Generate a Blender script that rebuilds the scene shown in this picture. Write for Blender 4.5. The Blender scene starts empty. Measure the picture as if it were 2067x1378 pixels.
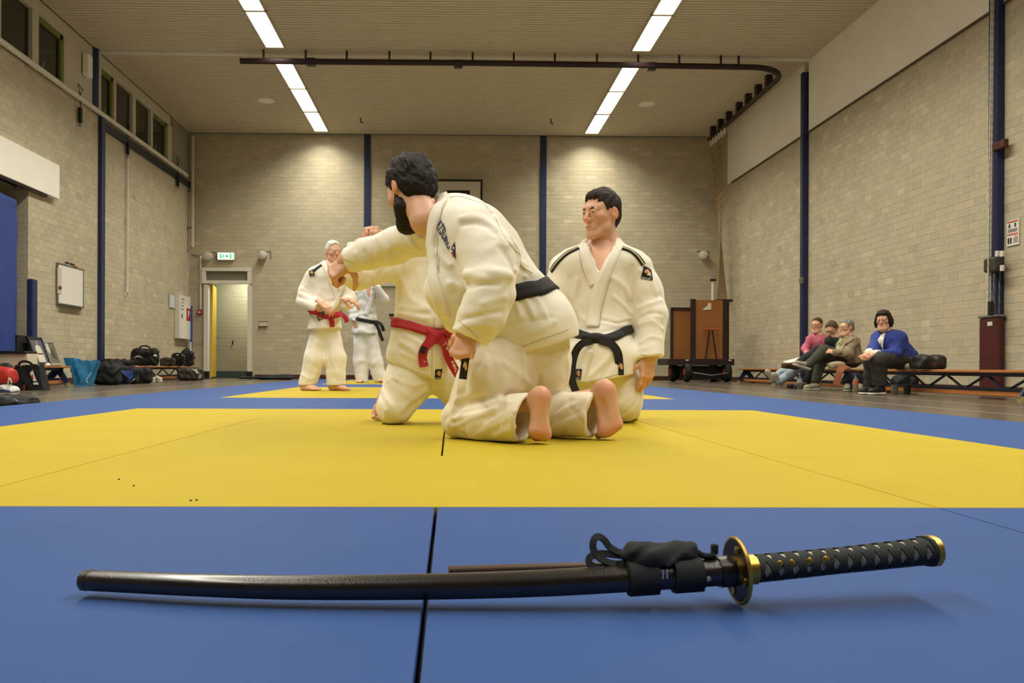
import bpy, bmesh, math, random
import numpy as np
from mathutils import Vector, Matrix
R = math.radians
scene = bpy.context.scene
COL = scene.collection
# ---------------------------------------------------------------- camera, world, exposure
F_PX, CX, CY, W_PX, H_PX = 1785.0, 939.0, 740.0, 2067.0, 1378.0
CAM = np.array([0.0, 0.0, 0.317])
YAW, ROLL = 0.0152, 0.0040
RC = (Matrix.Rotation(-YAW, 3, 'Z') @ Matrix.Rotation(R(90), 3, 'X') @ Matrix.Rotation(ROLL, 3, 'Z'))
cam_data = bpy.data.cameras.new('camera')
cam = bpy.data.objects.new('camera', cam_data); COL.objects.link(cam)
cam.matrix_world = Matrix.Translation(Vector(CAM)) @ RC.to_4x4()
cam_data.sensor_width = 36.0; cam_data.sensor_fit = 'HORIZONTAL'
cam_data.lens = 36.0 * F_PX / W_PX
cam_data.shift_x = (W_PX / 2 - CX) / W_PX
cam_data.shift_y = -(H_PX / 2 - CY) / W_PX
cam_data.clip_start = 0.05; cam_data.clip_end = 200
cam_data.dof.use_dof = True; cam_data.dof.focus_distance = 4.0; cam_data.dof.aperture_fstop = 22.0
scene.camera = cam
world = bpy.data.worlds.new('night'); scene.world = world; world.use_nodes = True
world.node_tree.nodes['Background'].inputs[0].default_value = (0.012, 0.016, 0.012, 1)
world.node_tree.nodes['Background'].inputs[1].default_value = 1.0
scene.view_settings.view_transform = 'Standard'; scene.view_settings.look = 'None'
scene.view_settings.gamma = 1.0; scene.view_settings.use_curve_mapping = False
scene.view_settings.exposure = 0.0
LAMP_POWER = 62.0
LAMP_COLOR = (1.0, 0.95, 0.80)
LAMP_SPREAD = R(136)

# ---------------------------------------------------------------- pixel helpers (survey of the photograph)
RCn = np.array(RC)
def ray(px, py):
    return RCn @ np.array([(px - CX) / F_PX, -(py - CY) / F_PX, -1.0])
def P(px, py, d):                       # point at distance d along the hall
    v = ray(px, py); return CAM + v * (d / v[1])
def onX(px, py, X):
    v = ray(px, py); return CAM + v * ((X - CAM[0]) / v[0])
def onZ(px, py, Z):
    v = ray(px, py); return CAM + v * ((Z - CAM[2]) / v[2])
def proj(p):
    q = RCn.T @ (np.asarray(p, float) - CAM)
    return np.array([CX + F_PX * q[0] / -q[2], CY - F_PX * q[1] / -q[2]])

# ---------------------------------------------------------------- materials
def lin(c):
    if isinstance(c, str):
        c = [int(c[i:i + 2], 16) / 255 for i in (0, 2, 4)]
    return tuple(((x + .055) / 1.055) ** 2.4 if x > .04045 else x / 12.92 for x in c)
MATS = {}
def mat(name, col, rough=.6, metal=0., var=0., vscale=8., bump=0., bscale=60., vcol=False, emit=0., coat=0., trans=0., spec=.5, stretch=None, sheen=0.):
    if name in MATS: return MATS[name]
    m = bpy.data.materials.new(name); m.use_nodes = True; MATS[name] = m
    nt = m.node_tree; b = nt.nodes['Principled BSDF']
    c = lin(col) + (1,)
    b.inputs['Base Color'].default_value = c
    b.inputs['Roughness'].default_value = rough; b.inputs['Metallic'].default_value = metal
    b.inputs['Specular IOR Level'].default_value = spec
    if coat: b.inputs['Coat Weight'].default_value = coat
    if trans: b.inputs['Transmission Weight'].default_value = trans
    if sheen: b.inputs['Sheen Weight'].default_value = sheen
    if emit:
        b.inputs['Emission Color'].default_value = c; b.inputs['Emission Strength'].default_value = emit
    src = None
    tc = nt.nodes.new('ShaderNodeTexCoord'); vec = tc.outputs['Object']
    if stretch:
        mp = nt.nodes.new('ShaderNodeMapping'); mp.inputs['Scale'].default_value = stretch
        nt.links.new(vec, mp.inputs['Vector']); vec = mp.outputs['Vector']
    if var:
        n = nt.nodes.new('ShaderNodeTexNoise'); n.inputs['Scale'].default_value = vscale; n.inputs['Detail'].default_value = 4
        nt.links.new(vec, n.inputs['Vector'])
        mr = nt.nodes.new('ShaderNodeMapRange'); mr.inputs[1].default_value = .3; mr.inputs[2].default_value = .7
        mr.inputs[3].default_value = 1 - var; mr.inputs[4].default_value = 1 + var
        nt.links.new(n.outputs['Fac'], mr.inputs[0])
        mx = nt.nodes.new('ShaderNodeVectorMath'); mx.operation = 'SCALE'; mx.inputs[0].default_value = c[:3]
        nt.links.new(mr.outputs[0], mx.inputs['Scale']); src = mx.outputs['Vector']
    if vcol:
        a = nt.nodes.new('ShaderNodeVertexColor'); a.layer_name = 'Col'
        mm = nt.nodes.new('ShaderNodeVectorMath'); mm.operation = 'MULTIPLY'
        nt.links.new(a.outputs['Color'], mm.inputs[0])
        if src: nt.links.new(src, mm.inputs[1])
        else: mm.inputs[1].default_value = c[:3]
        src = mm.outputs['Vector']
    if src: nt.links.new(src, b.inputs['Base Color'])
    if bump:
        n = nt.nodes.new('ShaderNodeTexNoise'); n.inputs['Scale'].default_value = bscale; n.inputs['Detail'].default_value = 3
        nt.links.new(vec, n.inputs['Vector'])
        bp = nt.nodes.new('ShaderNodeBump'); bp.inputs['Strength'].default_value = bump; bp.inputs['Distance'].default_value = .01
        nt.links.new(n.outputs['Fac'], bp.inputs['Height']); nt.links.new(bp.outputs['Normal'], b.inputs['Normal'])
    return m

# ---------------------------------------------------------------- objects
ORG = {}
def link(name, me, parent=None, origin=None):
    o = bpy.data.objects.new(name, me); COL.objects.link(o)
    if parent is not None:
        o.parent = parent; ORG[o.name] = ORG[parent.name]
    else:
        og = np.array(origin if origin is not None else (0, 0, 0), float)
        o.location = og; ORG[o.name] = og
    return o
def tag(o, label=None, cat=None, group=None, kind=None):
    if label: o['label'] = label
    if cat: o['category'] = cat
    if group: o['group'] = group
    if kind: o['kind'] = kind
    return o
def thing(name, label, cat, loc, group=None):
    o = bpy.data.objects.new(name, None); COL.objects.link(o); o.empty_display_size = .05
    o.location = [float(x) for x in loc]; ORG[o.name] = np.array(loc, float)
    return tag(o, label, cat, group)
def mesh_obj(name, verts, faces, m, parent=None, origin=None, smooth=False, cols=None):
    verts = np.asarray(verts, float)
    og = ORG[parent.name] if parent is not None else np.array(origin if origin is not None else (0, 0, 0), float)
    me = bpy.data.meshes.new(name)
    if isinstance(faces, np.ndarray):
        n = len(faces); k = faces.shape[1]
        me.vertices.add(len(verts)); me.vertices.foreach_set('co', (verts - og).astype(np.float32).ravel())
        me.loops.add(n * k); me.loops.foreach_set('vertex_index', faces.astype(np.int32).ravel())
        me.polygons.add(n); me.polygons.foreach_set('loop_start', np.arange(0, n * k, k, dtype=np.int32))
        me.update(calc_edges=True); me.validate()
    else:
        me.from_pydata((verts - og).tolist(), [], [list(f) for f in faces]); me.update()
    if smooth: me.polygons.foreach_set('use_smooth', np.ones(len(me.polygons), bool))
    if cols is not None:
        ca = me.color_attributes.new('Col', 'FLOAT_COLOR', 'POINT')
        c4 = np.ones((len(verts), 4), np.float32); c4[:, :3] = cols
        ca.data.foreach_set('color', c4.ravel())
    if m is not None: me.materials.append(m)
    return link(name, me, parent, og)

def rotz(a): return np.array(Matrix.Rotation(a, 3, 'Z'))
def frame_from(t, up=(0, 0, 1)):
    t = np.asarray(t, float); t = t / np.linalg.norm(t); up = np.asarray(up, float)
    if abs(t @ up) > .98: up = np.array([1., 0, 0])
    a = np.cross(up, t); a /= np.linalg.norm(a); b = np.cross(t, a)
    return a, b, t
class MB:
    def __init__(s): s.v = []; s.f = []; s.sm = False
    def add(s, v, f):
        o = len(s.v); s.v += [tuple(map(float, p)) for p in v]; s.f += [tuple(i + o for i in q) for q in f]; return s
    def box(s, c, size, rot=None, bev=0.):
        sx, sy, sz = [x / 2 for x in size]
        if bev <= 0:
            v = np.array([(x, y, z) for z in (-sz, sz) for y in (-sy, sy) for x in (-sx, sx)])
            f = [(0, 2, 3, 1), (4, 5, 7, 6), (0, 1, 5, 4), (2, 6, 7, 3), (0, 4, 6, 2), (1, 3, 7, 5)]
        else:
            bm = bmesh.new(); bmesh.ops.create_cube(bm, size=1)
            for q in bm.verts: q.co = Vector((q.co.x * size[0], q.co.y * size[1], q.co.z * size[2]))
            bmesh.ops.bevel(bm, geom=bm.edges[:], offset=min(bev, min(size) * .45), segments=2, affect='EDGES', profile=.5)
            bm.verts.index_update(); v = np.array([q.co[:] for q in bm.verts]); f = [[q.index for q in ff.verts] for ff in bm.faces]; bm.free()
        if rot is not None: v = v @ np.asarray(rot).T
        return s.add(v + np.asarray(c, float), f)
    def quad(s, a, b, c, d): return s.add([a, b, c, d], [(0, 1, 2, 3)])
    def poly(s, pts): return s.add(pts, [tuple(range(len(pts)))])
    def prism(s, pts, off):
        n = len(pts); pts = np.asarray(pts, float); q = pts + np.asarray(off, float)
        return s.add(np.vstack([pts, q]), [tuple(range(n))[::-1], tuple(range(n, 2 * n))] + [(i, (i + 1) % n, (i + 1) % n + n, i + n) for i in range(n)])
    def tube(s, pts, r, n=10, cap=True, sq=1., up=(0, 0, 1), closed=False):
        pts = np.asarray(pts, float); m = len(pts); r = np.broadcast_to(np.asarray(r, float), (m,))
        v = []
        for i in range(m):
            if closed: t = pts[(i + 1) % m] - pts[i - 1]
            else: t = pts[min(i + 1, m - 1)] - pts[max(i - 1, 0)]
            a, b, _ = frame_from(t, up)
            for k in range(n):
                an = 2 * math.pi * k / n
                v.append(pts[i] + r[i] * (a * math.cos(an) + b * math.sin(an) * sq))
        f = []
        for i in range(m if closed else m - 1):
            j = (i + 1) % m
            for k in range(n):
                f.append((i * n + k, i * n + (k + 1) % n, j * n + (k + 1) % n, j * n + k))
        if cap and not closed:
            f.append(tuple(range(n))[::-1]); f.append(tuple((m - 1) * n + k for k in range(n)))
        return s.add(v, f)
    def cyl(s, a, b, r, r2=None, n=16): return s.tube([a, b], [r, r if r2 is None else r2], n)
    def lathe(s, base, prof, n=20, axis=(0, 0, 1)):
        a, b, t = frame_from(axis); base = np.asarray(base, float); v = []; m = len(prof)
        for r, h in prof:
            for k in range(n):
                an = 2 * math.pi * k / n; v.append(base + t * h + r * (a * math.cos(an) + b * math.sin(an)))
        f = [(i * n + k, i * n + (k + 1) % n, (i + 1) * n + (k + 1) % n, (i + 1) * n + k) for i in range(m - 1) for k in range(n)]
        f.append(tuple(range(n))[::-1]); f.append(tuple((m - 1) * n + k for k in range(n)))
        return s.add(v, f)
    def torus(s, c, axis, Rm, r, n=24, k=8):
        a, b, t = frame_from(axis); pts = [np.asarray(c) + Rm * (a * math.cos(2 * math.pi * i / n) + b * math.sin(2 * math.pi * i / n)) for i in range(n)]
        return s.tube(pts, r, k, closed=True, up=t)
    def build(s, name, m, parent=None, origin=None, smooth=False):
        o = mesh_obj(name, np.array(s.v), s.f, m, parent, origin, smooth)
        if smooth:
            try: o.data.set_sharp_from_angle(angle=R(40))
            except Exception: pass
        return o
def spline(pts, n=24, closed=False):
    pts = np.asarray(pts, float); m = len(pts); out = []
    segs = m if closed else m - 1
    for i in range(segs):
        p1, p2 = pts[i], pts[(i + 1) % m]
        p0 = pts[i - 1] if (i > 0 or closed) else 2 * p1 - p2
        p3 = pts[(i + 2) % m] if (i + 2 < m or closed) else 2 * p2 - p1
        for j in range(max(1, n // segs)):
            t = j / max(1, n // segs)
            out.append(.5 * ((2 * p1) + (-p0 + p2) * t + (2 * p0 - 5 * p1 + 4 * p2 - p3) * t * t + (-p0 + 3 * p1 - 3 * p2 + p3) * t ** 3))
    if not closed: out.append(pts[-1])
    return np.array(out)
def text_mesh(txt, size, bold=0.0):
    cu = bpy.data.curves.new('t', 'FONT'); cu.body = txt; cu.size = size; cu.offset = bold; cu.align_x = 'CENTER'; cu.align_y = 'CENTER'; cu.resolution_u = 2
    o = bpy.data.objects.new('t', cu); COL.objects.link(o)
    bpy.context.view_layer.update()
    me = o.evaluated_get(bpy.context.evaluated_depsgraph_get()).to_mesh()
    v = np.array([p.co[:] for p in me.vertices]); f = [list(p.vertices) for p in me.polygons]
    o.evaluated_get(bpy.context.evaluated_depsgraph_get()).to_mesh_clear()
    bpy.data.objects.remove(o); bpy.data.curves.remove(cu)
    return v, f

# ---------------------------------------------------------------- signed-distance modelling (bodies and cloth)
class SDF:
    def __init__(s): s.ops = []
    def _add(s, f, lo, hi, op, k):
        if lo is not None: lo, hi = np.minimum(lo, hi), np.maximum(lo, hi)
        s.ops.append((f, None if lo is None else np.array(lo) - .0, None if hi is None else np.array(hi), op, k)); return s
    def cone(s, a, b, ra, rb=None, k=.03, op='u', sq=None):
        a = np.asarray(a, float); b = np.asarray(b, float); rb = ra if rb is None else rb
        ba = b - a; L2 = float(ba @ ba) + 1e-12
        ax = None
        if sq is not None:
            ax = np.asarray(sq[0], float); ax = ax / np.linalg.norm(ax); sc = sq[1]
        def f(p):
            pa = p - a; t = np.clip(pa @ ba / L2, 0, 1); q = pa - t[..., None] * ba; r = ra + (rb - ra) * t
            if ax is not None:
                q = q + ax * ((q @ ax) * (1 / sc - 1))[..., None]
                return (np.sqrt((q * q).sum(-1)) - r) * min(1., sc ** .5)
            return np.sqrt((q * q).sum(-1)) - r
        rm = max(ra, rb) * (max(1, sq[1]) if sq else 1)
        return s._add(f, np.minimum(a, b) - rm, np.maximum(a, b) + rm, op, k)
    def chain(s, pts, rs, k=.03, op='u', sq=None):
        for i in range(len(pts) - 1): s.cone(pts[i], pts[i + 1], rs[i], rs[i + 1], k, op, sq)
        return s
    def ell(s, c, r, rot=None, k=.03, op='u'):
        c = np.asarray(c, float); r = np.asarray(r, float)
        Rm = None if rot is None else np.asarray(rot, float)
        def f(p):
            q = p - c
            if Rm is not None: q = q @ Rm
            k0 = np.sqrt(((q / r) ** 2).sum(-1)); k1 = np.sqrt(((q / (r * r)) ** 2).sum(-1)) + 1e-9
            return k0 * (k0 - 1) / k1
        m = r.max() if rot is not None else r
        return s._add(f, c - m, c + m, op, k)
    def plane(s, p0, n, k=.005, lo=None, hi=None):      # cut away everything on the +n side
        p0 = np.asarray(p0, float); n = np.asarray(n, float); n = n / np.linalg.norm(n)
        return s._add(lambda p: (p - p0) @ n, lo, hi, 'i', k)
    def fold(s, pts, w, amp):
        pts = [np.asarray(q, float) for q in pts]
        lo = np.min(pts, 0) - 2.2 * w; hi = np.max(pts, 0) + 2.2 * w
        def f(p):
            d = None
            for a, b in zip(pts[:-1], pts[1:]):
                ba = b - a; t = np.clip((p - a) @ ba / (ba @ ba + 1e-12), 0, 1); q = p - a - t[..., None] * ba; dd = (q * q).sum(-1)
                d = dd if d is None else np.minimum(d, dd)
            return -amp * np.exp(-d / (w * w))
        return s._add(f, lo, hi, 'd', 0)
    def noise(s, amp, wl, seed=0, stretch=None, lo=None, hi=None):
        rg = np.random.RandomState(seed); ds = rg.normal(size=(7, 3))
        if stretch is not None:
            ax = np.asarray(stretch[0], float); ax /= np.linalg.norm(ax); ds = ds - np.outer(ds @ ax, ax) * (1 - stretch[1])
        ds = ds / np.linalg.norm(ds, axis=1)[:, None] * (2 * math.pi / wl) * rg.uniform(.6, 1.5, (7, 1)); ph = rg.uniform(0, 6.28, 7)
        def f(p):
            w = p + .25 * wl * np.sin(p[..., [1, 2, 0]] * (3.1 / wl) + ph[:3])
            t = 0
            for d, q in zip(ds, ph): t = t + np.sin(w @ d + q)
            return amp * t / 2.6
        return s._add(f, lo, hi, 'd', 0)
    def join(s, o, k=.03):
        """blend in another finished shape (a sleeve with its own cuff cut)"""
        lo = np.min([q[1] for q in o.ops if q[3] == 'u'], 0); hi = np.max([q[2] for q in o.ops if q[3] == 'u'], 0)
        return s._add(lambda p: o(p), lo, hi, 'u', k)
    def copy(s):
        c = SDF(); c.ops = list(s.ops); return c
    def creases(s, pts, rad, n, seed=0, amp=.006, w=.012, slant=.6, span=(.9, 2.0), face=(0, -1, 0)):
        """slanted drag creases round a sleeve or trouser leg, on the side turned to `face`"""
        rg = np.random.RandomState(seed); pts = np.asarray(pts, float); m = len(pts)
        for i in range(n):
            t = (i + rg.uniform(.2, .8)) / n * (m - 1); j = min(int(t), m - 2); fr_ = t - j
            ax = pts[j + 1] - pts[j]; ax = ax / np.linalg.norm(ax); c = pts[j] + (pts[j + 1] - pts[j]) * fr_
            r = rad[j] + (rad[j + 1] - rad[j]) * fr_
            f0 = np.array(face, float); f0 = f0 - ax * (f0 @ ax); f0 /= np.linalg.norm(f0); f1 = np.cross(ax, f0)
            a0 = rg.uniform(-1.5, .6); sp = rg.uniform(*span); sl = rg.uniform(-1, 1) * slant * r
            q = [c + r * (f0 * math.cos(a0 + sp * u) + f1 * math.sin(a0 + sp * u)) + ax * sl * (u - .5) * 2 + ax * .02 * math.sin(5 * u + i) for u in np.linspace(0, 1, 5)]
            s.fold(q, w * rg.uniform(.7, 1.3), amp * rg.uniform(.6, 1.2) * (1 if i % 2 else -1))
        return s
    def func(s, f, op='i', k=.004, lo=None, hi=None): return s._add(f, lo, hi, op, k)
    @staticmethod
    def comb(d, e, op, k):
        if op == 'd': return d + e
        if op == 'u':
            h = np.maximum(k - np.abs(d - e), 0) / k; return np.minimum(d, e) - h * h * k * .25
        if op == 's': e = -e
        h = np.maximum(k - np.abs(d - e), 0) / k; return np.maximum(d, e) + h * h * k * .25
    def __call__(s, p):
        d = np.full(p.shape[:-1], 9.)
        for f, lo, hi, op, k in s.ops:
            if op == 'd' and lo is not None:
                m = ((p > lo) & (p < hi)).all(-1); e = np.where(m, f(p), 0)
            elif op in 'is' and lo is not None:
                m = ((p > lo - .06) & (p < hi + .06)).all(-1); d = np.where(m, s.comb(d, f(p), op, k), d); continue
            else: e = f(p)
            d = s.comb(d, e, op, k)
        return d
    def mesh(s, h, pad=.03):
        los = np.array([o[1] for o in s.ops if o[3] == 'u']); his = np.array([o[2] for o in s.ops if o[3] == 'u'])
        lo = los.min(0) - pad; hi = his.max(0) + pad
        n = np.ceil((hi - lo) / h).astype(int) + 1
        xs = [lo[i] + h * np.arange(n[i]) for i in range(3)]
        D = np.full(n, .5, np.float32)
        for f, l, u, op, k in s.ops:
            if l is None: sl = [slice(0, n[i]) for i in range(3)]
            else:
                m = (max(k, .02) + 3 * h) if op == 'u' else (.06 if op in 'is' else 0)
                sl = []
                for i in range(3):
                    a = int(np.clip(math.floor((l[i] - m - lo[i]) / h), 0, n[i])); b = int(np.clip(math.ceil((u[i] + m - lo[i]) / h) + 1, 0, n[i])); sl.append(slice(a, b))
            if any(q.stop <= q.start for q in sl): continue
            p = np.stack(np.meshgrid(xs[0][sl[0]], xs[1][sl[1]], xs[2][sl[2]], indexing='ij'), -1)
            t = tuple(sl); D[t] = s.comb(D[t], f(p), op, k)
        return nets(D, lo, h)
    def grad(s, p, e=.003):
        g = np.stack([s(p + np.eye(3)[i] * e) - s(p - np.eye(3)[i] * e) for i in range(3)], -1)
        return g / (np.linalg.norm(g, axis=-1, keepdims=True) + 1e-9)
    def snap(s, p, off=0., it=7):
        p = np.array(p, float)
        for _ in range(it):
            p = p - (np.clip(s(p) - off, -.05, .05) * .85)[:, None] * s.grad(p)
        return p
def hits(sdf, pts, d0, near=.7, far=.9):
    """points of a surface seen at the given photo pixels (sphere-traced); misses fall back to the depth d0"""
    dirs = np.array([ray(p[0], p[1]) for p in pts]); dirs = dirs / dirs[:, 1:2]
    ln = np.linalg.norm(dirs, axis=1); d = np.full(len(pts), d0 - near); ok = np.zeros(len(pts), bool)
    for _ in range(60):
        v = sdf(CAM + dirs * d[:, None]); ok |= v < .0015
        d = np.where(ok, d, d + np.clip(v, .002, .2) / ln * .8)
    d = np.where(ok & (d < d0 + far), d, d0)
    return CAM + dirs * d[:, None]
def nets(D, lo, h):
    S = D < 0; n = np.array(D.shape)
    cnt = np.zeros(n - 1, np.int8)
    for i in (0, 1):
        for j in (0, 1):
            for k in (0, 1): cnt += S[i:n[0] - 1 + i, j:n[1] - 1 + j, k:n[2] - 1 + k]
    act = (cnt > 0) & (cnt < 8); I = np.argwhere(act)
    idx = np.full(n - 1, -1, np.int64); idx[act] = np.arange(len(I))
    acc = np.zeros((len(I), 3)); c = np.zeros(len(I))
    for a in range(3):
        b1, b2 = [q for q in range(3) if q != a]
        for u in (0, 1):
            for w in (0, 1):
                o = np.zeros(3, int); o[b1] = u; o[b2] = w; e = o.copy(); e[a] = 1
                A = I + o; B = I + e
                da = D[A[:, 0], A[:, 1], A[:, 2]]; db = D[B[:, 0], B[:, 1], B[:, 2]]
                m = (da < 0) != (db < 0); t = np.where(m, da / np.where(m, da - db, 1), 0)
                q = o + 0.0 * A; q[:, a] += t
                acc += q * m[:, None]; c += m
    V = lo + h * (I + acc / c[:, None])
    Fs = []
    for a in range(3):
        b1, b2 = (a + 1) % 3, (a + 2) % 3
        s0 = [slice(None)] * 3; s1 = [slice(None)] * 3; s0[a] = slice(0, -1); s1[a] = slice(1, None)
        ch = S[tuple(s0)] != S[tuple(s1)]
        E = np.argwhere(ch); ok = (E[:, b1] > 0) & (E[:, b2] > 0) & (E[:, b1] < n[b1] - 1) & (E[:, b2] < n[b2] - 1); E = E[ok]
        inside = S[E[:, 0], E[:, 1], E[:, 2]]
        def g(x, y):
            q = E.copy(); q[:, b1] += x; q[:, b2] += y; return idx[q[:, 0], q[:, 1], q[:, 2]]
        Q = np.stack([g(-1, -1), g(0, -1), g(0, 0), g(-1, 0)], 1)
        Q[~inside] = Q[~inside][:, ::-1]; Fs.append(Q)
    Fq = np.vstack(Fs); Fq = Fq[(Fq >= 0).all(1)]
    return V, Fq
def sdf_obj(name, sdf, h, m, parent=None, origin=None, cols=None, M=None):
    V, Fq = sdf.mesh(h)
    if M is not None: V = V @ M[:3, :3].T + M[:3, 3]
    return mesh_obj(name, V, Fq, m, parent, origin, True, cols)
def ribbon(sdf, pts, width, off, thick, across=4, n=40, closed=False, flat=False, up=None, relax=3):
    """cloth band lying on a surface: path snapped to the surface, both faces following it"""
    c = spline(pts, n, closed); c = sdf.snap(c, off); m = len(c)
    for _ in range(relax):
        if closed: c = (np.roll(c, 1, 0) + 2 * c + np.roll(c, -1, 0)) / 4
        else: c[1:-1] = (c[:-2] + 2 * c[1:-1] + c[2:]) / 4
        c = sdf.snap(c, off, 3)
    t = np.roll(c, -1, 0) - np.roll(c, 1, 0)
    if not closed: t[0] = c[1] - c[0]; t[-1] = c[-1] - c[-2]
    t /= np.linalg.norm(t, axis=1)[:, None] + 1e-9
    g = sdf.grad(c, .01)
    b = np.cross(g, t); b /= np.linalg.norm(b, axis=1)[:, None] + 1e-9
    if up is not None:
        b = np.array(up, float) - t * (t @ np.array(up, float))[:, None]; b /= np.linalg.norm(b, axis=1)[:, None]
    w = np.broadcast_to(np.asarray(width, float), (m,)) if np.ndim(width) == 0 else np.interp(np.linspace(0, 1, m), np.linspace(0, 1, len(width)), width)
    top = []; bot = []
    for a in np.linspace(-.5, .5, across):
        q = c + b * (w * a)[:, None]
        if flat: gg = np.cross(t, b); gg *= np.sign((gg * g).sum(1))[:, None]; top.append(q + gg * thick / 2); bot.append(q - gg * thick / 2)
        else:
            q2 = sdf.snap(q, off, 4); gg = sdf.grad(q2, .008); top.append(q2 + gg * thick / 2); bot.append(q2 - gg * thick / 2)
    ring = top + bot[::-1]; k = len(ring); V = np.stack(ring, 1).reshape(-1, 3); f = []
    for i in range(m if closed else m - 1):
        j = (i + 1) % m
        for q in range(k): f.append((i * k + q, i * k + (q + 1) % k, j * k + (q + 1) % k, j * k + q))
    if not closed: f += [tuple(range(k))[::-1], tuple((m - 1) * k + q for q in range(k))]
    return V, f
def band(path, width, thick, nrm):
    """free flat strap along a path; nrm = facing direction (one or per point)"""
    c = np.asarray(path, float); m = len(c); t = np.gradient(c, axis=0); t /= np.linalg.norm(t, axis=1)[:, None]
    nr = np.broadcast_to(np.asarray(nrm, float), (m, 3)); b = np.cross(nr, t); b /= np.linalg.norm(b, axis=1)[:, None]; nn = np.cross(t, b)
    w = np.broadcast_to(np.asarray(width, float), (m,))[:, None] / 2
    V = np.stack([c + b * w + nn * thick / 2, c - b * w + nn * thick / 2, c - b * w - nn * thick / 2, c + b * w - nn * thick / 2], 1).reshape(-1, 3)
    f = [(i * 4 + q, i * 4 + (q + 1) % 4, i * 4 + 4 + (q + 1) % 4, i * 4 + 4 + q) for i in range(m - 1) for q in range(4)]
    f += [(3, 2, 1, 0), (4 * m - 4, 4 * m - 3, 4 * m - 2, 4 * m - 1)]
    return V, f
def decal(sdf, uv, faces, c, e1, e2, off, thick=.0):
    """flat printed or stitched shape pressed onto a surface"""
    uv = np.asarray(uv, float); V = np.asarray(c) + uv[:, :1] * np.asarray(e1) + uv[:, 1:2] * np.asarray(e2)
    return sdf.snap(V, off), faces
def gridpoly(poly, n=8):
    """triangulated fill of a polygon cut on a grid so that it can bend"""
    bm = bmesh.new(); vs = [bm.verts.new((x, y, 0)) for x, y in poly]; bm.faces.new(vs)
    lo = np.min(poly, 0); hi = np.max(poly, 0)
    for ax in (0, 1):
        for i in range(1, n):
            co = [0, 0, 0]; no = [0, 0, 0]; co[ax] = lo[ax] + (hi[ax] - lo[ax]) * i / n; no[ax] = 1
            bmesh.ops.bisect_plane(bm, geom=bm.verts[:] + bm.edges[:] + bm.faces[:], plane_co=co, plane_no=no)
    bmesh.ops.triangulate(bm, faces=bm.faces[:]); bm.verts.index_update()
    v = np.array([q.co[:2] for q in bm.verts]); f = [[q.index for q in ff.verts] for ff in bm.faces]; bm.free(); return v, f
# ================================================================ THE HALL
rnd = random.Random(7)
XL, XR, YB, ZC, YF = -6.5, 6.68, 22.0, 6.07, -9.0
M_BRICK = mat('brick', 'bdb399', .9, var=.07, vscale=3, bump=.25, bscale=90, vcol=True)
M_MORT = mat('mortar', 'bcb196', .95, var=.06, vscale=4)
M_FLOOR = mat('linoleum', '5e564b', .22, var=.07, vscale=1.2, bump=.02, bscale=200, spec=.5)
M_CEIL = mat('ceiling_slat', 'd4c8ae', .7, var=.03, vscale=2)
M_CDARK = mat('ceiling_gap', '2a261f', .9)
M_CREAM = mat('cream_panel', 'fbf7ec', .75, var=.03, vscale=1.5)
M_NAVY = mat('navy_steel', '1c2750', .45, var=.06, vscale=5)
M_NAVYD = mat('dark_navy_steel', '14182c', .5)
M_WHITE = mat('white_paint', 'dedad0', .5, var=.03)
M_OFFW = mat('offwhite_paint', 'c9c1ae', .6, var=.04)
M_BLACK = mat('black_plastic', '141414', .5)
M_GLASS = mat('night_glass', '10130f', .08, spec=.6)
M_GREENF = mat('green_frame', '6f7a35', .6)
M_MAROON = mat('maroon_steel', '2a1214', .5, var=.08)
M_STEEL = mat('grey_steel', '8a8a86', .4, metal=.7)
M_RED = mat('red_paint', 'b0201c', .5)

def struct(name, mb, m, parent=None, smooth=False):
    o = mb.build(name, m, parent, smooth=smooth)
    if parent is None: o['kind'] = 'structure'
    return o
# floor with its court lines
fl = struct('floor', MB().box((.1, (YB + YF) / 2, -.05), (15.2, YB - YF + 3, .1)), M_FLOOR)
lines = MB()
for a, b in (((3.9, 4.0), (3.9, 21.3)), ((4.6, 4.0), (5.05, 21.3)), ((-4.15, 4.0), (-4.15, 21.3)), ((-5.1, 4), (-5.1, 21.3))):
    dx = .02; lines.quad((a[0] - dx, a[1], .001), (a[0] + dx, a[1], .001), (b[0] + dx, b[1], .001), (b[0] - dx, b[1], .001))
for y in (12.5, 20.9):
    lines.quad((-6.3, y, .0012), (6.4, y, .0012), (6.4, y + .04, .0012), (-6.3, y + .04, .0012))
lines.build('court_line', mat('court_line', '9a9284', .3), fl)

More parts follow.
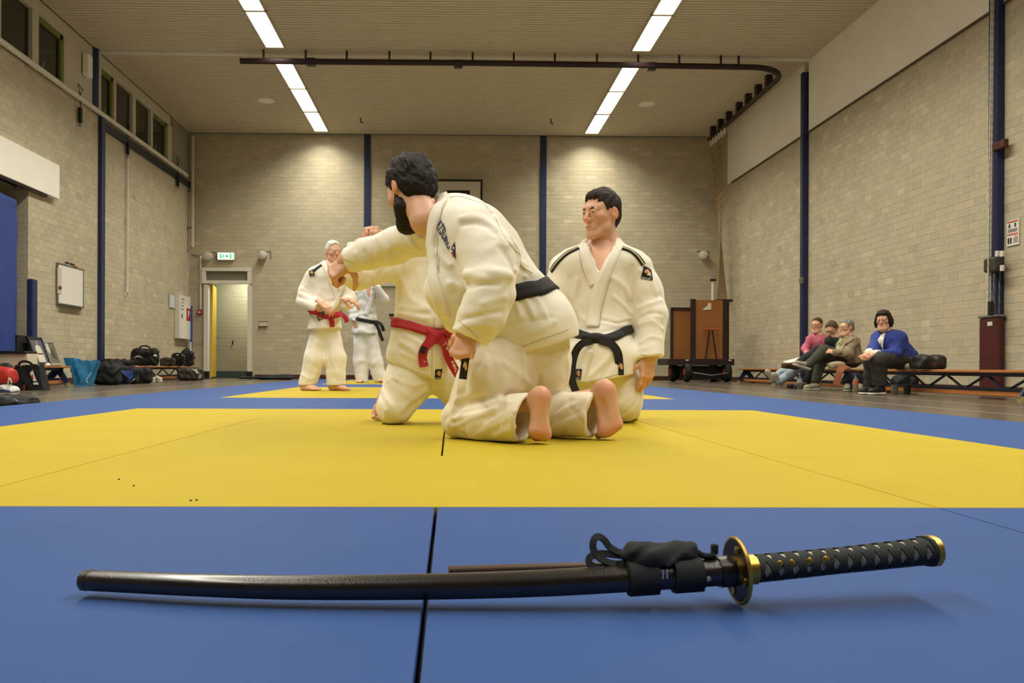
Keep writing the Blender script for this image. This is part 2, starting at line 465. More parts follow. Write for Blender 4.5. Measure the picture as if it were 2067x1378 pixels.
def brick_mesh(L, H, D, shade, name='brick'):
    mb = MB(); c = .0022
    v = [(-L/2, 0, -H/2), (L/2, 0, -H/2), (L/2, 0, H/2), (-L/2, 0, H/2)]
    w = [(-L/2 + c, -D, -H/2 + c), (L/2 - c, -D, -H/2 + c), (L/2 - c, -D, H/2 - c), (-L/2 + c, -D, H/2 - c)]
    f = [(4, 5, 6, 7), (0, 1, 5, 4), (1, 2, 6, 5), (2, 3, 7, 6), (3, 0, 4, 7)]
    return np.array(v + w), f
def shade_of():
    r = rnd.random(); b = rnd.gauss(1.0, .032)
    if r < .05: b *= .90
    elif r > .93: b *= 1.12
    t = rnd.gauss(0, .015)
    return (b * (1 + t), b, b * (1 - t))
BL, BH, CH = .226, .0955, .1
def brickwork(wall, o, ang, U0, U1, Z0, Z1, holes, key):
    """o: wall origin on its face; ang: turn about z of the (+x along, -y out) frame; key ranks bricks, smallest first"""
    Rm = rotz(ang); o = np.array(o, float); L = []
    for r in range(int((Z1 - Z0) / CH)):
        z = Z0 + (r + .5) * CH; u = U0 - (.115 if r % 2 else 0)
        while u < U1:
            a, b = max(u, U0), min(u + BL, U1)
            if b - a > .03:
                cut = [(a, b)]
                for h in holes:
                    if h[2] - .02 < z < h[3] + .02:
                        new = []
                        for p, q in cut:
                            if q <= h[0] or p >= h[1]: new.append((p, q))
                            else:
                                if p < h[0] - .03: new.append((p, h[0]))
                                if q > h[1] + .03: new.append((h[1], q))
                        cut = new
                for p, q in cut: L.append(((p + q) / 2, z, q - p))
            u += BL + .006
    full = [x for x in L if abs(x[2] - BL) < 1e-6]
    full = sorted(full, key=lambda x: key(o + Rm @ np.array([x[0], 0, x[1]])))
    ones = set(full[:300]); V = []; Fc = []; C = []
    base = [brick_mesh(BL, BH, .0022 + .0004 * (i % 4), None) for i in range(8)]
    meshes = []
    for i in range(8):
        me = bpy.data.meshes.new('brick'); v, f = base[i]; me.from_pydata(v.tolist(), [], [list(q) for q in f]); me.materials.append(M_BRICK)
        ca = me.color_attributes.new('Col', 'FLOAT_COLOR', 'POINT'); s = shade_of()
        for k in range(len(v)): ca.data[k].color = (s[0], s[1], s[2], 1)
        meshes.append(me)
    for (u, z, l) in L:
        p = o + Rm @ np.array([u, 0, z])
        if (u, z, l) in ones:
            b = bpy.data.objects.new('brick', rnd.choice(meshes)); COL.objects.link(b); b.parent = wall; b.location = p; b.rotation_euler = (0, 0, ang)
        else:
            v, f = brick_mesh(l, BH, .0022 + .0014 * rnd.random(), None); n = len(V) * 8
            V.append(v @ Rm.T + p); Fc += [tuple(i + n for i in q) for q in f]; C.append(np.tile(shade_of(), (8, 1)))
    ob = mesh_obj('brickwork', np.vstack(V), Fc, M_BRICK, wall, cols=np.vstack(C)); ob['kind'] = 'stuff'

def inview(p):
    q = proj(p); return -5 < q[0] < 2075 and -5 < q[1] < 1385
# back wall with the door opening
DX0, DX1 = P(421, 760, YB)[0], P(502, 760, YB)[0]
DZ1 = P(460, 572, YB)[2]
bw = MB()
bw.box(((XL + DX0) / 2 - .1, YB + .1, ZC / 2), (DX0 - XL + .2, .2, ZC)); bw.box(((XR + DX1) / 2 + .1, YB + .1, ZC / 2), (XR - DX1 + .2, .2, ZC))
bw.box(((DX0 + DX1) / 2, YB + .1, (ZC + DZ1) / 2), (DX1 - DX0, .2, ZC - DZ1))
wb = struct('wall_back', bw, M_MORT)
PX1, PX2 = P(741, 500, YB)[0], P(1096, 500, YB)[0]
brickwork(wb, (0, YB, 0), 0, XL, XR, .1, ZC - .02, [(DX0 - .1, DX1 + .1, -1, P(460, 541, YB)[2]), (PX1 - .08, PX1 + .08, -1, 9), (PX2 - .08, PX2 + .08, -1, 9)],
          lambda p: (abs(proj(p)[0] - 600) + abs(proj(p)[1] - 400)) if inview(p) else 9e9)
# right wall: brick below, cream band above
ZBAND = 4.73
wr = struct('wall_right', MB().box((XR + .1, (YB + YF) / 2, ZC / 2), (.2, YB - YF, ZC)), M_MORT)
brickwork(wr, (XR, 0, 0), R(-90), -YB, -7.6, .1, ZBAND, [(-10.8, -10.6, -1, 9), (-16.65, -16.45, -1, 9)], lambda p: p[1] if inview(p) else 99 + p[1])
bd = MB()
for a, b in ((-1, 4.9), (4.92, 10.59), (10.81, 16.44), (16.66, 21.3)): bd.box((XR - .012, (a + b) / 2, (ZC + ZBAND) / 2 + .01), (.024, b - a, ZC - ZBAND - .02))
bd.build('cream_band', M_CREAM, wr)
MB().box((XR - .02, 10, ZBAND + .005), (.04, 22, .02)).build('band_trim', mat('band_trim', '5b5040', .6), wr)
# left wall with a recess and a clerestory
ZS = 4.9; RY0, RY1, RZ1 = 9.2, 13.65, 3.05
lw = MB()
lw.box((XL - .1, (RY1 + YB) / 2, ZS / 2), (.2, YB - RY1, ZS)); lw.box((XL - .1, (YF + RY0) / 2, ZS / 2), (.2, RY0 - YF, ZS))
lw.box((XL - .1, (RY0 + RY1) / 2, (ZS + RZ1) / 2), (.2, RY1 - RY0, ZS - RZ1))
lw.box((XL - 1.3, (RY0 + RY1) / 2, RZ1 / 2), (.2, RY1 - RY0 + .4, RZ1)); lw.box((XL - .7, (RY0 + RY1) / 2, RZ1 + .1), (1.2, RY1 - RY0 + .4, .2))
lw.box((XL - .72, RY1 + .1, RZ1 / 2), (1.0, .2, RZ1)); lw.box((XL - .72, RY0 - .1, RZ1 / 2), (1.0, .2, RZ1))
wl = struct('wall_left', lw, M_MORT)
brickwork(wl, (XL, 0, 0), R(90), 7.6, YB, .1, ZS, [(RY0, RY1, -1, RZ1), (16.3, 16.5, -1, 9)], lambda p: p[1] if inview(p) else 99 + p[1])
brickwork(wl, (XL - 1.2, RY1, 0), 0, 0, 1.19, .1, RZ1, [], lambda p: 0)
# clerestory pieces
cl = MB()
GY = [(11.75, 12.68), (12.86, 13.81), (14.02, 14.93), (16.5, 17.12), (17.24, 18.12), (18.3, 19.2), (19.34, 20.3)]
ZW1 = 5.84
cl.box((XL - .1, (20.55 + YF) / 2, (ZC + ZW1) / 2), (.16, 20.55 - YF, ZC - ZW1))
prev = YF
for a, b in GY:
    cl.box((XL - .07, (prev + a) / 2, (ZS + ZW1) / 2), (.10, a - prev, ZW1 - ZS)); prev = b
cl.box((XL - .1, (prev + 20.62) / 2, (ZS + ZW1) / 2), (.2, 20.62 - prev, ZW1 - ZS))
tr = struct('trim_1', cl, M_OFFW)
struct('trim_2', MB().box((XL - .1, 21.3, (ZS + ZC) / 2), (.2, 1.4, ZC - ZS)), M_BRICK if False else mat('grey_render', '97907c', .9))
for i, (a, b) in enumerate(GY):
    w = struct('window_%d' % (i + 1), MB().box((XL - .09, (a + b) / 2, (ZS + ZW1) / 2), (.012, b - a, ZW1 - ZS)), M_GLASS)
    if i in (2, 3, 6):
        g = MB()
        g.box((XL - .065, b - .04, (ZS + ZW1) / 2), (.04, .08, ZW1 - ZS)); g.box((XL - .065, a + .03, (ZS + ZW1) / 2), (.04, .06, ZW1 - ZS))
        g.box((XL - .065, (a + b) / 2, ZW1 - .045), (.04, b - a, .09)); g.box((XL - .065, (a + b) / 2, ZS + .03), (.04, b - a, .06))
        g.build('window_frame', M_GREENF, w)
        h = MB(); h.tube([(XL - .08, a + .12, ZS + .03), (XL + .02, a + .10, ZS + .22), (XL - .02, a + .2, ZS + .25), (XL - .06, a + .2, ZS + .08)], .008, 6)
        h.build('window_handle', M_STEEL, w)
# front wall behind the camera
struct('wall_front', MB().box((.1, YF - .1, ZC / 2), (13.6, .2, ZC)), M_MORT)
# ceiling: dark deck, slats one by one where they can be told apart
ce = struct('ceiling', MB().box((.1, (YB + YF) / 2, ZC + .13), (13.8, YB - YF + .4, .1)), M_CDARK)
sm_ = MB().box((0, 0, .012), (XR - XL, .082, .024)); me = bpy.data.meshes.new('ceiling_slat'); me.from_pydata(sm_.v, [], [list(f) for f in sm_.f]); me.materials.append(M_CEIL)
y = 13.3
while y < YB:
    s = bpy.data.objects.new('ceiling_slat', me); COL.objects.link(s); s.parent = ce; s.location = ((XL + XR) / 2, y, ZC + rnd.uniform(0, .002)); y += .1
far = MB(); y = 13.2
while y > YF: far.box(((XL + XR) / 2, y, ZC + .012), (XR - XL, .082, .024)); y -= .1
o = far.build('ceiling_slats', M_CEIL, ce); o['kind'] = 'stuff'
for i, (px, py) in enumerate(((537, 203), (1306, 210))):
    q = onZ(px, py, ZC)
    o = MB().lathe(q - np.array([0, 0, .012]), [(.17, 0), (.18, .006), (.18, .02)], 28).build('ceiling_speaker', M_CREAM, origin=q, smooth=True)
    tag(o, 'round cream ceiling speaker %s of the two lamp rows' % ('left of the left one' if i == 0 else 'right of the right one'), 'speaker')
for i, (px, py) in enumerate(((728, 238), (1112, 240))):
    q = onZ(px, py, ZC); h = MB(); h.tube([q, q - (0, 0, .08), q - (-.03, 0, .12), q - (-.05, 0, .09)], .014, 6)
    tag(h.build('ceiling_hook', M_BLACK, origin=q), 'small dark ceiling hook, the %s of the two near the back wall' % ('left' if i == 0 else 'right'), 'hook')
# ---------------------------------------------------------------- lamps
M_DIFF = mat('lamp_diffuser', 'fffaf0', .5, emit=4.0)
M_LFR = mat('lamp_frame', 'c9bfa6', .5)
ordn = ['first', 'second', 'third', 'fourth', 'fifth', 'sixth', 'seventh', 'eighth', 'ninth', 'tenth', 'eleventh', 'twelfth', 'thirteenth', 'fourteenth', 'fifteenth', 'sixteenth', 'seventeenth', 'eighteenth']
YS = [20.82, 19.15, 17.5, 15.15, 13.5, 11.85, 10.2, 8.55, 6.9, 5.25, 3.6, 1.95, .3, -1.35]
for side, xx in (('left', -3.2), ('right', 3.4)):
    for i, yy in enumerate(YS):
        t = thing('ceiling_light', 'lit fluorescent ceiling panel, %s from the back wall in the %s row' % (ordn[i], side), 'light', (xx, yy, ZC - .03), 'fluorescent panels in the %s row' % side)
        fr = MB()
        for sx in (-1, 1): fr.box((xx + sx * .168, yy, ZC - .012), (.02, 1.63, .044))
        for sy in (-1, 1): fr.box((xx, yy + sy * .805, ZC - .012), (.356, .02, .044))
        fr.build('frame', M_LFR, t)
        MB().box((xx, yy, ZC - .01), (.316, 1.59, .01)).build('diffuser', M_DIFF, t)
        if True:
            l = bpy.data.lights.new('tube_light', 'AREA'); l.shape = 'RECTANGLE'; l.size = .3; l.size_y = 1.55
            l.energy = LAMP_POWER; l.color = LAMP_COLOR; l.spread = LAMP_SPREAD
            lo = bpy.data.objects.new('tube_light', l); COL.objects.link(lo); lo.parent = t; lo.location = (0, 0, -.012)
# ---------------------------------------------------------------- steel frame, pipe, rails
for i, X in enumerate((PX1, PX2)):
    struct('trim_%d' % (3 + i), MB().box((X, YB - .012, ZC / 2), (.155, .06, ZC), bev=.004), M_NAVY)
post = MB().box((XL + .02, 16.4, ZS / 2), (.1, .17, ZS)); post.cyl((XL - .06, 16.2, ZS), (XL - .06, 16.2, ZC), .11, n=20)
struct('trim_5', post, M_NAVY)
struct('trim_6', MB().box((XR - .04, 16.55, ZC / 2 - .1), (.14, .12, ZC - .2)), M_NAVY)
struct('trim_7', MB().box((XR - .03, 10.69, ZC / 2), (.12, .18, ZC)), M_NAVY)
struct('trim_8', MB().box((XL + .03, 19.2, ZS - .14), (.06, 5.5, .14)), M_NAVYD)
struct('trim_9', MB().cyl((XL + .07, 4, ZS + .02), (XL + .07, 21.5, ZS + .02), .045), M_WHITE, smooth=True)
bb = MB()
bb.box(((DX1 + .1 + XR) / 2, YB - .012, .05), (XR - DX1 - .2, .03, .1)); bb.box(((DX0 - .1 + XL) / 2, YB - .012, .05), (DX0 - XL - .2, .03, .1))
struct('baseboard_back', bb, mat('skirting', '4a2418', .5))
struct('baseboard_right', MB().box((XR - .012, 14.5, .05), (.03, 15, .1)), mat('skirting', '4a2418', .5))
struct('baseboard_left', MB().box((XL + .012, 17.8, .05), (.03, 8.3, .1)), mat('skirting', '4a2418', .5))
# white pipe under the ceiling at the portal frame
a, b = P(190, 104, 16.35), P(1638, 119, 16.35)
pt = thing('ceiling_pipe', 'long white pipe crossing the hall just under the ceiling', 'pipe', ((a + b) / 2))
MB().cyl(a, b, .05, n=14).build('pipe', M_WHITE, pt, smooth=True)
for px in (325, 545, 778, 1061, 1290, 1522):
    q = P(px, 104 + (px - 190) * .0104, 16.35); MB().box(q + (0, 0, .03), (.14, .12, .1), bev=.01).build('bracket', M_OFFW, pt)
# lamp guard box on the pipe (caged emergency light)
q = P(920, 98, 16.2)
t = thing('emergency_light', 'caged emergency light fixed to the ceiling pipe mid hall', 'light', q)
MB().box(q, (.36, .12, .12), bev=.02).build('housing', M_WHITE, t)
cg = MB()
for i in range(7): cg.tube([q + (-.21 + .07 * i, -.1, -.1), q + (-.21 + .07 * i, -.1, .1), q + (-.21 + .07 * i, .08, .1)], .006, 5)
for z in (-.1, .1): cg.tube([q + (-.21, -.1, z), q + (.21, -.1, z)], .006, 5)
cg.build('wire_cage', M_OFFW, t)
# maroon curtain / rope rail
ZRAIL = 5.86
def rl(px, py): return onZ(px, py, ZRAIL)
pts = [rl(485, 123), rl(700, 125), rl(950, 127), rl(1250, 131), rl(1450, 135)]
c0 = pts[-1]; xr = 6.24
arc = [np.array([xr - .75 + .75 * math.sin(s), c0[1] + .75 - .75 * math.cos(s), ZRAIL]) for s in np.linspace(0, math.pi / 2, 9)]
path = pts[:-1] + arc + [np.array([xr, 18.5, ZRAIL]), np.array([xr, 21.4, ZRAIL])]
t = thing('ceiling_rail', 'dark maroon rail bending round under the ceiling towards the climbing ropes', 'rail', c0)
MB().tube(path, .055, 8, sq=1.0).build('rail', M_MAROON, t, smooth=True)
for px in (532, 617, 700, 786, 869, 954, 1037, 1120, 1205, 1288, 1371, 1455, 1491):
    q = rl(px, 123 + (px - 485) * .0125); MB().cyl(q, (q[0], q[1], ZC), .02, n=6).build('hanger', M_MAROON, t)
for yy in (17.3, 17.9, 18.5, 19.1, 19.8, 20.4, 21.0): MB().box((xr - .03, yy, (ZRAIL + ZC) / 2), (.12, .12, ZC - ZRAIL)).build('hanger', M_MAROON, t)
for px in (628, 925, 1315):
    q = rl(px, 124 + (px - 485) * .0125); MB().box(q, (.16, .13, .13), bev=.01).build('rail_joint', M_MAROON, t)
# ---------------------------------------------------------------- door, corridor
df = MB(); zf0 = P(460, 541, YB)[2]; zm = DZ1
xa, xb = P(409, 560, YB)[0], P(509, 560, YB)[0]
df.box((DX0 - .05, YB - .02, zm / 2 - .02), (.11, .12, zm - .04)); df.box((DX1 + .03, YB - .02, zm / 2 - .02), (.10, .12, zm - .04))
df.box(((xa + xb) / 2, YB - .03, zf0 - .04), (xb - xa, .12, .08)); df.box(((xa + xb) / 2, YB - .03, zm + .03), (xb - xa, .12, .08))
df.box((xa + .05, YB - .03, (zf0 + zm) / 2 - .012), (.1, .118, zf0 - zm - .145)); df.box((xb - .05, YB - .03, (zf0 + zm) / 2 - .012), (.1, .118, zf0 - zm - .145))
d1 = struct('door_1', df, M_WHITE)
tg = MB().box(((xa + xb) / 2, YB + .0, (zf0 + zm) / 2), (xb - xa - .2, .02, zf0 - zm)); tg.build('transom_pane', mat('grey_pane', '7d7766', .3), d1)
ang = R(99); hx = DX0 + .05
lf = MB().box((.46, .022, zm / 2 + .0), (.9, .044, zm - .05)); Rm = rotz(ang)
lf.v = [tuple(Rm @ np.array(v) + np.array([hx, YB + .16, .01])) for v in lf.v]
leaf = lf.build('door_leaf', mat('yellow_door', 'e3b93a', .45), d1)
q = Rm @ np.array([.82, -.03, 1.05]) + np.array([hx, YB + .16, 0])
MB().tube([q, q + (.07, 0, 0), q + (.07, -.12, 0)], .012, 8).build('door_handle', M_STEEL, leaf)
ft = MB()
for X in (DX0 - .05, DX1 + .03): ft.box((X, YB - .03, .09), (.13, .13, .18))
ft.build('frame_foot', M_BLACK, d1)
co = MB(); co.box(((DX0 + DX1) / 2, YB + 1.75, 1.5), (4, .15, 3)); co.box((DX0 - 1.2, YB + 1, 1.5), (.1, 1.7, 3)); co.box((DX1 + 1.4, YB + 1, 1.5), (.1, 1.7, 3)); co.box(((DX0 + DX1) / 2, YB + .95, 3.0), (4, 1.8, .1))
wc = struct('wall_corridor', co, M_MORT)
Ls = L = None
brickwork(wc, ((DX0 + DX1) / 2, YB + 1.675, 0), 0, -1.2, 1.2, .05, 2.95, [], lambda p: abs(proj(p)[0] - 460) + abs(proj(p)[1] - 670))
struct('baseboard_corridor', MB().box(((DX0 + DX1) / 2, YB + 1.66, .09), (3.4, .03, .18)), mat('corridor_skirting', '4f5d5c', .5))
t = thing('corridor_light', 'ceiling light in the corridor behind the open yellow door', 'light', ((DX0 + DX1) / 2 + .3, YB + 1.0, 2.9))
MB().box(((DX0 + DX1) / 2 + .3, YB + 1.0, 2.92), (.5, .3, .06)).build('housing', M_DIFF, t)
l = bpy.data.lights.new('corridor_lamp', 'AREA'); l.size = .4; l.energy = 36; l.color = (.9, 1, .85)
lo = bpy.data.objects.new('corridor_lamp', l); COL.objects.link(lo); lo.parent = t; lo.location = (0, 0, -.06)
# transom window behind the fighters
x0, x1 = P(700, 560, YB)[0], P(800, 560, YB)[0]; z0, z1 = P(780, 574, YB)[2], P(780, 544, YB)[2]
wf = MB(); wf.box(((x0 + x1) / 2, YB - .02, z1), (x1 - x0, .08, .06)); wf.box(((x0 + x1) / 2, YB - .02, z0), (x1 - x0, .08, .09)); wf.box((x1, YB - .02, (z0 + z1) / 2), (.05, .08, z1 - z0)); wf.box((x0, YB - .02, (z0 + z1) / 2), (.05, .08, z1 - z0))
w = struct('window_8', wf, M_OFFW); MB().box(((x0 + x1) / 2, YB - .008, (z0 + z1) / 2), (x1 - x0, .01, z1 - z0)).build('pane', mat('grey_pane', '7d7766', .3), w)
# ================================================================ JUDO MATS
M_YEL = mat('yellow_vinyl', 'b29d2b', .6, var=.025, vscale=3, bump=.05, bscale=500, spec=.1)
M_BLU = mat('blue_vinyl', '36528a', .55, var=.03, vscale=3, bump=.05, bscale=500, spec=.1)
def mat_tile(x0, x1, y0, y1, m, label, group):
    g = .0016; cx, cy = (x0 + x1) / 2, (y0 + y1) / 2
    gx0 = .003 if abs(x0 + .03) < .01 else g; gx1 = .003 if abs(x1 + .03) < .01 else g
    bx = MB().box(((x0 + gx0 + x1 - gx1) / 2, cy, .02), (x1 - x0 - gx0 - gx1, y1 - y0 - 2 * g, .04), bev=.0022)
    o = bx.build('judo_mat', m, origin=(cx, cy, 0)); tag(o, label, 'mat', group)
xs6 = [-3.03, -2.03, -1.03, -.03, .97, 1.97, 2.97]
col6 = ['leftmost', 'second from the left', 'third from the left', 'fourth from the left', 'second from the right', 'rightmost']
ROWN = {}
def strip(y0, y1, what):
    for i in range(6):
        mat_tile(xs6[i], xs6[i + 1], y0, y1, M_BLU, 'blue mat, %s of six %s' % (col6[i], what), 'blue mats')
strip(-.25, 1.75, 'under and beside the sword')
strip(5.75, 7.75, 'in the strip behind the first yellow square')
strip(11.75, 13.75, 'in the strip behind the second yellow square')
strip(17.75, 18.75, 'in the last strip by the back wall')
for n, (a, nm) in enumerate(((1.75, 'first'), (7.75, 'second'), (13.75, 'third'))):
    for j in range(2):
        mat_tile(-3.03, -2.03, a + 2 * j, a + 2 * j + 2, M_BLU, 'blue border mat left of the %s yellow square, %s half' % (nm, ('near', 'far')[j]), 'blue mats')
        mat_tile(1.97, 2.97, a + 2 * j, a + 2 * j + 2, M_BLU, 'blue border mat right of the %s yellow square, %s half' % (nm, ('near', 'far')[j]), 'blue mats')
    sq = '%s yellow square' % nm
    for (x0, x1, w) in ((-2.03, -1.03, 'left'), (-1.03, .97, 'wide middle'), (.97, 1.97, 'right')):
        mat_tile(x0, x1, a, a + 1, M_YEL, 'yellow mat, %s one of the front row, %s' % (w, sq), 'yellow mats')
    for i in range(4):
        mat_tile(xs6[1 + i], xs6[2 + i], a + 1, a + 3, M_YEL, 'yellow mat, %s in the middle row, %s' % (('leftmost', 'second from left', 'second from right', 'rightmost')[i], sq), 'yellow mats')
    for i in range(2):
        mat_tile((-2.03, -.03)[i], (-.03, 1.97)[i], a + 3, a + 4, M_YEL, 'yellow mat, %s one of the back row, %s' % (('left', 'right')[i], sq), 'yellow mats')
# ================================================================ BODY PARTS (built once in their own frame, then posed)
M_SKIN = mat('skin', 'dfae93', .5, var=.05, vscale=25, bump=.03, bscale=300, vcol=True, spec=.35)
M_EYE = mat('eye_white', 'd9d2c8', .2)
M_IRIS = mat('eye_iris', '1d130d', .15)
def T(loc, x=None, y=None, z=None, s=1.):
    """4x4 from two of three axes"""
    n = lambda v: np.asarray(v, float) / np.linalg.norm(v)
    if z is None: x, y = n(x), n(y); z = n(np.cross(x, y)); x = np.cross(y, z)
    elif x is None: y, z = n(y), n(z); x = n(np.cross(y, z)); z = np.cross(x, y)
    else: x, z = n(x), n(z); y = n(np.cross(z, x)); x = np.cross(y, z)
    m = np.eye(4); m[:3, 0] = x * s; m[:3, 1] = y * s; m[:3, 2] = z * s; m[:3, 3] = loc; return m
def ap(M, V): return np.asarray(V, float) @ M[:3, :3].T + M[:3, 3]
class Skin:
    """collects the pieces of one body and joins them into one mesh"""
    def __init__(s): s.V = []; s.F = []; s.C = []; s.n = 0
    def add(s, V, Fq, C=None, M=None, flip=False):
        if M is not None: V = ap(M, V)
        Fq = np.asarray(Fq)
        if flip: Fq = Fq[:, ::-1]
        s.V.append(V); s.F.append(Fq + s.n); s.C.append(np.ones((len(V), 3)) if C is None else C); s.n += len(V)
    def build(s, parent, m=None, name='body'):
        return mesh_obj(name, np.vstack(s.V), np.vstack(s.F), m or M_SKIN, parent, None, True, np.vstack(s.C))
def sm(a, b, x): t = np.clip((x - a) / (b - a), 0, 1); return t * t * (3 - 2 * t)
# face looks along +y, z up, x to the person's left
def head_sdf(f=0., jaw=1., nose=1., age=0., fat=0.):
    s = SDF()
    s.ell((0, -.012, .036), (.077, .098, .086), k=.03)
    s.ell((0, .022, -.03), (.058 + .007 * fat, .066, .09), k=.04)
    for q in (-1, 1):
        s.chain([(q * .052 * jaw, -.012, -.035), (q * (.046 * jaw + .008 * fat), .016, -.076), (q * .018 * jaw, .07, -.108)], [.016, .017, .016], k=.025)
        s.ell((q * .043, .056, -.018), (.024, .025, .02), k=.025)
        s.cone((q * .012, .088, .026), (q * .045, .07, .028), .011, .009, k=.02)
    s.ell((0, .074, -.107), (.022 * jaw, .02, .017), k=.03)
    if fat: s.ell((0, .04, -.115), (.05, .05, .03 + .012 * fat), k=.05)
    for q in (-1, 1): s.ell((q * .032, .101, .005), (.020, .017, .0125), k=.018, op='s')
    s.cone((0, .088, .014), (0, .114 * 1.0, -.03), .0085, .0125 * nose, k=.014)
    for q in (-1, 1): s.ell((q * .0125 * nose, .1, -.034), (.0095, .012, .009), k=.01)
    for q in (-1, 1): s.ell((q * .007, .112, -.043), (.004, .006, .004), k=.003, op='s')
    for q in (-1, 1):     # lids and eyeballs
        s.ell((q * .032, .081, .0165), (.019, .0125, .0085), k=.008); s.ell((q * .032, .078, -.011), (.018, .012, .008), k=.008)
        s.ell((q * .032, .078, .004), (.0125, .0100, .0105), k=.006)
        s.chain([(q * .018, .088, .005), (q * .031, .096, .0095), (q * .046, .084, .004)], [.003, .0048, .003], k=.006)
        s.chain([(q * .019, .087, .002), (q * .031, .0915, -.005), (q * .045, .083, .001)], [.002, .0022, .002], k=.007)
    s.ell((0, .082, -.07), (.03, .017, .022), k=.02)
    s.chain([(-.026, .0885, -.070), (-.008, .0985, -.0645), (0, .098, -.066), (.008, .0985, -.0645), (.026, .0885, -.070)], [.0036, .0052, .0045, .0052, .0036], k=.006)
    s.chain([(-.024, .0885, -.0735), (0, .0965, -.0775), (.024, .0885, -.0735)], [.0036, .0062, .0036], k=.006)
    s.fold([(-.029, .0905, -.0708), (0, .102, -.0708), (.029, .0905, -.0708)], .0032, -.0032)
    for q in (-1, 1):     # ears
        s.ell((q * .079, -.012, -.004), (.011, .021, .033), rot=np.array(Matrix.Rotation(q * .35, 3, 'Z') @ Matrix.Rotation(-.15, 3, 'X')), k=.012)
        s.ell((q * .093, -.004, .001), (.011, .012, .021), k=.006, op='s')
    if age:
        for q in (-1, 1):
            s.fold([(q * .02, .104, -.03), (q * .033, .09, -.062)], .005, -.0025 * age); s.fold([(q * .02, .098, -.012), (q * .045, .085, -.014)], .004, -.002 * age)
        for z in (.055, .067, .079): s.fold([(-.04, .085, z), (.04, .085, z)], .003, -.0013 * age)
    s.cone((0, -.022, -.05), (0, -.04, -.16),   .050 + .006 * fat, .056 + .008 * fat, k=.03)
    return s
def head_cols(V, lips='c0655a', ruddy=.0, stubble=0.):
    C = np.ones((len(V), 3))
    x, y, z = V.T
    m = np.exp(-((z + .071) / .0085) ** 2 - (x / .021) ** 4) * (y > .08)
    C *= 1 - m[:, None] * np.array([.12, .38, .36])
    ck = np.exp(-((np.abs(x) - .045) / .024) ** 2 - ((z + .03) / .025) ** 2) * (y > .03) + np.exp(-(x / .018) ** 2 - ((z + .03) / .02) ** 2) * (y > .09)
    C *= 1 - ck[:, None] * np.array([.0, .12, .12]) * (1 + ruddy)
    er = (np.abs(x) > .072) * (np.abs(z) < .04)
    C *= 1 - er[:, None] * np.array([.0, .14, .16])
    if stubble:
        b = sm(-.04, -.065, z) * sm(-.02, .0, y) * (1 - m) * (z > -.13); C *= 1 - stubble * b[:, None] * np.array([.3, .3, .27])
    return C
HAIRLINE = [[-.13, -.06, -.02, -.004, .018, .03, .055, .075, .09, .12], [-.075, -.07, -.03, .02, -.012, .03, .055, .074, .082, .09]]
def hair_sdf(grow=.01, top=.012, line=None, amp=.0022, seed=0, shag=1., extra=None, streak=(0, .5, 1)):
    s = SDF()
    s.ell((0, -.014, .04), (.077 + grow, .098 + grow, .086 + top), k=.02)
    s.ell((0, -.05, -.02), (.06 + grow, .05 + grow, .06), k=.03)
    if extra: extra(s)
    lx, lz = line or HAIRLINE
    lx, lz = np.array(lx), np.array(lz)
    def cut(p):
        z0 = np.interp(p[..., 1], lx, lz) - np.where(np.abs(p[..., 0]) > .045, 0, 0) + .5 * np.maximum(0, np.abs(p[..., 0]) - .05) * sm(.03, .06, p[..., 1])
        return (z0 + .006 * np.sin(p[..., 0] * 260 + seed) * shag - p[..., 2]) * .7
    s.func(cut, 'i', .008)
    s.noise(amp * .55, .016, seed, stretch=(streak, .12)); s.noise(amp, .055, seed + 5)
    return s
def hand_sdf(curl=((20, 25, 15),) * 4, thumb=(30, 20, 20), spread=4., tdrop=.35, s_=1.):
    """wrist at the origin, fingers along +y, back of the hand +z, thumb at +x"""
    s = SDF()
    bx = [.031, .0105, -.0105, -.030]; by = [.092, .096, .091, .081]
    ln = [(.043, .025, .021), (.048, .029, .022), (.044, .027, .022), (.034, .02, .02)]; rr = [.0098, .01, .0096, .0085]
    s.cone((0, -.05, 0), (0, .005, 0), .027, .026, k=.02, sq=((0, 0, 1), .78))
    for i in range(4):
        s.cone((bx[i] * .55, .005, 0), (bx[i], by[i], .0), .0165, .0115, k=.018)
        pts = [np.array([bx[i], by[i], 0])]; a = 0; sp = R(spread * (1.2 - i * .8))
        for j in range(3):
            a -= R(curl[i][j]); d = np.array([math.sin(sp) * math.cos(a), math.cos(sp) * math.cos(a), math.sin(a)]); pts.append(pts[-1] + d * ln[i][j])
        r = rr[i]; s.chain(pts, [r * 1.06, r, r * .92, r * .78], k=.006)
        s.ell(pts[0] + (0, .002, .003), (r * 1.1,) * 3, k=.008)
    s.ell((.018, .035, -.01), (.019, .034, .015), k=.02); s.ell((-.02, .045, -.009), (.015, .036, .013), k=.02)
    a0, a1, a2 = [R(q) for q in thumb]
    p = np.array([.021, .022, -.008]); tp = [p]; ang = R(62) - a0 * .6
    for q, l in ((0, .045), (a1, .034), (a2, .028)):
        ang = ang - 0 if q == 0 else ang + q
        d = np.array([math.cos(ang + .0), math.sin(ang), -tdrop - .4 * q]); d /= np.linalg.norm(d); tp.append(tp[-1] + d * l)
    s.chain(tp, [.0155, .0118, .0105, .0085], k=.012)
    return s
FIST = ((82, 95, 55), (85, 98, 55), (88, 98, 55), (90, 95, 50))
GRIP = ((60, 75, 40), (64, 78, 42), (68, 80, 42), (72, 80, 40))
LOOSE = ((18, 28, 16), (24, 34, 18), (28, 38, 20), (32, 40, 22))
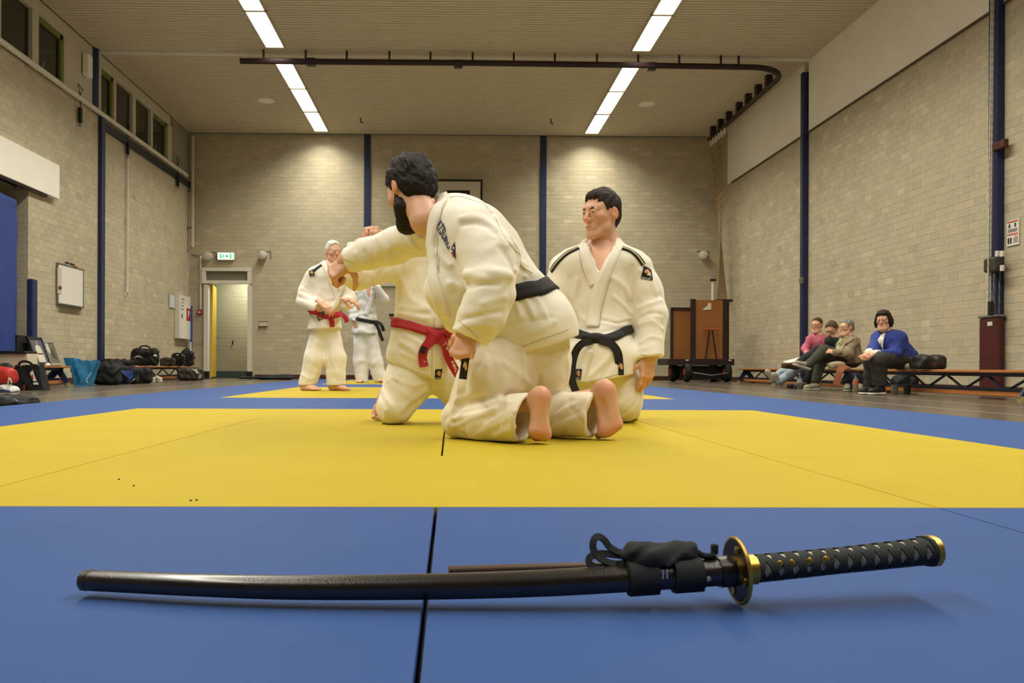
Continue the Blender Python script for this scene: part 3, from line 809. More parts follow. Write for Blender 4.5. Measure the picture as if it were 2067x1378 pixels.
def add_hand(sk, M, curl, thumb=(30, 20, 20), h=.0042, mirror=False, tdrop=.35, spread=4., tint=(1, .9, .88)):
    sd = hand_sdf(curl, thumb, spread, tdrop); V, Fq = sd.mesh(h, .015)
    if mirror: V = V * np.array([-1, 1, 1])
    C = np.ones((len(V), 3)); C *= 1 - sm(.06, .12, V[:, 1])[:, None] * (1 - np.array(tint)); sk.add(V, Fq, C, M, flip=mirror)
def foot_sdf(toe=0.):
    """heel at the origin, toes along +y, sole on z=0, big toe at +x; toe = upward bend of the toes in degrees"""
    s = SDF()
    s.ell((0, .014, .036), (.036, .040, .038), k=.03)
    s.cone((0, .036, .05), (0, .046, .15), .036, .036, k=.04)
    s.cone((0, .02, .034), (-.012, .16, .02), .029, .022, k=.03); s.cone((.004, .04, .055), (.026, .175, .022), .034, .021, k=.04)
    s.cone((-.028, .163, .022), (.032, .183, .024), .022, .025, k=.02)
    s.cone((-.010, .02, .024), (-.024, .155, .022), .024, .022, k=.03); s.cone((.008, .02, .03), (.02, .16, .024), .024, .022, k=.03)
    for q in (-1, 1): s.ell((q * .034, .048, .078), (.01, .014, .014), k=.02)
    s.ell((.048, .09, .0), (.026, .045, .016), k=.02, op='s')
    t = R(toe); bx = [.034, .013, -.004, -.019, -.032]; by = [.19, .195, .19, .18, .168]; ln = [.058, .052, .046, .040, .034]; rr = [.0145, .0108, .0102, .0098, .0096]
    for i in range(5):
        p = np.array([bx[i], by[i], .015]); d = np.array([0, math.cos(t), math.sin(t)]); e = p + d * ln[i]
        s.chain([p, p + d * ln[i] * .55 + np.array([0, 0, .003]), e], [rr[i], rr[i] * .9, rr[i]], k=.006)
    if toe < 20: s.plane((0, 0, 0), (0, 0, -1), .012, (-.1, -.1, -.1), (.1, .3, .06))
    return s
def foot_cols(V):
    C = np.ones((len(V), 3)); x, y, z = V.T
    sole = np.exp(-(np.clip(z, 0, 1) / .022) ** 2)
    hot = np.exp(-((y - 0.0) / .045) ** 2) + np.exp(-((y - .18) / .035) ** 2) + (y > .2)
    return C * (1 - (sole * .45 * np.clip(hot, 0, 1))[:, None] * np.array([.08, .5, .5]))
def add_foot(sk, M, toe=0., h=.005, mirror=False):
    V, Fq = foot_sdf(toe).mesh(h, .015); C = foot_cols(V)
    if mirror: V = V * np.array([-1, 1, 1])
    sk.add(V, Fq, C, M, flip=mirror)
def add_head(sk, M, parent, h=.004, hair=None, hairmat=None, brow=None, lips='c0655a', stubble=0., ruddy=0., hair_h=None, gaze=(0, 1), **kw):
    V, Fq = head_sdf(**kw).mesh(h, .02); sk.add(V, Fq, head_cols(V, lips, ruddy, stubble), M)
    for q in (-1, 1):
        e = MB(); pr = [(.0002, .0131)] + [(.0131 * math.sin(a), .0131 * math.cos(a)) for a in np.linspace(.2, 2.4, 8)]
        c = np.array([q * .032, .0822, .004]); g = np.array([gaze[0] * .5, 1, gaze[1] * .0]); g /= np.linalg.norm(g)
        e.lathe(c, pr[::-1], 14, axis=g); e.v = [tuple(ap(M, np.array(v))) for v in e.v]
        eo = e.build('eye', M_EYE, parent, smooth=True)
        i = MB(); i.lathe(c, [(.0062, .0118), (.0055, .0126), (.002, .0134)], 14, axis=g); i.v = [tuple(ap(M, np.array(v))) for v in i.v]
        i.build('iris', M_IRIS, eo, smooth=True)
        if brow is not None:
            b = SDF(); b.chain([(q * .013, .0945, .0195), (q * .032, .0935, .0235), (q * .05, .0795, .0185)], [.0030, .0034, .0018], k=.006); b.noise(.0005, .008, 3)
            sdf_obj('eyebrow', b, .0028, brow, parent, M=M)
    if hair is not None: sdf_obj('hair', hair, hair_h or max(h, .004), hairmat, parent, M=M)
# ---------------------------------------------------------------- judo suit pieces
M_GI = mat('cotton_gi', 'f4eee0', .9, var=.02, vscale=6, bump=.22, bscale=700, sheen=.2)
M_GI_SHADED = mat('cotton_gi_shaded', 'eee4cf', .9, var=.02, vscale=6, bump=.15, bscale=700, sheen=.2)  # front man's trousers: shaded, bounce-lit tone put into the cotton colour
M_GIW = mat('white_gi', 'e9e9ea', .9, var=.02, vscale=6, bump=.2, bscale=700, sheen=.2)
M_BELTB = mat('black_belt', '15171a', .75, bump=.3, bscale=400)
M_BELTR = mat('red_belt', 'b5182a', .6, var=.05, vscale=12, bump=.3, bscale=400)
M_PATCH = mat('patch_black', '121317', .7)
M_TAN = mat('patch_tan', 'd9a878', .7)
M_PRED = mat('patch_red', 'b33028', .7)
M_THRW = mat('thread_white', 'e8e4d8', .7)
M_THRB = mat('thread_blue', '20285f', .7)
M_STITCH = mat('stitch_line', 'c9bd9d', .9)
HORSE = [(-.34, -.42), (-.30, -.1), (-.42, .02), (-.40, .18), (-.2, .34), (-.02, .44), (.05, .36), (.22, .34), (.38, .16), (.42, -.1), (.40, -.42), (.18, -.42), (.06, -.3), (-.06, -.42)]
HORSE = [(-.42, -.08), (-.40, .06), (-.24, .26), (-.10, .40), (-.02, .48), (.04, .40), (.2, .36), (.36, .2), (.42, -.05), (.42, -.42), (.2, -.42), (.14, -.36), (.06, -.42), (-.04, -.42), (-.02, -.2), (-.08, -.1), (-.2, -.14), (-.32, -.2)]
RED = [(-.08, -.1), (.0, .06), (-.06, .14), (-.16, .06), (-.2, -.12)]
def on_surface(name, sdf, poly, c, e1, e2, off, m, parent, n=5):
    c = sdf.snap(np.array([c]), off)[0]
    v, f = gridpoly(poly, n); V, f = decal(sdf, v, f, c, e1, e2, off); return mesh_obj(name, V, f, m, parent)
def patch(sdf, c, e1, e2, parent, w, h, name='brand_patch', off=.003, txt=True, word='MATSURU'):
    """black woven patch with a tan horse head and a line of lettering"""
    e1 = np.asarray(e1, float) / np.linalg.norm(e1); e2 = np.asarray(e2, float) / np.linalg.norm(e2)
    p = on_surface(name, sdf, [(-w / 2, -h / 2), (w / 2, -h / 2), (w / 2, h / 2), (-w / 2, h / 2)], c, e1, e2, off, M_PATCH, parent, 6)
    s = min(w, h) * .78; up = h * .08
    on_surface('horse_emblem', sdf, [(x * s, y * s + up) for x, y in HORSE], c, e1, e2, off + .0012, M_TAN, p, 4)
    on_surface('horse_emblem', sdf, [(x * s, y * s + up) for x, y in RED], c, e1, e2, off + .0022, M_PRED, p, 2)
    if txt:
        v, f = text_mesh(word, h * .17, h * .003); v = v[:, :2] * np.array([.85, 1]) + (0, -h * .4)
        V, f = decal(sdf, v, f, c, e1, e2, off + .0015); mesh_obj('lettering', V, f, M_THRW, p)
    return p
# ================================================================ THE FIGHTERS
V3 = lambda *a: np.array(a, float)
def PX(d0):
    def f(px, py, d=0.): return P(px, py, d0 + d)
    return f, (lambda r: r * d0 / F_PX)
def ring(sdf, c, axis, r, n=20, off=.006, ph=0):
    a, b, t = frame_from(axis)
    return [np.asarray(c) + r * (a * math.cos(ph + 2 * math.pi * i / n) + b * math.sin(ph + 2 * math.pi * i / n)) for i in range(n)]
def rib_obj(name, sdf, pts, w, off, th, m, parent, **k):
    V, f = ribbon(sdf, pts, w, off, th, **k); return mesh_obj(name, V, f, m, parent, None, True)
def band_obj(name, path, w, th, nrm, m, parent):
    V, f = band(spline(path, 18), w, th, nrm); return mesh_obj(name, V, f, m, parent, None, False)
def stitches(sdf, pts, parent, off=.002, w=.0022, m=None, n=30):
    return rib_obj('seam', sdf, pts, w, off * .6, .0016, m or M_STITCH, parent, across=2, n=n)
def hair_mat(n, c, r=.6): return mat('hair_' + n, c, r, var=.3, vscale=90, bump=.6, bscale=260, stretch=(1, 1, .15), spec=.3)
HM_BLACK = hair_mat('black', '1b1614'); HM_BROWN = hair_mat('brown', '2c211a'); HM_WHITE = hair_mat('white', 'e4e0d6', .6)
HM_GREY = hair_mat('grey', '8d8a88', .6); HM_DBLOND = hair_mat('dark_blond', '5c4a34'); HM_RED = hair_mat('auburn', '5a3320'); HM_DARK = hair_mat('dark_brown', '2b1c16')

# ---------------------------------------------------------------- man A: kneels in front, arm reached out, back of the head to us
q, r = PX(3.45)
A = thing('person', 'bearded dark-haired man kneeling in front in white judo suit and black belt, soles towards us', 'person', (.22, 3.5, .04))
J = SDF()
waist, chest, upper = q(1022, 598, .05), q(958, 512, .05), q(930, 455, .07)
J.cone(chest, waist, .170, .156, k=.06, sq=((.5, .85, 0), .82)); J.cone(upper, chest, .112, .165, k=.08, sq=((.5, .85, 0), .85))
J.cone(q(905, 428, .12), q(965, 458, -.06), .070, .080, k=.06)
J.cone(q(897, 452, -.02), q(905, 585, -.06), .066, .075, k=.07)
J.cone(q(905, 585, -.06), q(926, 638, -.02), .074, .070, k=.07)
hip = q(1068, 655, .03)
J.cone(waist, hip, .152, .178, k=.05, sq=((.5, .85, 0), .9)); J.cone(q(1070, 662, .03), q(1078, 725, .03), .174, .182, k=.03, sq=((.5, .85, 0), .9)); J.ell(q(1088, 668, .03), (.130, .16, .115), k=.06)
sh, el, cu = q(962, 468, -.10), q(993, 578, -.24), q(946, 682, -.24)
Jt = J.copy()
Sl = SDF(); Sl.chain([sh, q(990, 520, -.17), el], [.088, .090, .082], k=.08); Sl.chain([el, q(976, 632, -.25), cu], [.082, .076, .070], k=.05)
Sl.plane(cu, V3(-.42, 0, -.9), .008); Sl.cone(el * .3 + cu * .7, cu + V3(-.03, 0, -.07), .045, .058, k=.01, op='s'); J.join(Sl, .08)
rs, re, rc = q(885, 468, .2), q(795, 497, .42), q(700, 523, .55)
Sl = SDF(); Sl.chain([rs, q(850, 473, .3), re, q(745, 512, .48), rc], [.088, .084, .070, .062, .050], k=.05)
Sl.ell(q(714, 527, .54), (.05, .05, .049), k=.03)
Sl.plane(rc, V3(-.9, .35, -.25), .008); Sl.cone(re * .25 + rc * .75, rc + V3(-.07, .03, -.02), .022, .038, k=.01, op='s'); J.join(Sl, .05)
h0, h1 = q(1155, 672, .1), q(1015, 722, -.12)
nn = np.cross(h1 - h0, V3(.0, 1, .12)); nn *= -np.sign(nn[2]); J.plane(h0 * .5 + h1 * .5, nn, .004, V3(-.1, 3, 0), V3(.8, 4.2, .62))
J.cone(q(838, 405, .12), q(893, 458, .10), .066, .060, k=.012, op='s')
H = lambda *p: hits(J, p, 3.5)
def fold(S, w, am, *p): S.fold(list(hits(S, p, 3.5)), w, am)
fold(J, .026, -.010, (1030, 578), (1065, 572), (1095, 568))
for w, am, *p in ((.016, .012, (908, 572), (950, 552), (1000, 548), (1030, 556)), (.012, -.012, (912, 592), (955, 576), (1005, 572)), (.010, -.013, (936, 452), (962, 450), (985, 457), (998, 470)), (.014, .009, (930, 440), (975, 440), (1005, 462), (1022, 495)),
                  (.012, .009, (882, 508), (905, 532), (940, 552), (975, 560)), (.012, -.009, (890, 540), (920, 565), (945, 572)), (.010, .008, (925, 622), (975, 612), (1020, 600)), (.009, -.008, (932, 645), (980, 634), (1015, 628)), (.009, .006, (928, 660), (960, 655), (1000, 660)),
                  (.010, -.010, (1010, 500), (1030, 530), (1040, 552)), (.012, .008, (1002, 440), (1030, 490), (1060, 535)), (.009, -.006, (992, 430), (1018, 475), (1046, 520)),
                  (.009, .006, (1040, 605), (1050, 635)), (.009, .006, (1062, 602), (1078, 640)), (.009, .006, (1084, 600), (1104, 640)), (.010, -.005, (1052, 606), (1066, 640)), (.008, .006, (1040, 545), (1062, 558)), (.008, .006, (1052, 535), (1072, 552)),
                  (.009, .010, (716, 512), (736, 532), (728, 548)), (.010, -.007, (735, 508), (752, 526), (745, 545)), (.016, .007, (762, 480), (782, 505), (790, 535)), (.014, -.008, (812, 452), (828, 482), (848, 500)), (.014, .008, (830, 450), (846, 480), (862, 492)), (.012, -.006, (770, 520), (800, 505), (840, 510)),
                  (.010, .006, (1030, 690), (1075, 670), (1120, 650)), (.010, -.005, (1020, 660), (1060, 650), (1110, 640)), (.012, .006, (885, 600), (890, 640), (905, 665))):
    fold(J, w, am, *p)
J.creases([sh, q(990, 520, -.17), el, q(976, 632, -.25), cu], [.088, .090, .082, .076, .07], 9, 5, .0045, .009, .7)
J.creases([re, q(745, 512, .48), rc], [.07, .062, .05], 5, 8, .004, .008, .7)
J.noise(.0016, .12, 3)
sdf_obj('gi_jacket', J, .0062, M_GI, A)
Tr = SDF()
Tr.ell(q(1074, 700, .05), (.125, .14, .13), k=.06); Tr.ell(q(1092, 745, .06), (.115, .125, .12), k=.08)
k1, k2 = q(931, 845, -.02), q(1012, 838, .22)
an1 = q(1058, 844, -.25); an2 = q(1198, 837, -.08)
Tr.chain([q(1052, 712, .0), q(992, 768, -.05), k1], [.122, .120, .076], k=.06)
Tr.chain([k1, q(985, 848, -.11), an1], [.077, .088, .092], k=.014)
Tr.plane(an1 + V3(.004, 0, 0), V3(.84, -.50, -.22), .006, an1 - .14, an1 + .14)
Tr.cone(q(1005, 846, -.14), an1 + V3(.06, -.055, 0), .058, .080, k=.008, op='s')
Tr.chain([q(1080, 700, .12), q(1040, 770, .16), k2], [.13, .13, .074], k=.06)
Tr.chain([k2, q(1100, 838, .05), an2], [.075, .087, .090], k=.014)
Tr.plane(an2, V3(.84, -.52, -.12), .006, an2 - V3(.06, .14, .14), an2 + .14)
Tr.cone(q(1150, 838, .0), an2 + V3(.1, -.07, 0), .055, .077, k=.008, op='s')
Tr.plane((0, 0, .0425), (0, 0, -1), .010)
for w, am, *p in ((.014, -.015, (925, 818), (960, 806), (1010, 800), (1080, 797)), (.009, .009, (912, 845), (950, 838), (1000, 825)), (.008, .007, (915, 862), (955, 842), (990, 833)), (.008, .007, (945, 884), (985, 865), (1030, 842)), (.010, .006, (1000, 880), (1025, 868), (1040, 862)),
                  (.012, -.010, (1150, 806), (1120, 832), (1108, 865)), (.008, .007, (1120, 838), (1160, 816), (1195, 802)), (.008, -.006, (1125, 850), (1165, 832), (1190, 822)), (.012, .008, (940, 725), (925, 780), (912, 835)), (.010, -.006, (955, 730), (938, 785), (925, 830)), (.012, .006, (985, 740), (950, 800), (930, 835)),
                  (.014, -.010, (1075, 795), (1090, 755), (1128, 722)), (.012, .007, (1020, 735), (1060, 765), (1085, 790)), (.014, .008, (1140, 700), (1148, 745), (1140, 785)), (.009, .006, (905, 850), (908, 872), (925, 884)), (.008, -.006, (918, 852), (922, 870), (940, 880)), (.007, .005, (945, 812), (985, 805), (1030, 812)), (.008, .005, (980, 858), (1010, 840), (1040, 830))):
    fold(Tr, w, am, *p)
Tr.creases([q(1052, 712, .0), q(992, 768, -.05), k1], [.13, .122, .08], 6, 12, .004, .010, .9)
Tr.creases([k1, q(985, 848, -.11), an1], [.077, .088, .092], 6, 13, .004, .008, .9); Tr.creases([k2, q(1100, 838, .05), an2], [.075, .087, .09], 5, 14, .004, .008, .9)
Tr.noise(.0016, .10, 9)
Tr.plane((0, 0, .0425), (0, 0, -1), .004); sdf_obj('gi_trousers', Tr, .0062, M_GI_SHADED, A)
sk = Skin()
hd = q(829, 384, .1)
MA = T(hd, y=(-.54, .73, -.42), z=(-.22, .36, .9), s=1.06)
def beard(grow):
    s = SDF()
    for qd in (-1, 1): s.chain([(qd * .060, .004, -.022), (qd * .052, .008, -.078), (qd * .018, .07, -.114)], [.011 + grow, .021 + grow, .020 + grow], k=.03)
    s.ell((0, .035, -.118), (.046, .05, .022), k=.03); s.ell((0, .075, -.112), (.024 + grow, .024 + grow, .022 + grow), k=.02); s.noise(.0016, .014, 4, stretch=((0, .3, 1), .15))
    s.chain([(-.028, .086, -.06), (0, .1, -.054), (.028, .086, -.06)], [.006, .007, .006], k=.008)
    return s
lineA = [[-.13, -.06, -.03, -.006, .008, .02, .04, .058, .075, .09, .12], [-.10, -.10, -.055, .026, .0, -.01, .03, .05, .062, .07, .08]]
add_head(sk, MA, A, .0042, hair=hair_sdf(.012, .016, lineA, amp=.0028, seed=2), hairmat=HM_BLACK, brow=HM_BLACK, hair_h=.0034)
sdf_obj('beard', beard(.004), .0038, HM_BLACK, A, M=MA)
B0 = SDF(); B0.chain([ap(MA, V3(0, -.02, -.06)), q(880, 442, .1), q(925, 478, .06)], [.050, .056, .07], k=.03)
B0.chain([q(930, 475, .06), chest, waist, hip], [.075, .11, .11, .11], k=.05)
B0.chain([sh, el, cu + V3(-.01, 0, -.02)], [.055, .045, .031], k=.03); B0.chain([rs, re, rc, q(692, 532, .56)], [.05, .042, .033, .028], k=.03)
f1, f2 = q(1101, 790, -.31), q(1226, 785, -.115)
f1[2] = .2245; f2[2] = .248
MF1 = T(f1, y=(-.06, .03, -1), z=(-.50, .86, 0), s=.84); MF2 = T(f2, y=(.14, 0, -1), z=(-.30, .95, 0), s=.94)
B0.chain([hip, k1, ap(MF1, V3(0, .046, .13))], [.1, .05, .032], k=.03); B0.chain([hip, k2, ap(MF2, V3(0, .046, .13))], [.1, .05, .035], k=.03)
V, Fq = B0.mesh(.009); sk.add(V, Fq)
add_foot(sk, MF1, 80, .0036); add_foot(sk, MF2, 80, .0036, mirror=True)
add_hand(sk, T(q(948, 668, -.25), y=(-.42, -.1, -1), z=(-.5, -.85, .1)), FIST, (70, 45, 40))
add_hand(sk, T(q(706, 524, .55), y=(-.80, -.02, -.62), z=(-.40, -.80, .45), s=1.1), ((70, 88, 50), (72, 90, 50), (74, 90, 50), (76, 90, 50)), (100, 50, 40), mirror=True, tdrop=.8)
sk.build(A)
lp = list(hits(J, [(893, 402), (879, 430), (871, 465), (869, 505), (873, 550), (884, 600), (897, 640)], 3.5))
rib_obj('lapel', J, [q(868, 408, .34), q(886, 392, .22)] + lp, .052, .003, .011, M_GI, A, n=56)
for off_ in ((903, 405), (890, 435), (883, 470), (882, 510), (887, 550)),: stitches(J, hits(J, off_, 3.5), A, .003)
stitches(J, H((908, 398), (930, 396), (955, 404), (985, 420)), A, .001)
stitches(J, H((1000, 440), (1028, 490), (1062, 545)), A, .001); stitches(J, H((1012, 448), (1040, 492), (1075, 550)), A, .001)
stitches(J, H((1018, 712), (1060, 697), (1110, 678), (1148, 664)), A, .001); stitches(J, H((926, 645), (945, 662), (966, 684)), A, .001)
bpts = list(hits(Jt, [(960, 606), (1000, 600), (1035, 593), (1070, 584), (1096, 580)], 3.5))
bpts = [q(930, 612, .1)] + bpts + [q(1106, 590, .12), q(1085, 592, .24), q(1030, 595, .33), q(970, 604, .30), q(935, 612, .2)]
belt = rib_obj('belt', Jt, bpts, .064, .005, .008, M_BELTB, A, closed=True, n=72)
be = band_obj('belt_end', [q(946, 690, -.26), q(942, 712, -.255), q(938, 735, -.25), q(934, 765, -.25)], .03, .007, (.55, -.8, 0), M_BELTB, belt)
bw_ = MB(); bw_.prism([q(938.5, 738, -.262) + V3(x * .018, -.002, y * .036) for x, y in HORSE], (0, -.001, 0)); bw_.build('horse_emblem', M_TAN, be)
e1 = V3(.58, 0, -.81); e2 = V3(.81, 0, .58)
v, f = text_mesh('MATSURU', .046, .0012)
V, f = decal(J, v[:, :2] * np.array([.78, 1.1]), f, H((893, 467))[0], e1, e2, .003); mesh_obj('embroidered_lettering', V, f, M_THRB, A)
ec = H((917, 503))[0]; ea, eb = V3(.9, 0, -.42), V3(.42, 0, .9)
em = on_surface('embroidered_emblem', J, [(x * .062, y * .066) for x, y in HORSE], ec, ea, eb, .003, M_THRB, A)
on_surface('emblem_detail', J, [(x * .03 - .002, y * .026 - .02) for x, y in HORSE], ec, ea, eb, .0045, M_PRED, em)
on_surface('emblem_detail', J, [(-.012, -.002), (.012, .004), (.018, .012), (-.01, .007)], ec, ea, eb, .0045, M_THRW, em)
# ---------------------------------------------------------------- man B: kneels facing us, head hidden, red belt
q, r = PX(4.32)
B = thing('person', 'man kneeling behind the bearded one, white judo suit with bright red belt, face hidden', 'person', (-.1, 4.3, .04))
def fold(S, w, am, *p): S.fold(list(hits(S, p, 4.3)), w, am)
J = SDF(); sqy = ((0, 1, 0), .72)
J.cone(q(868, 532), q(866, 640), .165, .163, k=.06, sq=sqy); J.cone(q(850, 520), q(895, 520), .1, .1, k=.06)
J.cone(q(866, 655), q(858, 715), .158, .18, k=.05, sq=((0, 1, 0), .85)); J.cone(q(850, 715), q(852, 770), .155, .15, k=.05, sq=((0, 1, 0), .9))
Jt = J.copy()
rs, re, rc = q(822, 520, -.03), q(722, 552, -.12), q(727, 497, -.02)
Sl = SDF(); Sl.chain([rs, q(770, 536, -.08), re], [.085, .075, .072], k=.05); Sl.chain([re, rc], [.07, .064], k=.04)
Sl.plane(rc, V3(.25, .2, 1), .006, rc - .05, rc + .15); Sl.cone(rc - V3(.0, 0, .05), rc + V3(.03, .01, .06), .035, .052, k=.006, op='s'); J.join(Sl, .05)
J.chain([q(915, 520), q(935, 600, -.1), q(925, 660, -.2)], [.08, .07, .06], k=.05)
a, b = q(797, 737, -.14), q(888, 773, -.17)
nn = np.cross(b - a, V3(0, 1, .1)); nn *= -np.sign(nn[2]); J.plane(a, nn, .004, V3(-.5, 3.5, 0), V3(.3, 5, .55))
J.cone(q(868, 480), q(868, 530), .07, .06, k=.01, op='s')
for w, am, *p in ((.02, -.012, (806, 643), (845, 655), (900, 674)), (.014, .008, (812, 565), (828, 602), (875, 632)), (.009, .007, (806, 618), (850, 624), (888, 616)), (.008, .006, (806, 632), (850, 642), (885, 642)), (.008, -.005, (806, 626), (850, 633), (886, 630)), (.010, .006, (845, 545), (850, 580), (870, 610)), (.010, .007, (808, 690), (830, 702), (858, 735)), (.009, -.006, (806, 668), (840, 680), (860, 694)), (.008, .006, (810, 712), (845, 726), (868, 735)), (.008, -.005, (806, 702), (830, 716), (850, 728)), (.009, .006, (815, 672), (845, 688), (866, 712)),
                  (.010, .010, (728, 543), (742, 560), (735, 572)), (.009, -.008, (760, 562), (775, 542), (790, 537)), (.009, .007, (742, 548), (756, 560), (752, 574)), (.010, -.007, (803, 560), (808, 590), (804, 615))): fold(J, w, am, *p)
J.creases([rs, q(770, 536, -.08), re], [.085, .075, .072], 5, 21, .004, .009, .7)
J.noise(.0016, .12, 13)
sdf_obj('gi_jacket', J, .007, M_GI, B)
Tr = SDF(); Tr.ell(q(862, 705, .03), (.16, .13, .12), k=.05)
k1, k2 = q(797, 822, -.07), q(940, 822, 0)
Tr.chain([q(842, 720, .03), q(826, 768, -.02), k1], [.12, .112, .085], k=.05); Tr.chain([q(890, 720, .03), q(918, 768, .0), k2], [.11, .1, .08], k=.05)
Tr.chain([k1 + V3(0, .02, -.01), q(786, 828, .2)], [.078, .066], k=.03); Tr.chain([k2, q(960, 832, .25)], [.08, .07], k=.03)
Tr.plane((0, 0, .0425), (0, 0, -1), .010)
for w, am, *p in ((.009, .008, (764, 795), (778, 828), (776, 846)), (.009, .007, (772, 788), (788, 815), (803, 848)), (.008, -.006, (768, 792), (782, 822), (790, 850)), (.012, .009, (862, 786), (832, 806), (815, 822)), (.008, .007, (850, 812), (828, 836), (815, 848)), (.010, .006, (800, 766), (838, 779), (866, 770)), (.008, -.006, (858, 798), (830, 822), (812, 838))): fold(Tr, w, am, *p)
Tr.creases([q(842, 720, .03), q(826, 768, -.02), k1], [.12, .112, .085], 7, 41, .0045, .010, .9)
Tr.noise(.0016, .10, 15); Tr.plane((0, 0, .0425), (0, 0, -1), .004); sdf_obj('gi_trousers', Tr, .007, M_GI, B)
sk = Skin(); MB_ = T(q(852, 405, .15), y=(-.2, -.97, -.1), z=(0, -.1, 1), s=.95)
add_head(sk, MB_, B, .007, hair=hair_sdf(.01, .01, seed=5), hairmat=HM_GREY, brow=HM_GREY)
B0 = SDF(); B0.chain([q(856, 440, .1), q(866, 510, .05), q(866, 640), q(862, 700)], [.056, .06, .10, .10], k=.04)
B0.chain([rs, re, rc, q(742, 488, -.02)], [.05, .04, .032, .03], k=.03); B0.chain([q(862, 700, .03), k1, q(768, 826, .25)], [.09, .05, .04], k=.03); B0.chain([q(862, 700, .03), k2, q(960, 826, .3)], [.09, .05, .04], k=.03)
V, Fq = B0.mesh(.01); sk.add(V, Fq)
add_hand(sk, T(q(740, 500, -.03), y=(.35, -.1, 1), z=(-.2, .9, .2), s=1.0), ((85, 60, 40), (80, 62, 40), (80, 62, 40), (85, 62, 40)), (50, 30, 30), mirror=True)
add_foot(sk, T(q(782, 834, .2) * V3(1, 1, 0) + V3(0, 0, .2), y=(-.3, .1, -1), z=(0, -1, 0), s=.75), 80, .007)
sk.build(B)
rib_obj('lapel', J, hits(J, [(905, 530), (898, 570), (892, 620), (889, 662)], 4.3), .06, .004, .01, M_GI, B)
rib_obj('lapel', J, hits(J, [(884, 690), (884, 725), (884, 764)], 4.3), .06, .003, .01, M_GI, B, n=20)
stitches(J, hits(J, [(885, 560), (880, 620), (877, 660)], 4.3), B); stitches(J, hits(J, [(873, 690), (873, 730), (873, 760)], 4.3), B); stitches(J, hits(J, [(800, 732), (840, 750), (868, 760)], 4.3), B)
fr_ = list(hits(J, [(806, 652), (825, 657), (850, 665), (880, 675), (905, 674), (925, 668)], 4.3))
belt = rib_obj('belt', J, fr_ + [q(945, 662, 0), q(915, 655, .16), q(850, 650, .16), q(808, 651, .05)], .048, .005, .009, M_BELTR, B, closed=True, n=64)
kc = hits(J, [(880, 680)], 4.3)[0]; kd = kc[1] - 4.32
kn = SDF(); kn.ell(q(880, 680, kd), (.042, .022, .03), k=.01); kn.cone(q(862, 688, kd), q(900, 672, kd), .016, .021, k=.02); kn.cone(q(868, 668, kd), q(895, 688, kd), .018, .021, k=.02)
sdf_obj('belt_knot', kn, .005, M_BELTR, belt)
kd -= .02
b1 = band_obj('belt_end', [q(882, 682, kd), q(866, 692, kd - .01), q(856, 705, kd - .01), q(853, 722, kd), q(856, 740, kd - .005)], .042, .006, (.2, -1, .1), M_BELTR, belt)
b2 = band_obj('belt_end', [q(888, 682, kd), q(900, 700, kd - .01), q(905, 720, kd - .01), q(915, 740, kd), q(926, 758, kd + .01)], .04, .006, (-.15, -1, .1), M_BELTR, belt)
mk = MB()
for i in range(7):
    c = q(899 + 3.6 * i, 694 + 8.6 * i, kd - .016)
    for k_ in range(3): mk.box(c + V3(rnd.uniform(-.008, .008), -.002, rnd.uniform(-.008, .008)), (.004, .0015, rnd.uniform(.008, .016)), rot=np.array(Matrix.Rotation(rnd.uniform(-1.4, 1.4), 3, 'Y')))
mk.build('embroidery', M_THRW, b2)['kind'] = 'stuff'
mk = MB(); mk.box(q(854, 706, kd - .014), (.026, .004, .034), rot=np.array(Matrix.Rotation(.35, 3, 'Y'))); mk.build('belt_label', M_PATCH, b1)
patch(J, hits(J, [(883, 754)], 4.3)[0], (1, 0, 0), (0, 0, 1), B, .038, .05, off=.012)

# ---------------------------------------------------------------- man C: kneels on the right, facing left
q, r = PX(4.45)
C_ = thing('person', 'short-haired young man kneeling upright in white judo suit with black belt, looking left', 'person', (.74, 4.5, .04))
def fold(S, w, am, *p): S.fold(list(hits(S, p, 4.4)), w, am)
J = SDF()
J.cone(q(1212, 565), q(1210, 655), .150, .150, k=.07, sq=((0, 1, 0), .72)); J.cone(q(1165, 524), q(1262, 524), .070, .070, k=.07)
J.cone(q(1200, 500, .03), q(1232, 496, .03), .062, .062, k=.05)
J.cone(q(1210, 672), q(1213, 720, -.03), .136, .165, k=.04, sq=((0, 1, 0), .92)); J.cone(q(1210, 725, -.04), q(1210, 790, -.05), .168, .175, k=.05, sq=((0, 1, 0), 1.0))
Jt = J.copy()
s1, e1_, c1 = q(1287, 542, .0), q(1314, 636, -.04), q(1313, 722, -.12)
s2, e2_, c2 = q(1140, 542), q(1116, 636, .0), q(1122, 712, -.05)
for pts, cf, rr in (([s1, q(1304, 590, -.01), e1_, c1], c1, .064), ([s2, q(1130, 590), e2_, c2], c2, .062)):
    Sl = SDF(); Sl.chain(pts, [.080, .076, .074, rr], k=.05); Sl.plane(cf, V3(0.04, -.12, -1), .006); Sl.cone(cf + V3(0, 0, .03), cf - V3(0, 0, .07), .042, .052, k=.006, op='s'); J.join(Sl, .05)
a, b = q(1158, 776, -.14), q(1262, 758, -.14)
nn = np.cross(b - a, V3(0, 1, .02)); nn *= -np.sign(nn[2]); J.plane(a * .5 + b * .5, nn, .004, V3(.4, 3.8, 0), V3(.93, 5.2, .5))
J.cone(q(1212, 455, .03), q(1215, 508, .02), .074, .060, k=.012, op='s')
va, vb = q(1203, 553), q(1211, 500)
def vneck(p):
    t = (p[..., 2] - va[2]) / (vb[2] - va[2]); return np.maximum(np.maximum(-(Jt(p) + .04), (np.abs(p[..., 0] - va[0] - (vb[0] - va[0]) * t) - .066 * np.clip(t, -1, 1.3)) * .8), p[..., 1] - va[1] - .03)
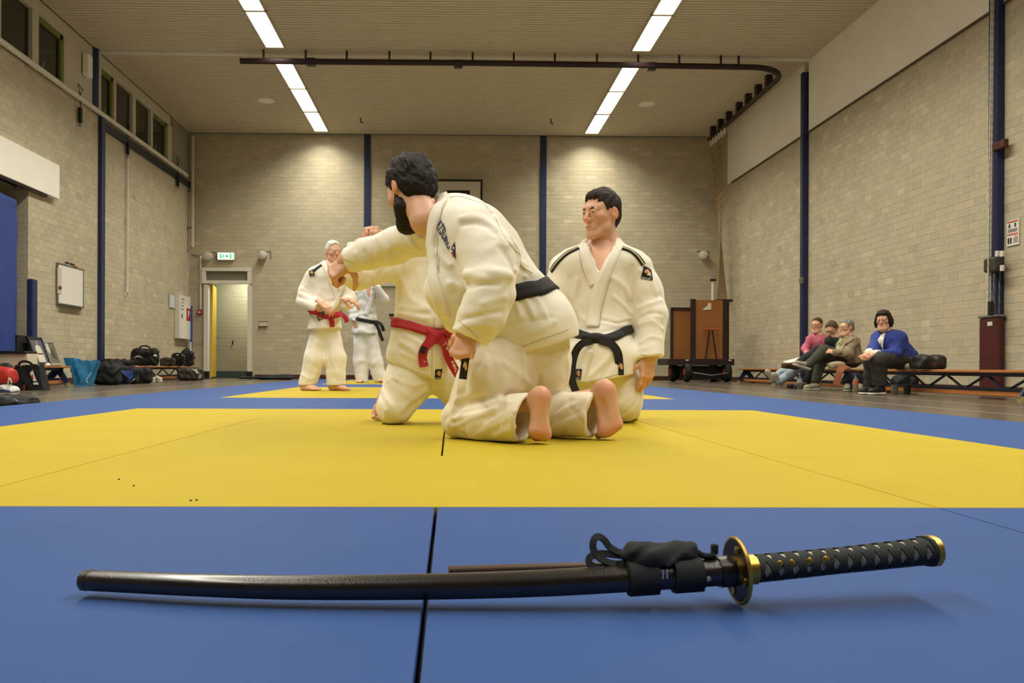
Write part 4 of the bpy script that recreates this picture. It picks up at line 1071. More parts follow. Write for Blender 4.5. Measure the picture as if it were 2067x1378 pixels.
J.func(vneck, 's', .006, q(1160, 460, -.25), q(1262, 560, .1))
for w, am, *p in ((.018, -.010, (1180, 664), (1210, 674), (1255, 664)), (.014, .008, (1165, 565), (1156, 600), (1162, 640)), (.007, -.009, (1277, 536), (1279, 575), (1277, 610)), (.010, .008, (1288, 622), (1312, 612), (1336, 606)), (.010, .009, (1290, 655), (1315, 648), (1338, 664)), (.008, -.007, (1290, 642), (1315, 632), (1336, 634)), (.008, .006, (1294, 690), (1315, 678), (1336, 684)),
                  (.007, .006, (1215, 640), (1245, 648), (1270, 642)), (.007, .006, (1215, 652), (1245, 659), (1266, 654)), (.006, -.005, (1215, 646), (1245, 653), (1268, 648)), (.010, .008, (1240, 700), (1222, 730), (1192, 758)), (.010, -.006, (1250, 715), (1230, 740), (1215, 765)), (.007, -.008, (1150, 560), (1148, 590), (1142, 620)), (.014, .007, (1235, 560), (1262, 580), (1270, 600)), (.010, .007, (1240, 600), (1262, 618), (1272, 632)), (.010, .006, (1160, 620), (1172, 640), (1190, 650)), (.012, .008, (1292, 545), (1312, 560), (1325, 590))): fold(J, w, am, *p)
J.creases([s1, q(1304, 590, -.01), e1_, c1], [.08, .076, .074, .064], 8, 31, .0045, .009, .7)
J.noise(.0016, .12, 23)
sdf_obj('gi_jacket', J, .007, M_GI, C_)
Tr = SDF(); Tr.ell(q(1210, 725, .04), (.16, .13, .12), k=.05)
k1, k2 = q(1258, 812, -.04), q(1160, 812, -.02)
Tr.chain([q(1240, 735, .05), q(1252, 780, .0), k1], [.10, .102, .092], k=.05); Tr.chain([q(1180, 735, .05), q(1168, 780, .02), k2], [.10, .10, .088], k=.05)
Tr.chain([k1, q(1266, 830, .3)], [.085, .07], k=.03); Tr.chain([k2, q(1160, 830, .3)], [.085, .07], k=.03)
Tr.plane((0, 0, .0425), (0, 0, -1), .010)
for w, am, *p in ((.010, .007, (1240, 776), (1268, 772), (1288, 762)), (.010, .008, (1288, 778), (1270, 802), (1245, 820)), (.008, -.006, (1290, 800), (1275, 822), (1255, 836)), (.008, .007, (1292, 832), (1280, 845), (1270, 848))): fold(Tr, w, am, *p)
Tr.creases([q(1240, 735, .05), q(1252, 780, .0), k1], [.10, .102, .092], 5, 43, .004, .009, .9)
Tr.noise(.0016, .10, 25); Tr.plane((0, 0, .0425), (0, 0, -1), .004); sdf_obj('gi_trousers', Tr, .007, M_GI, C_)
sk = Skin(); MC = T(q(1214, 432, .0), y=(-.80, -.60, -.06), z=(-.03, -.03, 1), s=.99)
lineC = [[-.13, -.06, -.03, -.006, .008, .02, .04, .058, .075, .09, .12], [-.095, -.085, -.05, .022, .0, .004, .03, .056, .068, .076, .085]]
add_head(sk, MC, C_, .0036, hair=hair_sdf(.006, .010, lineC, amp=.0022, seed=11, extra=lambda s: s.ell((0, .05, .088), (.05, .035, .025), k=.02)), hairmat=HM_BROWN, brow=HM_BROWN, hair_h=.0032, gaze=(0, 0), ruddy=.3, stubble=.25)
B0 = SDF()
B0.func(lambda p: Jt(p) + .019, 'u', .02, q(1160, 480, -.2), q(1262, 620, .2))
B0.chain([ap(MC, V3(0, -.025, -.07)), q(1214, 508, .03), q(1212, 560), q(1211, 720)], [.050, .056, .09, .10], k=.04, sq=((0, 1, 0), .85))
B0.chain([s1, e1_, c1 + V3(0, 0, .01), q(1309, 730, -.12)], [.05, .042, .03, .03], k=.03); B0.chain([s2, e2_, c2], [.05, .042, .03], k=.03)
B0.chain([q(1210, 725), k1, q(1266, 826, .33)], [.09, .05, .04], k=.03); B0.chain([q(1210, 725), k2, q(1160, 826, .33)], [.09, .05, .04], k=.03)
V, Fq = B0.mesh(.007); sk.add(V, Fq)
add_hand(sk, T(q(1308, 722, -.12), y=(-.03, -.05, -1), z=(.45, -.9, 0), s=.98), ((15, 25, 15), (20, 28, 16), (25, 30, 18), (28, 34, 20)), (45, 15, 10))
add_hand(sk, T(c2 + V3(0, 0, .0), y=(.2, -.3, -1), z=(-.45, -.9, .2)), LOOSE, mirror=True, h=.006)
add_foot(sk, T(q(1266, 836, .38) * V3(1, 1, 0) + V3(0, 0, .262), y=(0, .0, -1), z=(0, -1, 0)), 80, .008)
sk.build(C_)
l1 = list(hits(J, [(1243, 500), (1236, 520), (1224, 548), (1211, 580), (1201, 620), (1196, 660)], 4.4))
rib_obj('lapel', J, [q(1222, 483, .13), q(1240, 485, .05)] + l1, [.045, .05, .055, .06, .062, .062, .062], .004, .010, M_GI, C_, n=56)
l2 = list(hits(J, [(1180, 505), (1184, 528), (1192, 552), (1200, 575)], 4.4))
rib_obj('lapel', J, [q(1200, 486, .13), q(1182, 490, .05)] + l2, .05, .002, .009, M_GI, C_, n=36)
stitches(J, hits(J, [(1254, 505), (1238, 545), (1224, 590), (1214, 630), (1209, 660)], 4.4), C_); stitches(J, hits(J, [(1170, 510), (1176, 545), (1192, 582)], 4.4), C_); stitches(J, hits(J, [(1185, 770), (1220, 762), (1258, 750)], 4.4), C_); stitches(J, hits(J, [(1292, 715), (1312, 717), (1335, 713)], 4.4), C_)
for pts in (((1256, 500), (1272, 506), (1288, 519), (1299, 534)), ((1168, 500), (1150, 508), (1130, 524), (1112, 548))):
    pp = hits(J, pts, 4.45); o = rib_obj('shoulder_stripe', J, pp, .026, .003, .003, M_PATCH, C_, across=3); rib_obj('stripe_line', J, pp, .005, .006, .003, mat('patch_cream', 'd8cf9a', .7), o, across=2)
patch(J, hits(J, [(1307, 552)], 4.4)[0], V3(.92, 0, -.22), V3(.22, 0, .92), C_, .055, .066)
fr_ = list(hits(J, [(1162, 672), (1175, 676), (1190, 681), (1210, 685), (1235, 681), (1250, 674), (1259, 668)], 4.4))
belt = rib_obj('belt', J, fr_ + [q(1266, 664, .05), q(1245, 660, .16), q(1175, 660, .16), q(1154, 666, .06)], .046, .005, .009, M_BELTB, C_, closed=True, n=64)
kd = hits(J, [(1203, 684)], 4.4)[0][1] - 4.45
kn = SDF(); kn.cone(q(1180, 680, kd), q(1225, 684, kd), .02, .022, k=.02); kn.ell(q(1203, 684, kd), (.04, .02, .028), k=.015)
sdf_obj('belt_knot', kn, .005, M_BELTB, belt)
kd -= .022
b1 = band_obj('belt_end', [q(1194, 688, kd), q(1174, 694, kd - .01), q(1161, 712, kd), q(1155, 740, kd), q(1156, 772, kd), q(1166, 798, kd)], .036, .007, (.1, -1, .05), M_BELTB, belt)
b2 = band_obj('belt_end', [q(1210, 686, kd), q(1232, 693, kd - .01), q(1246, 710, kd - .01), q(1250, 735, kd), q(1251, 757, kd)], .04, .007, (.1, -1, .05), M_BELTB, belt)
c0_ = q(1252.5, 739, kd - .006)
hm = MB(); hm.prism([c0_ + V3(x * .026, 0, y * .034) for x, y in HORSE], (0, -.002, 0)); hm.build('horse_emblem', M_TAN, b2)
hm = MB(); hm.prism([c0_ + V3(x * .026, -.002, y * .034) for x, y in RED], (0, -.001, 0)); hm.build('horse_emblem', M_PRED, b2)
rib_obj('lapel', J, hits(J, [(1186, 705), (1178, 738), (1170, 770)], 4.4), .058, .002, .008, M_GI, C_, n=16)
patch(J, hits(J, [(1169, 755)], 4.4)[0], (1, 0, -.1), (.1, 0, 1), C_, .045, .05, off=.010)
# ================================================================ FAR FIGHTERS AND SPECTATORS
# ---- old man with the red belt
q, r = PX(10.1)
D_ = thing('person', 'white-haired old man standing in white judo suit with short red belt, hands at waist', 'person', (-1.45, 10.1, .04), None)
J = SDF(); sqy = ((0, 1, 0), .78)
J.cone(q(658, 560), q(657, 622), .172, .168, k=.08, sq=sqy); J.cone(q(634, 552), q(690, 552), .07, .07, k=.07); J.cone(q(660, 535), q(680, 535), .06, .06, k=.05)
J.cone(q(657, 635), q(655, 668), .17, .20, k=.05, sq=((0, 1, 0), .92)); Jt = J.copy()
s1, e1_, c1 = q(628, 560), q(614, 608, -.03), q(642, 622, -.20)
Sl = SDF(); Sl.chain([s1, q(618, 588), e1_, c1], [.08, .082, .082, .072], k=.05); Sl.plane(c1, V3(.85, -.45, -.5), .008); J.func(lambda p, Sl=Sl: Sl(p), 'u', .05, np.min([s1, e1_, c1], 0) - .1, np.max([s1, e1_, c1], 0) + .1)
s2, e2_, c2 = q(694, 562), q(706, 604, -.02), q(700, 616, -.16)
J.chain([s2, e2_, c2], [.078, .072, .06], k=.05)
J.plane(q(656, 664), (0.05, 0, -1), .008, q(580, 700, -.5), q(720, 650, .5))
va, vb = q(684, 592), q(672, 530)
def vneck(p):
    t = (p[..., 2] - va[2]) / (vb[2] - va[2]); return np.maximum(np.maximum(-(Jt(p) + .05), (np.abs(p[..., 0] - va[0] - (vb[0] - va[0]) * t) - .075 * np.clip(t, -1, 1.3)) * .8), p[..., 1] - va[1] - .02)
J.func(vneck, 's', .008, q(640, 600, -.4), q(710, 520, .2)); J.cone(q(673, 515, .02), q(672, 540, .02), .075, .065, k=.01, op='s')
def fold(S, w, am, *p): S.fold(list(hits(S, p, 10.1)), w, am)
for w, am, *p in ((.02, .015, (604, 592), (620, 598), (640, 606)), (.016, -.012, (603, 600), (622, 606)), (.02, -.014, (634, 560), (636, 582), (634, 596)), (.018, .010, (645, 590), (660, 604), (675, 600)), (.016, .010, (640, 612), (660, 616), (690, 610)), (.016, -.01, (608, 575), (622, 584))): fold(J, w, am, *p)
J.noise(.003, .2, 3); sdf_obj('gi_jacket', J, .012, M_GI, D_)
Tr = SDF(); Tr.cone(q(656, 645), q(655, 662), .13, .14, k=.04, sq=sqy)
Tr.chain([q(643, 672, .02), q(635, 724), q(619, 782)], [.10, .118, .10], k=.04); Tr.chain([q(669, 672, .02), q(677, 724), q(679, 782)], [.10, .12, .105], k=.04)
Tr.plane(q(650, 777), (0, 0, -1), .008)
for w, am, *p in ((.02, .010, (640, 690), (632, 730), (618, 770)), (.018, -.010, (650, 680), (662, 700), (664, 730)), (.018, .01, (682, 700), (672, 730), (684, 765)), (.016, .01, (610, 755), (622, 765), (634, 762))): fold(Tr, w, am, *p)
Tr.noise(.003, .16, 5); sdf_obj('gi_trousers', Tr, .012, M_GI, D_)
sk = Skin(); MD = T(q(673, 509), y=(.55, -.83, -.05), z=(.03, -.03, 1), s=1.0)
lineD = [[-.13, -.06, -.03, -.006, .008, .02, .04, .058, .075, .09, .12], [-.08, -.07, -.05, .022, .0, .02, .055, .085, .098, .108, .13]]
add_head(sk, MD, D_, .006, hair=hair_sdf(.010, .014, lineD, amp=.003, seed=6), hairmat=HM_WHITE, brow=HM_WHITE, age=1., ruddy=.8)
B0 = SDF(); B0.func(lambda p: Jt(p) + .022, 'u', .02, q(640, 610, -.4), q(715, 520, .3)); B0.chain([ap(MD, V3(0, -.025, -.07)), q(670, 545), q(658, 570), q(656, 645)], [.054, .06, .10, .08], k=.04)
B0.chain([s1, e1_, c1, q(650, 612, -.24)], [.05, .042, .034, .03], k=.03); B0.chain([s2, e2_, c2, q(704, 606, -.26)], [.05, .04, .03, .028], k=.03)
B0.chain([q(648, 660), q(634, 724), q(617, 780)], [.07, .06, .04], k=.03); B0.chain([q(664, 660), q(676, 724), q(675, 780)], [.07, .06, .04], k=.03)
V, Fq = B0.mesh(.012); sk.add(V, Fq)
add_hand(sk, T(q(648, 612, -.24), y=(.75, -.3, -.5), z=(.3, -.6, .8), s=1.1), LOOSE, mirror=True, h=.006)
add_hand(sk, T(q(700, 605, -.22), y=(.85, -.3, -.2), z=(.1, -.4, .95), s=1.1), ((25, 30, 20), (30, 35, 20), (35, 40, 20), (40, 45, 20)), h=.006)
for px, yy, mir in ((612, (.75, -.65, 0), True), (668, (.93, -.38, 0), False)):
    p = q(px, 787); p[2] = .041; add_foot(sk, T(p, y=yy, z=(0, 0, 1), s=1.02), 0, .007, mirror=mir)
sk.build(D_)
rib_obj('lapel', J, list(hits(J, [(654, 530), (662, 550), (672, 575), (680, 600), (676, 622)], 10.1)), .07, .004, .014, M_GI, D_, n=24); rib_obj('lapel', J, list(hits(J, [(692, 540), (694, 560), (690, 580), (684, 600), (668, 625)], 10.1)), .07, .006, .014, M_GI, D_, n=24)
belt = rib_obj('belt', J, list(hits(J, [(634, 628), (645, 634), (660, 639), (680, 636), (692, 632)], 10.1)) + [q(690, 628, .2), q(630, 624, .2)], .055, .006, .01, M_BELTR, D_, closed=True, n=40)
kd = hits(J, [(668, 638)], 10.1)[0][1] - 10.13
band_obj('belt_end', [q(664, 636, kd), q(669, 646, kd - .02), q(670, 653, kd), q(671, 660, kd)], .055, .01, (0, -1, 0), M_BELTR, belt); band_obj('belt_end', [q(676, 634, kd), q(688, 634, kd - .05), q(696, 640, kd - .06), q(701, 650, kd - .05)], .05, .01, (0, -1, .2), M_BELTR, belt)
pp = hits(J, [(652, 533), (640, 541), (632, 548)], 10.1); rib_obj('shoulder_stripe', J, pp, .035, .004, .005, M_PATCH, D_, across=3, n=12)
patch(J, hits(J, [(629, 551)], 10.1)[0], V3(.92, 0, .3), V3(-.3, 0, .92), D_, .065, .085, off=.006)
patch(J, hits(J, [(646, 642)], 10.1)[0], V3(.8, 0, .5), V3(-.5, 0, .8), D_, .055, .055, off=.006)
on_surface('size_label', J, [(-.03, -.015), (.03, -.015), (.03, .015), (-.03, .015)], hits(J, [(651, 632)], 10.1)[0], V3(.8, 0, .5), V3(-.5, 0, .8), .02, mat('label_grey', '4a5a66', .7), D_, 2)
# ---- far man rubbing his face
q, r = PX(15.0)
E_ = thing('person', 'man in bright white judo suit at the back, hand raised to his face, black belt', 'person', (-1.47, 15, .04))
J = SDF(); J.cone(q(738, 595), q(738, 640), .18, .18, k=.08, sq=sqy); J.cone(q(718, 584), q(758, 584), .075, .075, k=.07)
J.cone(q(738, 648), q(736, 670), .18, .22, k=.05, sq=((0, 1, 0), .85)); Jt = J.copy()
s1, e1_, c1 = q(714, 590), q(709, 622), q(715, 648, -.1); s2, e2_, c2 = q(762, 590), q(775, 603, -.1), q(758, 577, -.24)
for (a_, b_, c_, n_) in ((s1, e1_, c1, (.1, -.1, -1)), (s2, e2_, c2, (-.5, 0, .9))):
    Sl = SDF(); Sl.chain([a_, b_, c_], [.083, .08, .068], k=.05); Sl.plane(c_, n_, .01); J.func(lambda p, Sl=Sl: Sl(p), 'u', .05, np.min([a_, b_, c_], 0) - .1, np.max([a_, b_, c_], 0) + .1)
J.plane(q(736, 673), (.0, 0, -1), .01, q(690, 690, -.6), q(790, 660, .6))
va, vb = q(748, 606), q(740, 572)
J.func(vneck, 's', .01, q(715, 612, -.4), q(765, 560, .2)); J.cone(q(739, 560), q(739, 578), .08, .07, k=.01, op='s')
J.noise(.006, .16, 9); sdf_obj('gi_jacket', J, .015, M_GIW, E_)
Tr = SDF(); Tr.cone(q(737, 655), q(737, 668), .14, .15, k=.04, sq=sqy)
Tr.chain([q(726, 680), q(728, 730), q(732, 772)], [.11, .12, .11], k=.035); Tr.chain([q(748, 680), q(759, 730), q(768, 772)], [.11, .12, .115], k=.035); Tr.plane(q(737, 770), (0, 0, -1), .01)
Tr.noise(.006, .2, 6); sdf_obj('gi_trousers', Tr, .015, M_GIW, E_)
sk = Skin(); ME = T(q(740, 555), y=(.15, -.98, -.1), z=(0, -.05, 1)); add_head(sk, ME, E_, .008, hair=hair_sdf(.01, .01, seed=8), hairmat=HM_BROWN, brow=HM_BROWN)
B0 = SDF(); B0.func(lambda p: Jt(p) + .025, 'u', .02, q(715, 620, -.4), q(765, 565, .3)); B0.chain([ap(ME, V3(0, -.02, -.07)), q(739, 590), q(737, 655)], [.055, .1, .08], k=.04)
B0.chain([s1, e1_, c1, q(718, 652, -.1)], [.05, .042, .034, .03], k=.03); B0.chain([s2, e2_, c2, q(754, 571, -.26)], [.05, .042, .034, .03], k=.03)
B0.chain([q(731, 668), q(728, 730), q(731, 766)], [.07, .06, .04], k=.03); B0.chain([q(744, 668), q(760, 730), q(767, 766)], [.07, .06, .04], k=.03)
V, Fq = B0.mesh(.014); sk.add(V, Fq)
add_hand(sk, T(q(717, 650, -.1), y=(.25, -.15, -1), z=(-.5, -.85, .1), s=1.15), LOOSE, mirror=True, h=.008); add_hand(sk, T(q(756, 574, -.26), y=(-.6, -.1, .5), z=(.3, -.9, .3), s=1.1), GRIP, h=.008)
for px, yy, mir in ((731, (-.2, -.98, 0), True), (768, (.5, -.85, 0), False)):
    p = q(px, 772.5); p[2] = .041; add_foot(sk, T(p, y=yy, z=(0, 0, 1), s=1.0), 0, .009, mirror=mir)
sk.build(E_)
rib_obj('lapel', J, list(hits(J, [(728, 572), (736, 590), (745, 610), (748, 630)], 15)), .075, .004, .016, M_GIW, E_, n=20); rib_obj('lapel', J, list(hits(J, [(754, 575), (754, 592), (748, 612), (738, 636)], 15)), .075, .006, .016, M_GIW, E_, n=20)
belt = rib_obj('belt', J, list(hits(J, [(719, 642), (728, 645), (742, 648), (754, 650), (762, 651)], 15)) + [q(762, 645, .2), q(716, 638, .2)], .06, .006, .012, M_BELTB, E_, closed=True, n=36)
kd = hits(J, [(758, 650)], 15)[0][1] - 15.04
band_obj('belt_end', [q(756, 649, kd), q(766, 652, kd - .05), q(772, 660, kd - .05), q(774, 668, kd)], .055, .012, (0, -1, .2), M_BELTB, belt); band_obj('belt_end', [q(757, 651, kd), q(764, 664, kd - .03), q(768, 676, kd), q(773, 688, kd)], .055, .012, (0, -1, 0), M_BELTB, belt)
patch(J, hits(J, [(713, 580)], 15)[0], V3(1, 0, 0), V3(0, 0, 1), E_, .06, .13, off=.008, txt=False)

# ---- spectators on the benches
def clothes(name, col, parent, build, h=.011, noise=.003, seed=1, **kw):
    S = SDF(); build(S); S.noise(noise, .13, seed); return S, sdf_obj(name, S, h, mat(kw.pop('mname', name + '_' + col), col, .85, var=kw.pop('var', .05), vscale=kw.pop('vscale', 9), bump=.2, bscale=250), parent)
def shoe(parent, heel, toe, col, sole, up=(0, 0, 1), h=.008, s=1.):
    heel, toe = np.asarray(heel), np.asarray(toe); y = toe - heel; M = T(heel, y=y, z=up, s=s)
    S = SDF(); S.ell((0, .02, .045), (.036, .045, .045), k=.03); S.cone((0, .06, .05), (0, .2, .03), .04, .034, k=.04); S.ell((.004, .21, .03), (.042, .055, .032), k=.03); S.plane((0, 0, .012), (0, 0, -1), .006)
    o = sdf_obj('shoe', S, h, mat('shoe_' + col, col, .7, var=.05), parent, M=M)
    S = SDF(); S.ell((0, .03, .0), (.042, .055, .016), k=.02); S.cone((0, .04, .0), (0, .2, .0), .042, .043, k=.03, sq=((0, 0, 1), .36)); S.ell((.004, .215, .0), (.045, .058, .016), k=.02)
    sdf_obj('sole', S, h, mat('sole_' + sole, sole, .6), o, M=M)
def glasses(M, parent):
    g = MB()
    for s_ in (-1, 1):
        g.torus(ap(M, V3(s_ * .032, .108, .0)), M[:3, :3] @ V3(s_ * .15, 1, 0), .021, .0015, 16, 5); g.tube([ap(M, V3(s_ * .052, .104, .006)), ap(M, V3(s_ * .08, .0, .01))], .002, 5)
    g.tube([ap(M, V3(-.011, .112, .003)), ap(M, V3(.011, .112, .003))], .002, 5); g.build('glasses', mat('spectacle_frame', '5a4638', .4), parent)['kind'] = 'stuff'
SEAT = .315
def seated(label, d, loc, head, f, hairS, hm, joints, cols, shoes, hand=True, glass=True, up=(0, 0, 1), age=.4, fat=.15, extra=None, hs=.94):
    q, r = PX(d); t = thing('person', label, 'person', loc, None)
    jt = {k: q(*v) for k, v in joints.items()}
    for k in jt: jt[k][2] = max(jt[k][2], .06)
    jt['hip'][2] = .44
    sk = Skin(); M = T(q(*head), y=f, z=up, s=hs)
    add_head(sk, M, t, .0065, hair=hairS, hairmat=hm, brow=None, age=age, fat=fat)
    B0 = SDF(); B0.chain([ap(M, V3(0, -.02, -.07)), jt['neck'], jt['chest'], jt['hip']], [.052, .06, .1, .11], k=.04)
    for s_ in 'lr':
        B0.chain([jt['s' + s_], jt['e' + s_], jt['w' + s_]], [.045, .036, .028], k=.03); B0.chain([jt['hip'], jt['k' + s_], jt['a' + s_]], [.09, .055, .036], k=.03)
    V, Fq = B0.mesh(.013); sk.add(V, Fq)
    return t, q, jt, sk, M
# 1 pink jumper, jeans, farthest along the bench
t, q, jt, sk, M = seated('woman in pink jumper and light jeans, legs stretched out, farthest along the bench', 14.0, (5.8, 14, 0), (1649, 656), (-.75, -.65, -.05),
    hair_sdf(.007, .008, [[-.13, -.06, -.02, .0, .02, .04, .06, .08, .12], [-.12, -.1, -.05, .01, .03, .055, .075, .085, .095]], amp=.002, seed=3), HM_RED,
    dict(neck=(1652, 676), chest=(1652, 692), hip=(1660, 728), sl=(1668, 684), el=(1668, 706, -.1), wl=(1648, 714, -.2), sr=(1637, 684), er=(1625, 704), wr=(1630, 716, -.15), kl=(1622, 738, -.1), al=(1575, 768, -.1), kr=(1612, 734, .1), ar=(1562, 762, .1)), None, None)
clothes('jumper', 'c4687e', t, lambda S: (S.cone(jt['chest'], jt['hip'], .145, .15, k=.06, sq=((.6, .8, 0), .8)), S.cone(jt['sl'], jt['sr'], .062, .062, k=.06), S.chain([jt['sl'], jt['el'], jt['wl']], [.062, .055, .042], k=.04), S.chain([jt['sr'], jt['er'], jt['wr']], [.062, .055, .042], k=.04), S.plane(jt['hip'] - V3(0, 0, .02), (0, 0, -1), .01)), noise=.005)
clothes('jeans', '9aa7b3', t, lambda S: (S.ell(jt['hip'] + V3(0, 0, -.0), (.16, .15, .1), k=.05), S.chain([jt['hip'], jt['kl'], jt['al']], [.1, .08, .068], k=.04), S.chain([jt['hip'], jt['kr'], jt['ar']], [.1, .08, .068], k=.04)), noise=.005)
add_hand(sk, T(jt['wl'], y=(-.8, -.3, -.3), z=(0, -.5, .9)), LOOSE, h=.007); add_hand(sk, T(jt['wr'], y=(.3, -.4, -.7), z=(-.5, -.8, .2)), LOOSE, h=.007, mirror=True); sk.build(t); glasses(M, t)
for k in 'lr': shoe(t, jt['a' + k] + V3(.02, 0, -.065), jt['a' + k] + V3(-.10, -.06, .06), '8f8a72', 'c9c3b4', up=(-.6, -.2, .75))
# 2 dark clothes, looking down
t, q, jt, sk, M = seated('woman in black looking down, legs crossed, between pink jumper and beige jacket', 13.35, (5.75, 13.3, 0), (1679, 664), (-.72, -.5, -.5),
    hair_sdf(.012, .012, [[-.13, -.06, -.02, .0, .03, .05, .07, .09, .12], [-.12, -.1, -.06, -.03, .04, .07, .082, .088, .095]], amp=.003, seed=4), HM_DBLOND,
    dict(neck=(1688, 680), chest=(1692, 697), hip=(1700, 730), sl=(1706, 688), el=(1706, 712, -.1), wl=(1688, 722, -.2), sr=(1674, 688), er=(1668, 708), wr=(1680, 722, -.15), kl=(1652, 708, -.15), al=(1606, 737, -.12), kr=(1652, 722, .05), ar=(1630, 766, .1)), None, None, up=(-.35, -.2, .9))
clothes('jumper', '1e2021', t, lambda S: (S.cone(jt['chest'], jt['hip'], .15, .16, k=.06, sq=((.6, .8, 0), .8)), S.cone(jt['sl'], jt['sr'], .065, .065, k=.06), S.chain([jt['sl'], jt['el'], jt['wl']], [.062, .055, .042], k=.04), S.chain([jt['sr'], jt['er'], jt['wr']], [.062, .055, .042], k=.04), S.plane(jt['hip'] - V3(0, 0, .02), (0, 0, -1), .01)))
clothes('trousers', '17191b', t, lambda S: (S.ell(jt['hip'], (.16, .15, .1), k=.05), S.chain([jt['hip'], jt['kl'], jt['al']], [.1, .08, .06], k=.04), S.chain([jt['hip'], jt['kr'], jt['ar']], [.1, .08, .06], k=.04)))
add_hand(sk, T(jt['wl'], y=(-.8, -.3, -.3), z=(0, -.5, .9)), LOOSE, h=.007); add_hand(sk, T(jt['wr'], y=(.3, -.4, -.7), z=(-.5, -.8, .2)), LOOSE, h=.007, mirror=True); sk.build(t); glasses(M, t)
shoe(t, jt['al'] + V3(.02, 0, -.05), jt['al'] + V3(-.18, -.05, -.03), '4a3020', '2a1c14', up=(-.15, 0, 1)); shoe(t, jt['ar'] * V3(1, 1, 0) + V3(.03, 0, .012), jt['ar'] * V3(1, 1, 0) + V3(-.17, -.04, .012), '3a2a20', '2a1c14')
# 3 beige jacket, grey hair
t, q, jt, sk, M = seated('grey-haired woman in profile, beige jacket over green top, arms and legs crossed', 12.7, (5.65, 12.7, 0), (1709, 661), (-.97, -.2, .0),
    hair_sdf(.010, .014, [[-.13, -.06, -.02, -.004, .02, .04, .06, .08, .12], [-.09, -.075, -.04, .02, .0, .05, .07, .078, .085]], amp=.004, seed=14), HM_GREY,
    dict(neck=(1714, 679), chest=(1713, 697), hip=(1720, 735), sl=(1722, 690, -.1), el=(1712, 715, -.22), wl=(1686, 711, -.22), sr=(1704, 690, .1), er=(1690, 712, .1), wr=(1700, 706, -.15), kl=(1664, 708, -.1), al=(1630, 737, -.12), kr=(1662, 718, .05), ar=(1646, 768, .0)), None, None)
def jk(S):
    S.cone(jt['chest'], jt['hip'], .155, .165, k=.06, sq=((.2, .98, 0), 1.05)); S.cone(jt['sl'], jt['sr'], .07, .07, k=.06); S.chain([jt['sl'], jt['el'], jt['wl']], [.072, .066, .05], k=.04); S.chain([jt['sr'], jt['er'], jt['wr']], [.07, .062, .048], k=.04); S.plane(jt['hip'] - V3(0, 0, .05), (0, 0, -1), .01)
S, _ = clothes('jacket', '8b7c62', t, jk, noise=.007, var=.12)
on_surface('green_top', S, [(-.09, -.16), (.05, -.16), (.03, .13), (-.02, .13)], hits(S, [(1692, 700)], 12.7)[0], (.5, -.8, 0), (.15, 0, 1), .004, mat('green_cotton', 'a3b37c', .85), t, 5)
rib_obj('collar', S, hits(S, [(1722, 682), (1712, 690), (1702, 698), (1697, 712)], 12.7), .05, .008, .012, mat('jacket_collar', '9a8b70', .85), t, n=14)
clothes('trousers', '3c4034', t, lambda S: (S.ell(jt['hip'], (.16, .15, .1), k=.05), S.chain([jt['hip'], jt['kl'], jt['al']], [.1, .085, .06], k=.04), S.chain([jt['hip'], jt['kr'], jt['ar']], [.1, .085, .06], k=.04)))
add_hand(sk, T(jt['wl'], y=(-.8, .2, .2), z=(0, -.8, .6)), LOOSE, h=.007); add_hand(sk, T(jt['wr'], y=(.6, -.6, -.2), z=(-.2, -.6, .8)), LOOSE, h=.007, mirror=True); sk.build(t); glasses(M, t)
shoe(t, jt['al'] + V3(.03, 0, -.055), jt['al'] + V3(-.17, -.03, -.0), '9b9482', 'c4bda8', up=(.15, 0, 1)); shoe(t, jt['ar'] * V3(1, 1, 0) + V3(.04, 0, .012), jt['ar'] * V3(1, 1, 0) + V3(-.16, -.08, .012), '9b9482', 'c4bda8')
# 4 blue cardigan, nearest
t, q, jt, sk, M = seated('woman in blue cardigan leaning forward with folded hands, nearest on the bench', 10.8, (5.45, 10.8, 0), (1783, 646), (-.66, -.75, -.08),
    hair_sdf(.018, .014, [[-.14, -.06, -.02, .0, .02, .035, .055, .07, .085, .12], [-.10, -.1, -.1, -.085, -.07, -.03, .05, .066, .072, .08]], amp=.003, seed=17, extra=lambda s: (s.ell((.084, -.02, -.03), (.035, .052, .075), k=.03), s.ell((-.084, -.02, -.03), (.035, .052, .075), k=.03), s.ell((0, -.06, -.03), (.085, .065, .075), k=.04), s.ell((0, .05, .085), (.06, .05, .03), k=.03))), HM_DARK,
    dict(neck=(1788, 668, .02), chest=(1798, 690), hip=(1822, 734, .05), sl=(1815, 682, -.02), el=(1806, 714, -.15), wl=(1757, 715, -.32), sr=(1773, 682, .08), er=(1763, 708, -.05), wr=(1752, 713, -.28), kl=(1774, 727, -.30), al=(1776, 785, -.26), kr=(1760, 728, -.12), ar=(1756, 780, -.10)), None, None, up=(-.1, -.05, 1), fat=.7)
def cg_(S):
    S.cone(jt['chest'], jt['hip'], .155, .178, k=.08, sq=((.4, .9, 0), .9)); S.cone(jt['sl'], jt['sr'], .075, .075, k=.06); S.chain([jt['sl'], jt['el'], jt['wl'] * .78 + jt['el'] * .22], [.078, .070, .050], k=.05); S.chain([jt['sr'], jt['er'], jt['wr'] * .78 + jt['er'] * .22], [.08, .07, .05], k=.05); S.plane(jt['hip'] - V3(0, 0, .10), (0, 0, -1), .01)
S, _ = clothes('cardigan', '2c3c8c', t, cg_, noise=.004, seed=5, h=.01)
on_surface('white_top', S, [(-.06, -.17), (.05, -.17), (.02, -.02), (.01, .13), (-.03, .1), (-.055, -.02)], hits(S, [(1780, 688)], 10.8)[0], (.75, -.6, 0), (.15, 0, 1), .012, mat('white_cotton', 'e2ddd0', .85), t, 5)
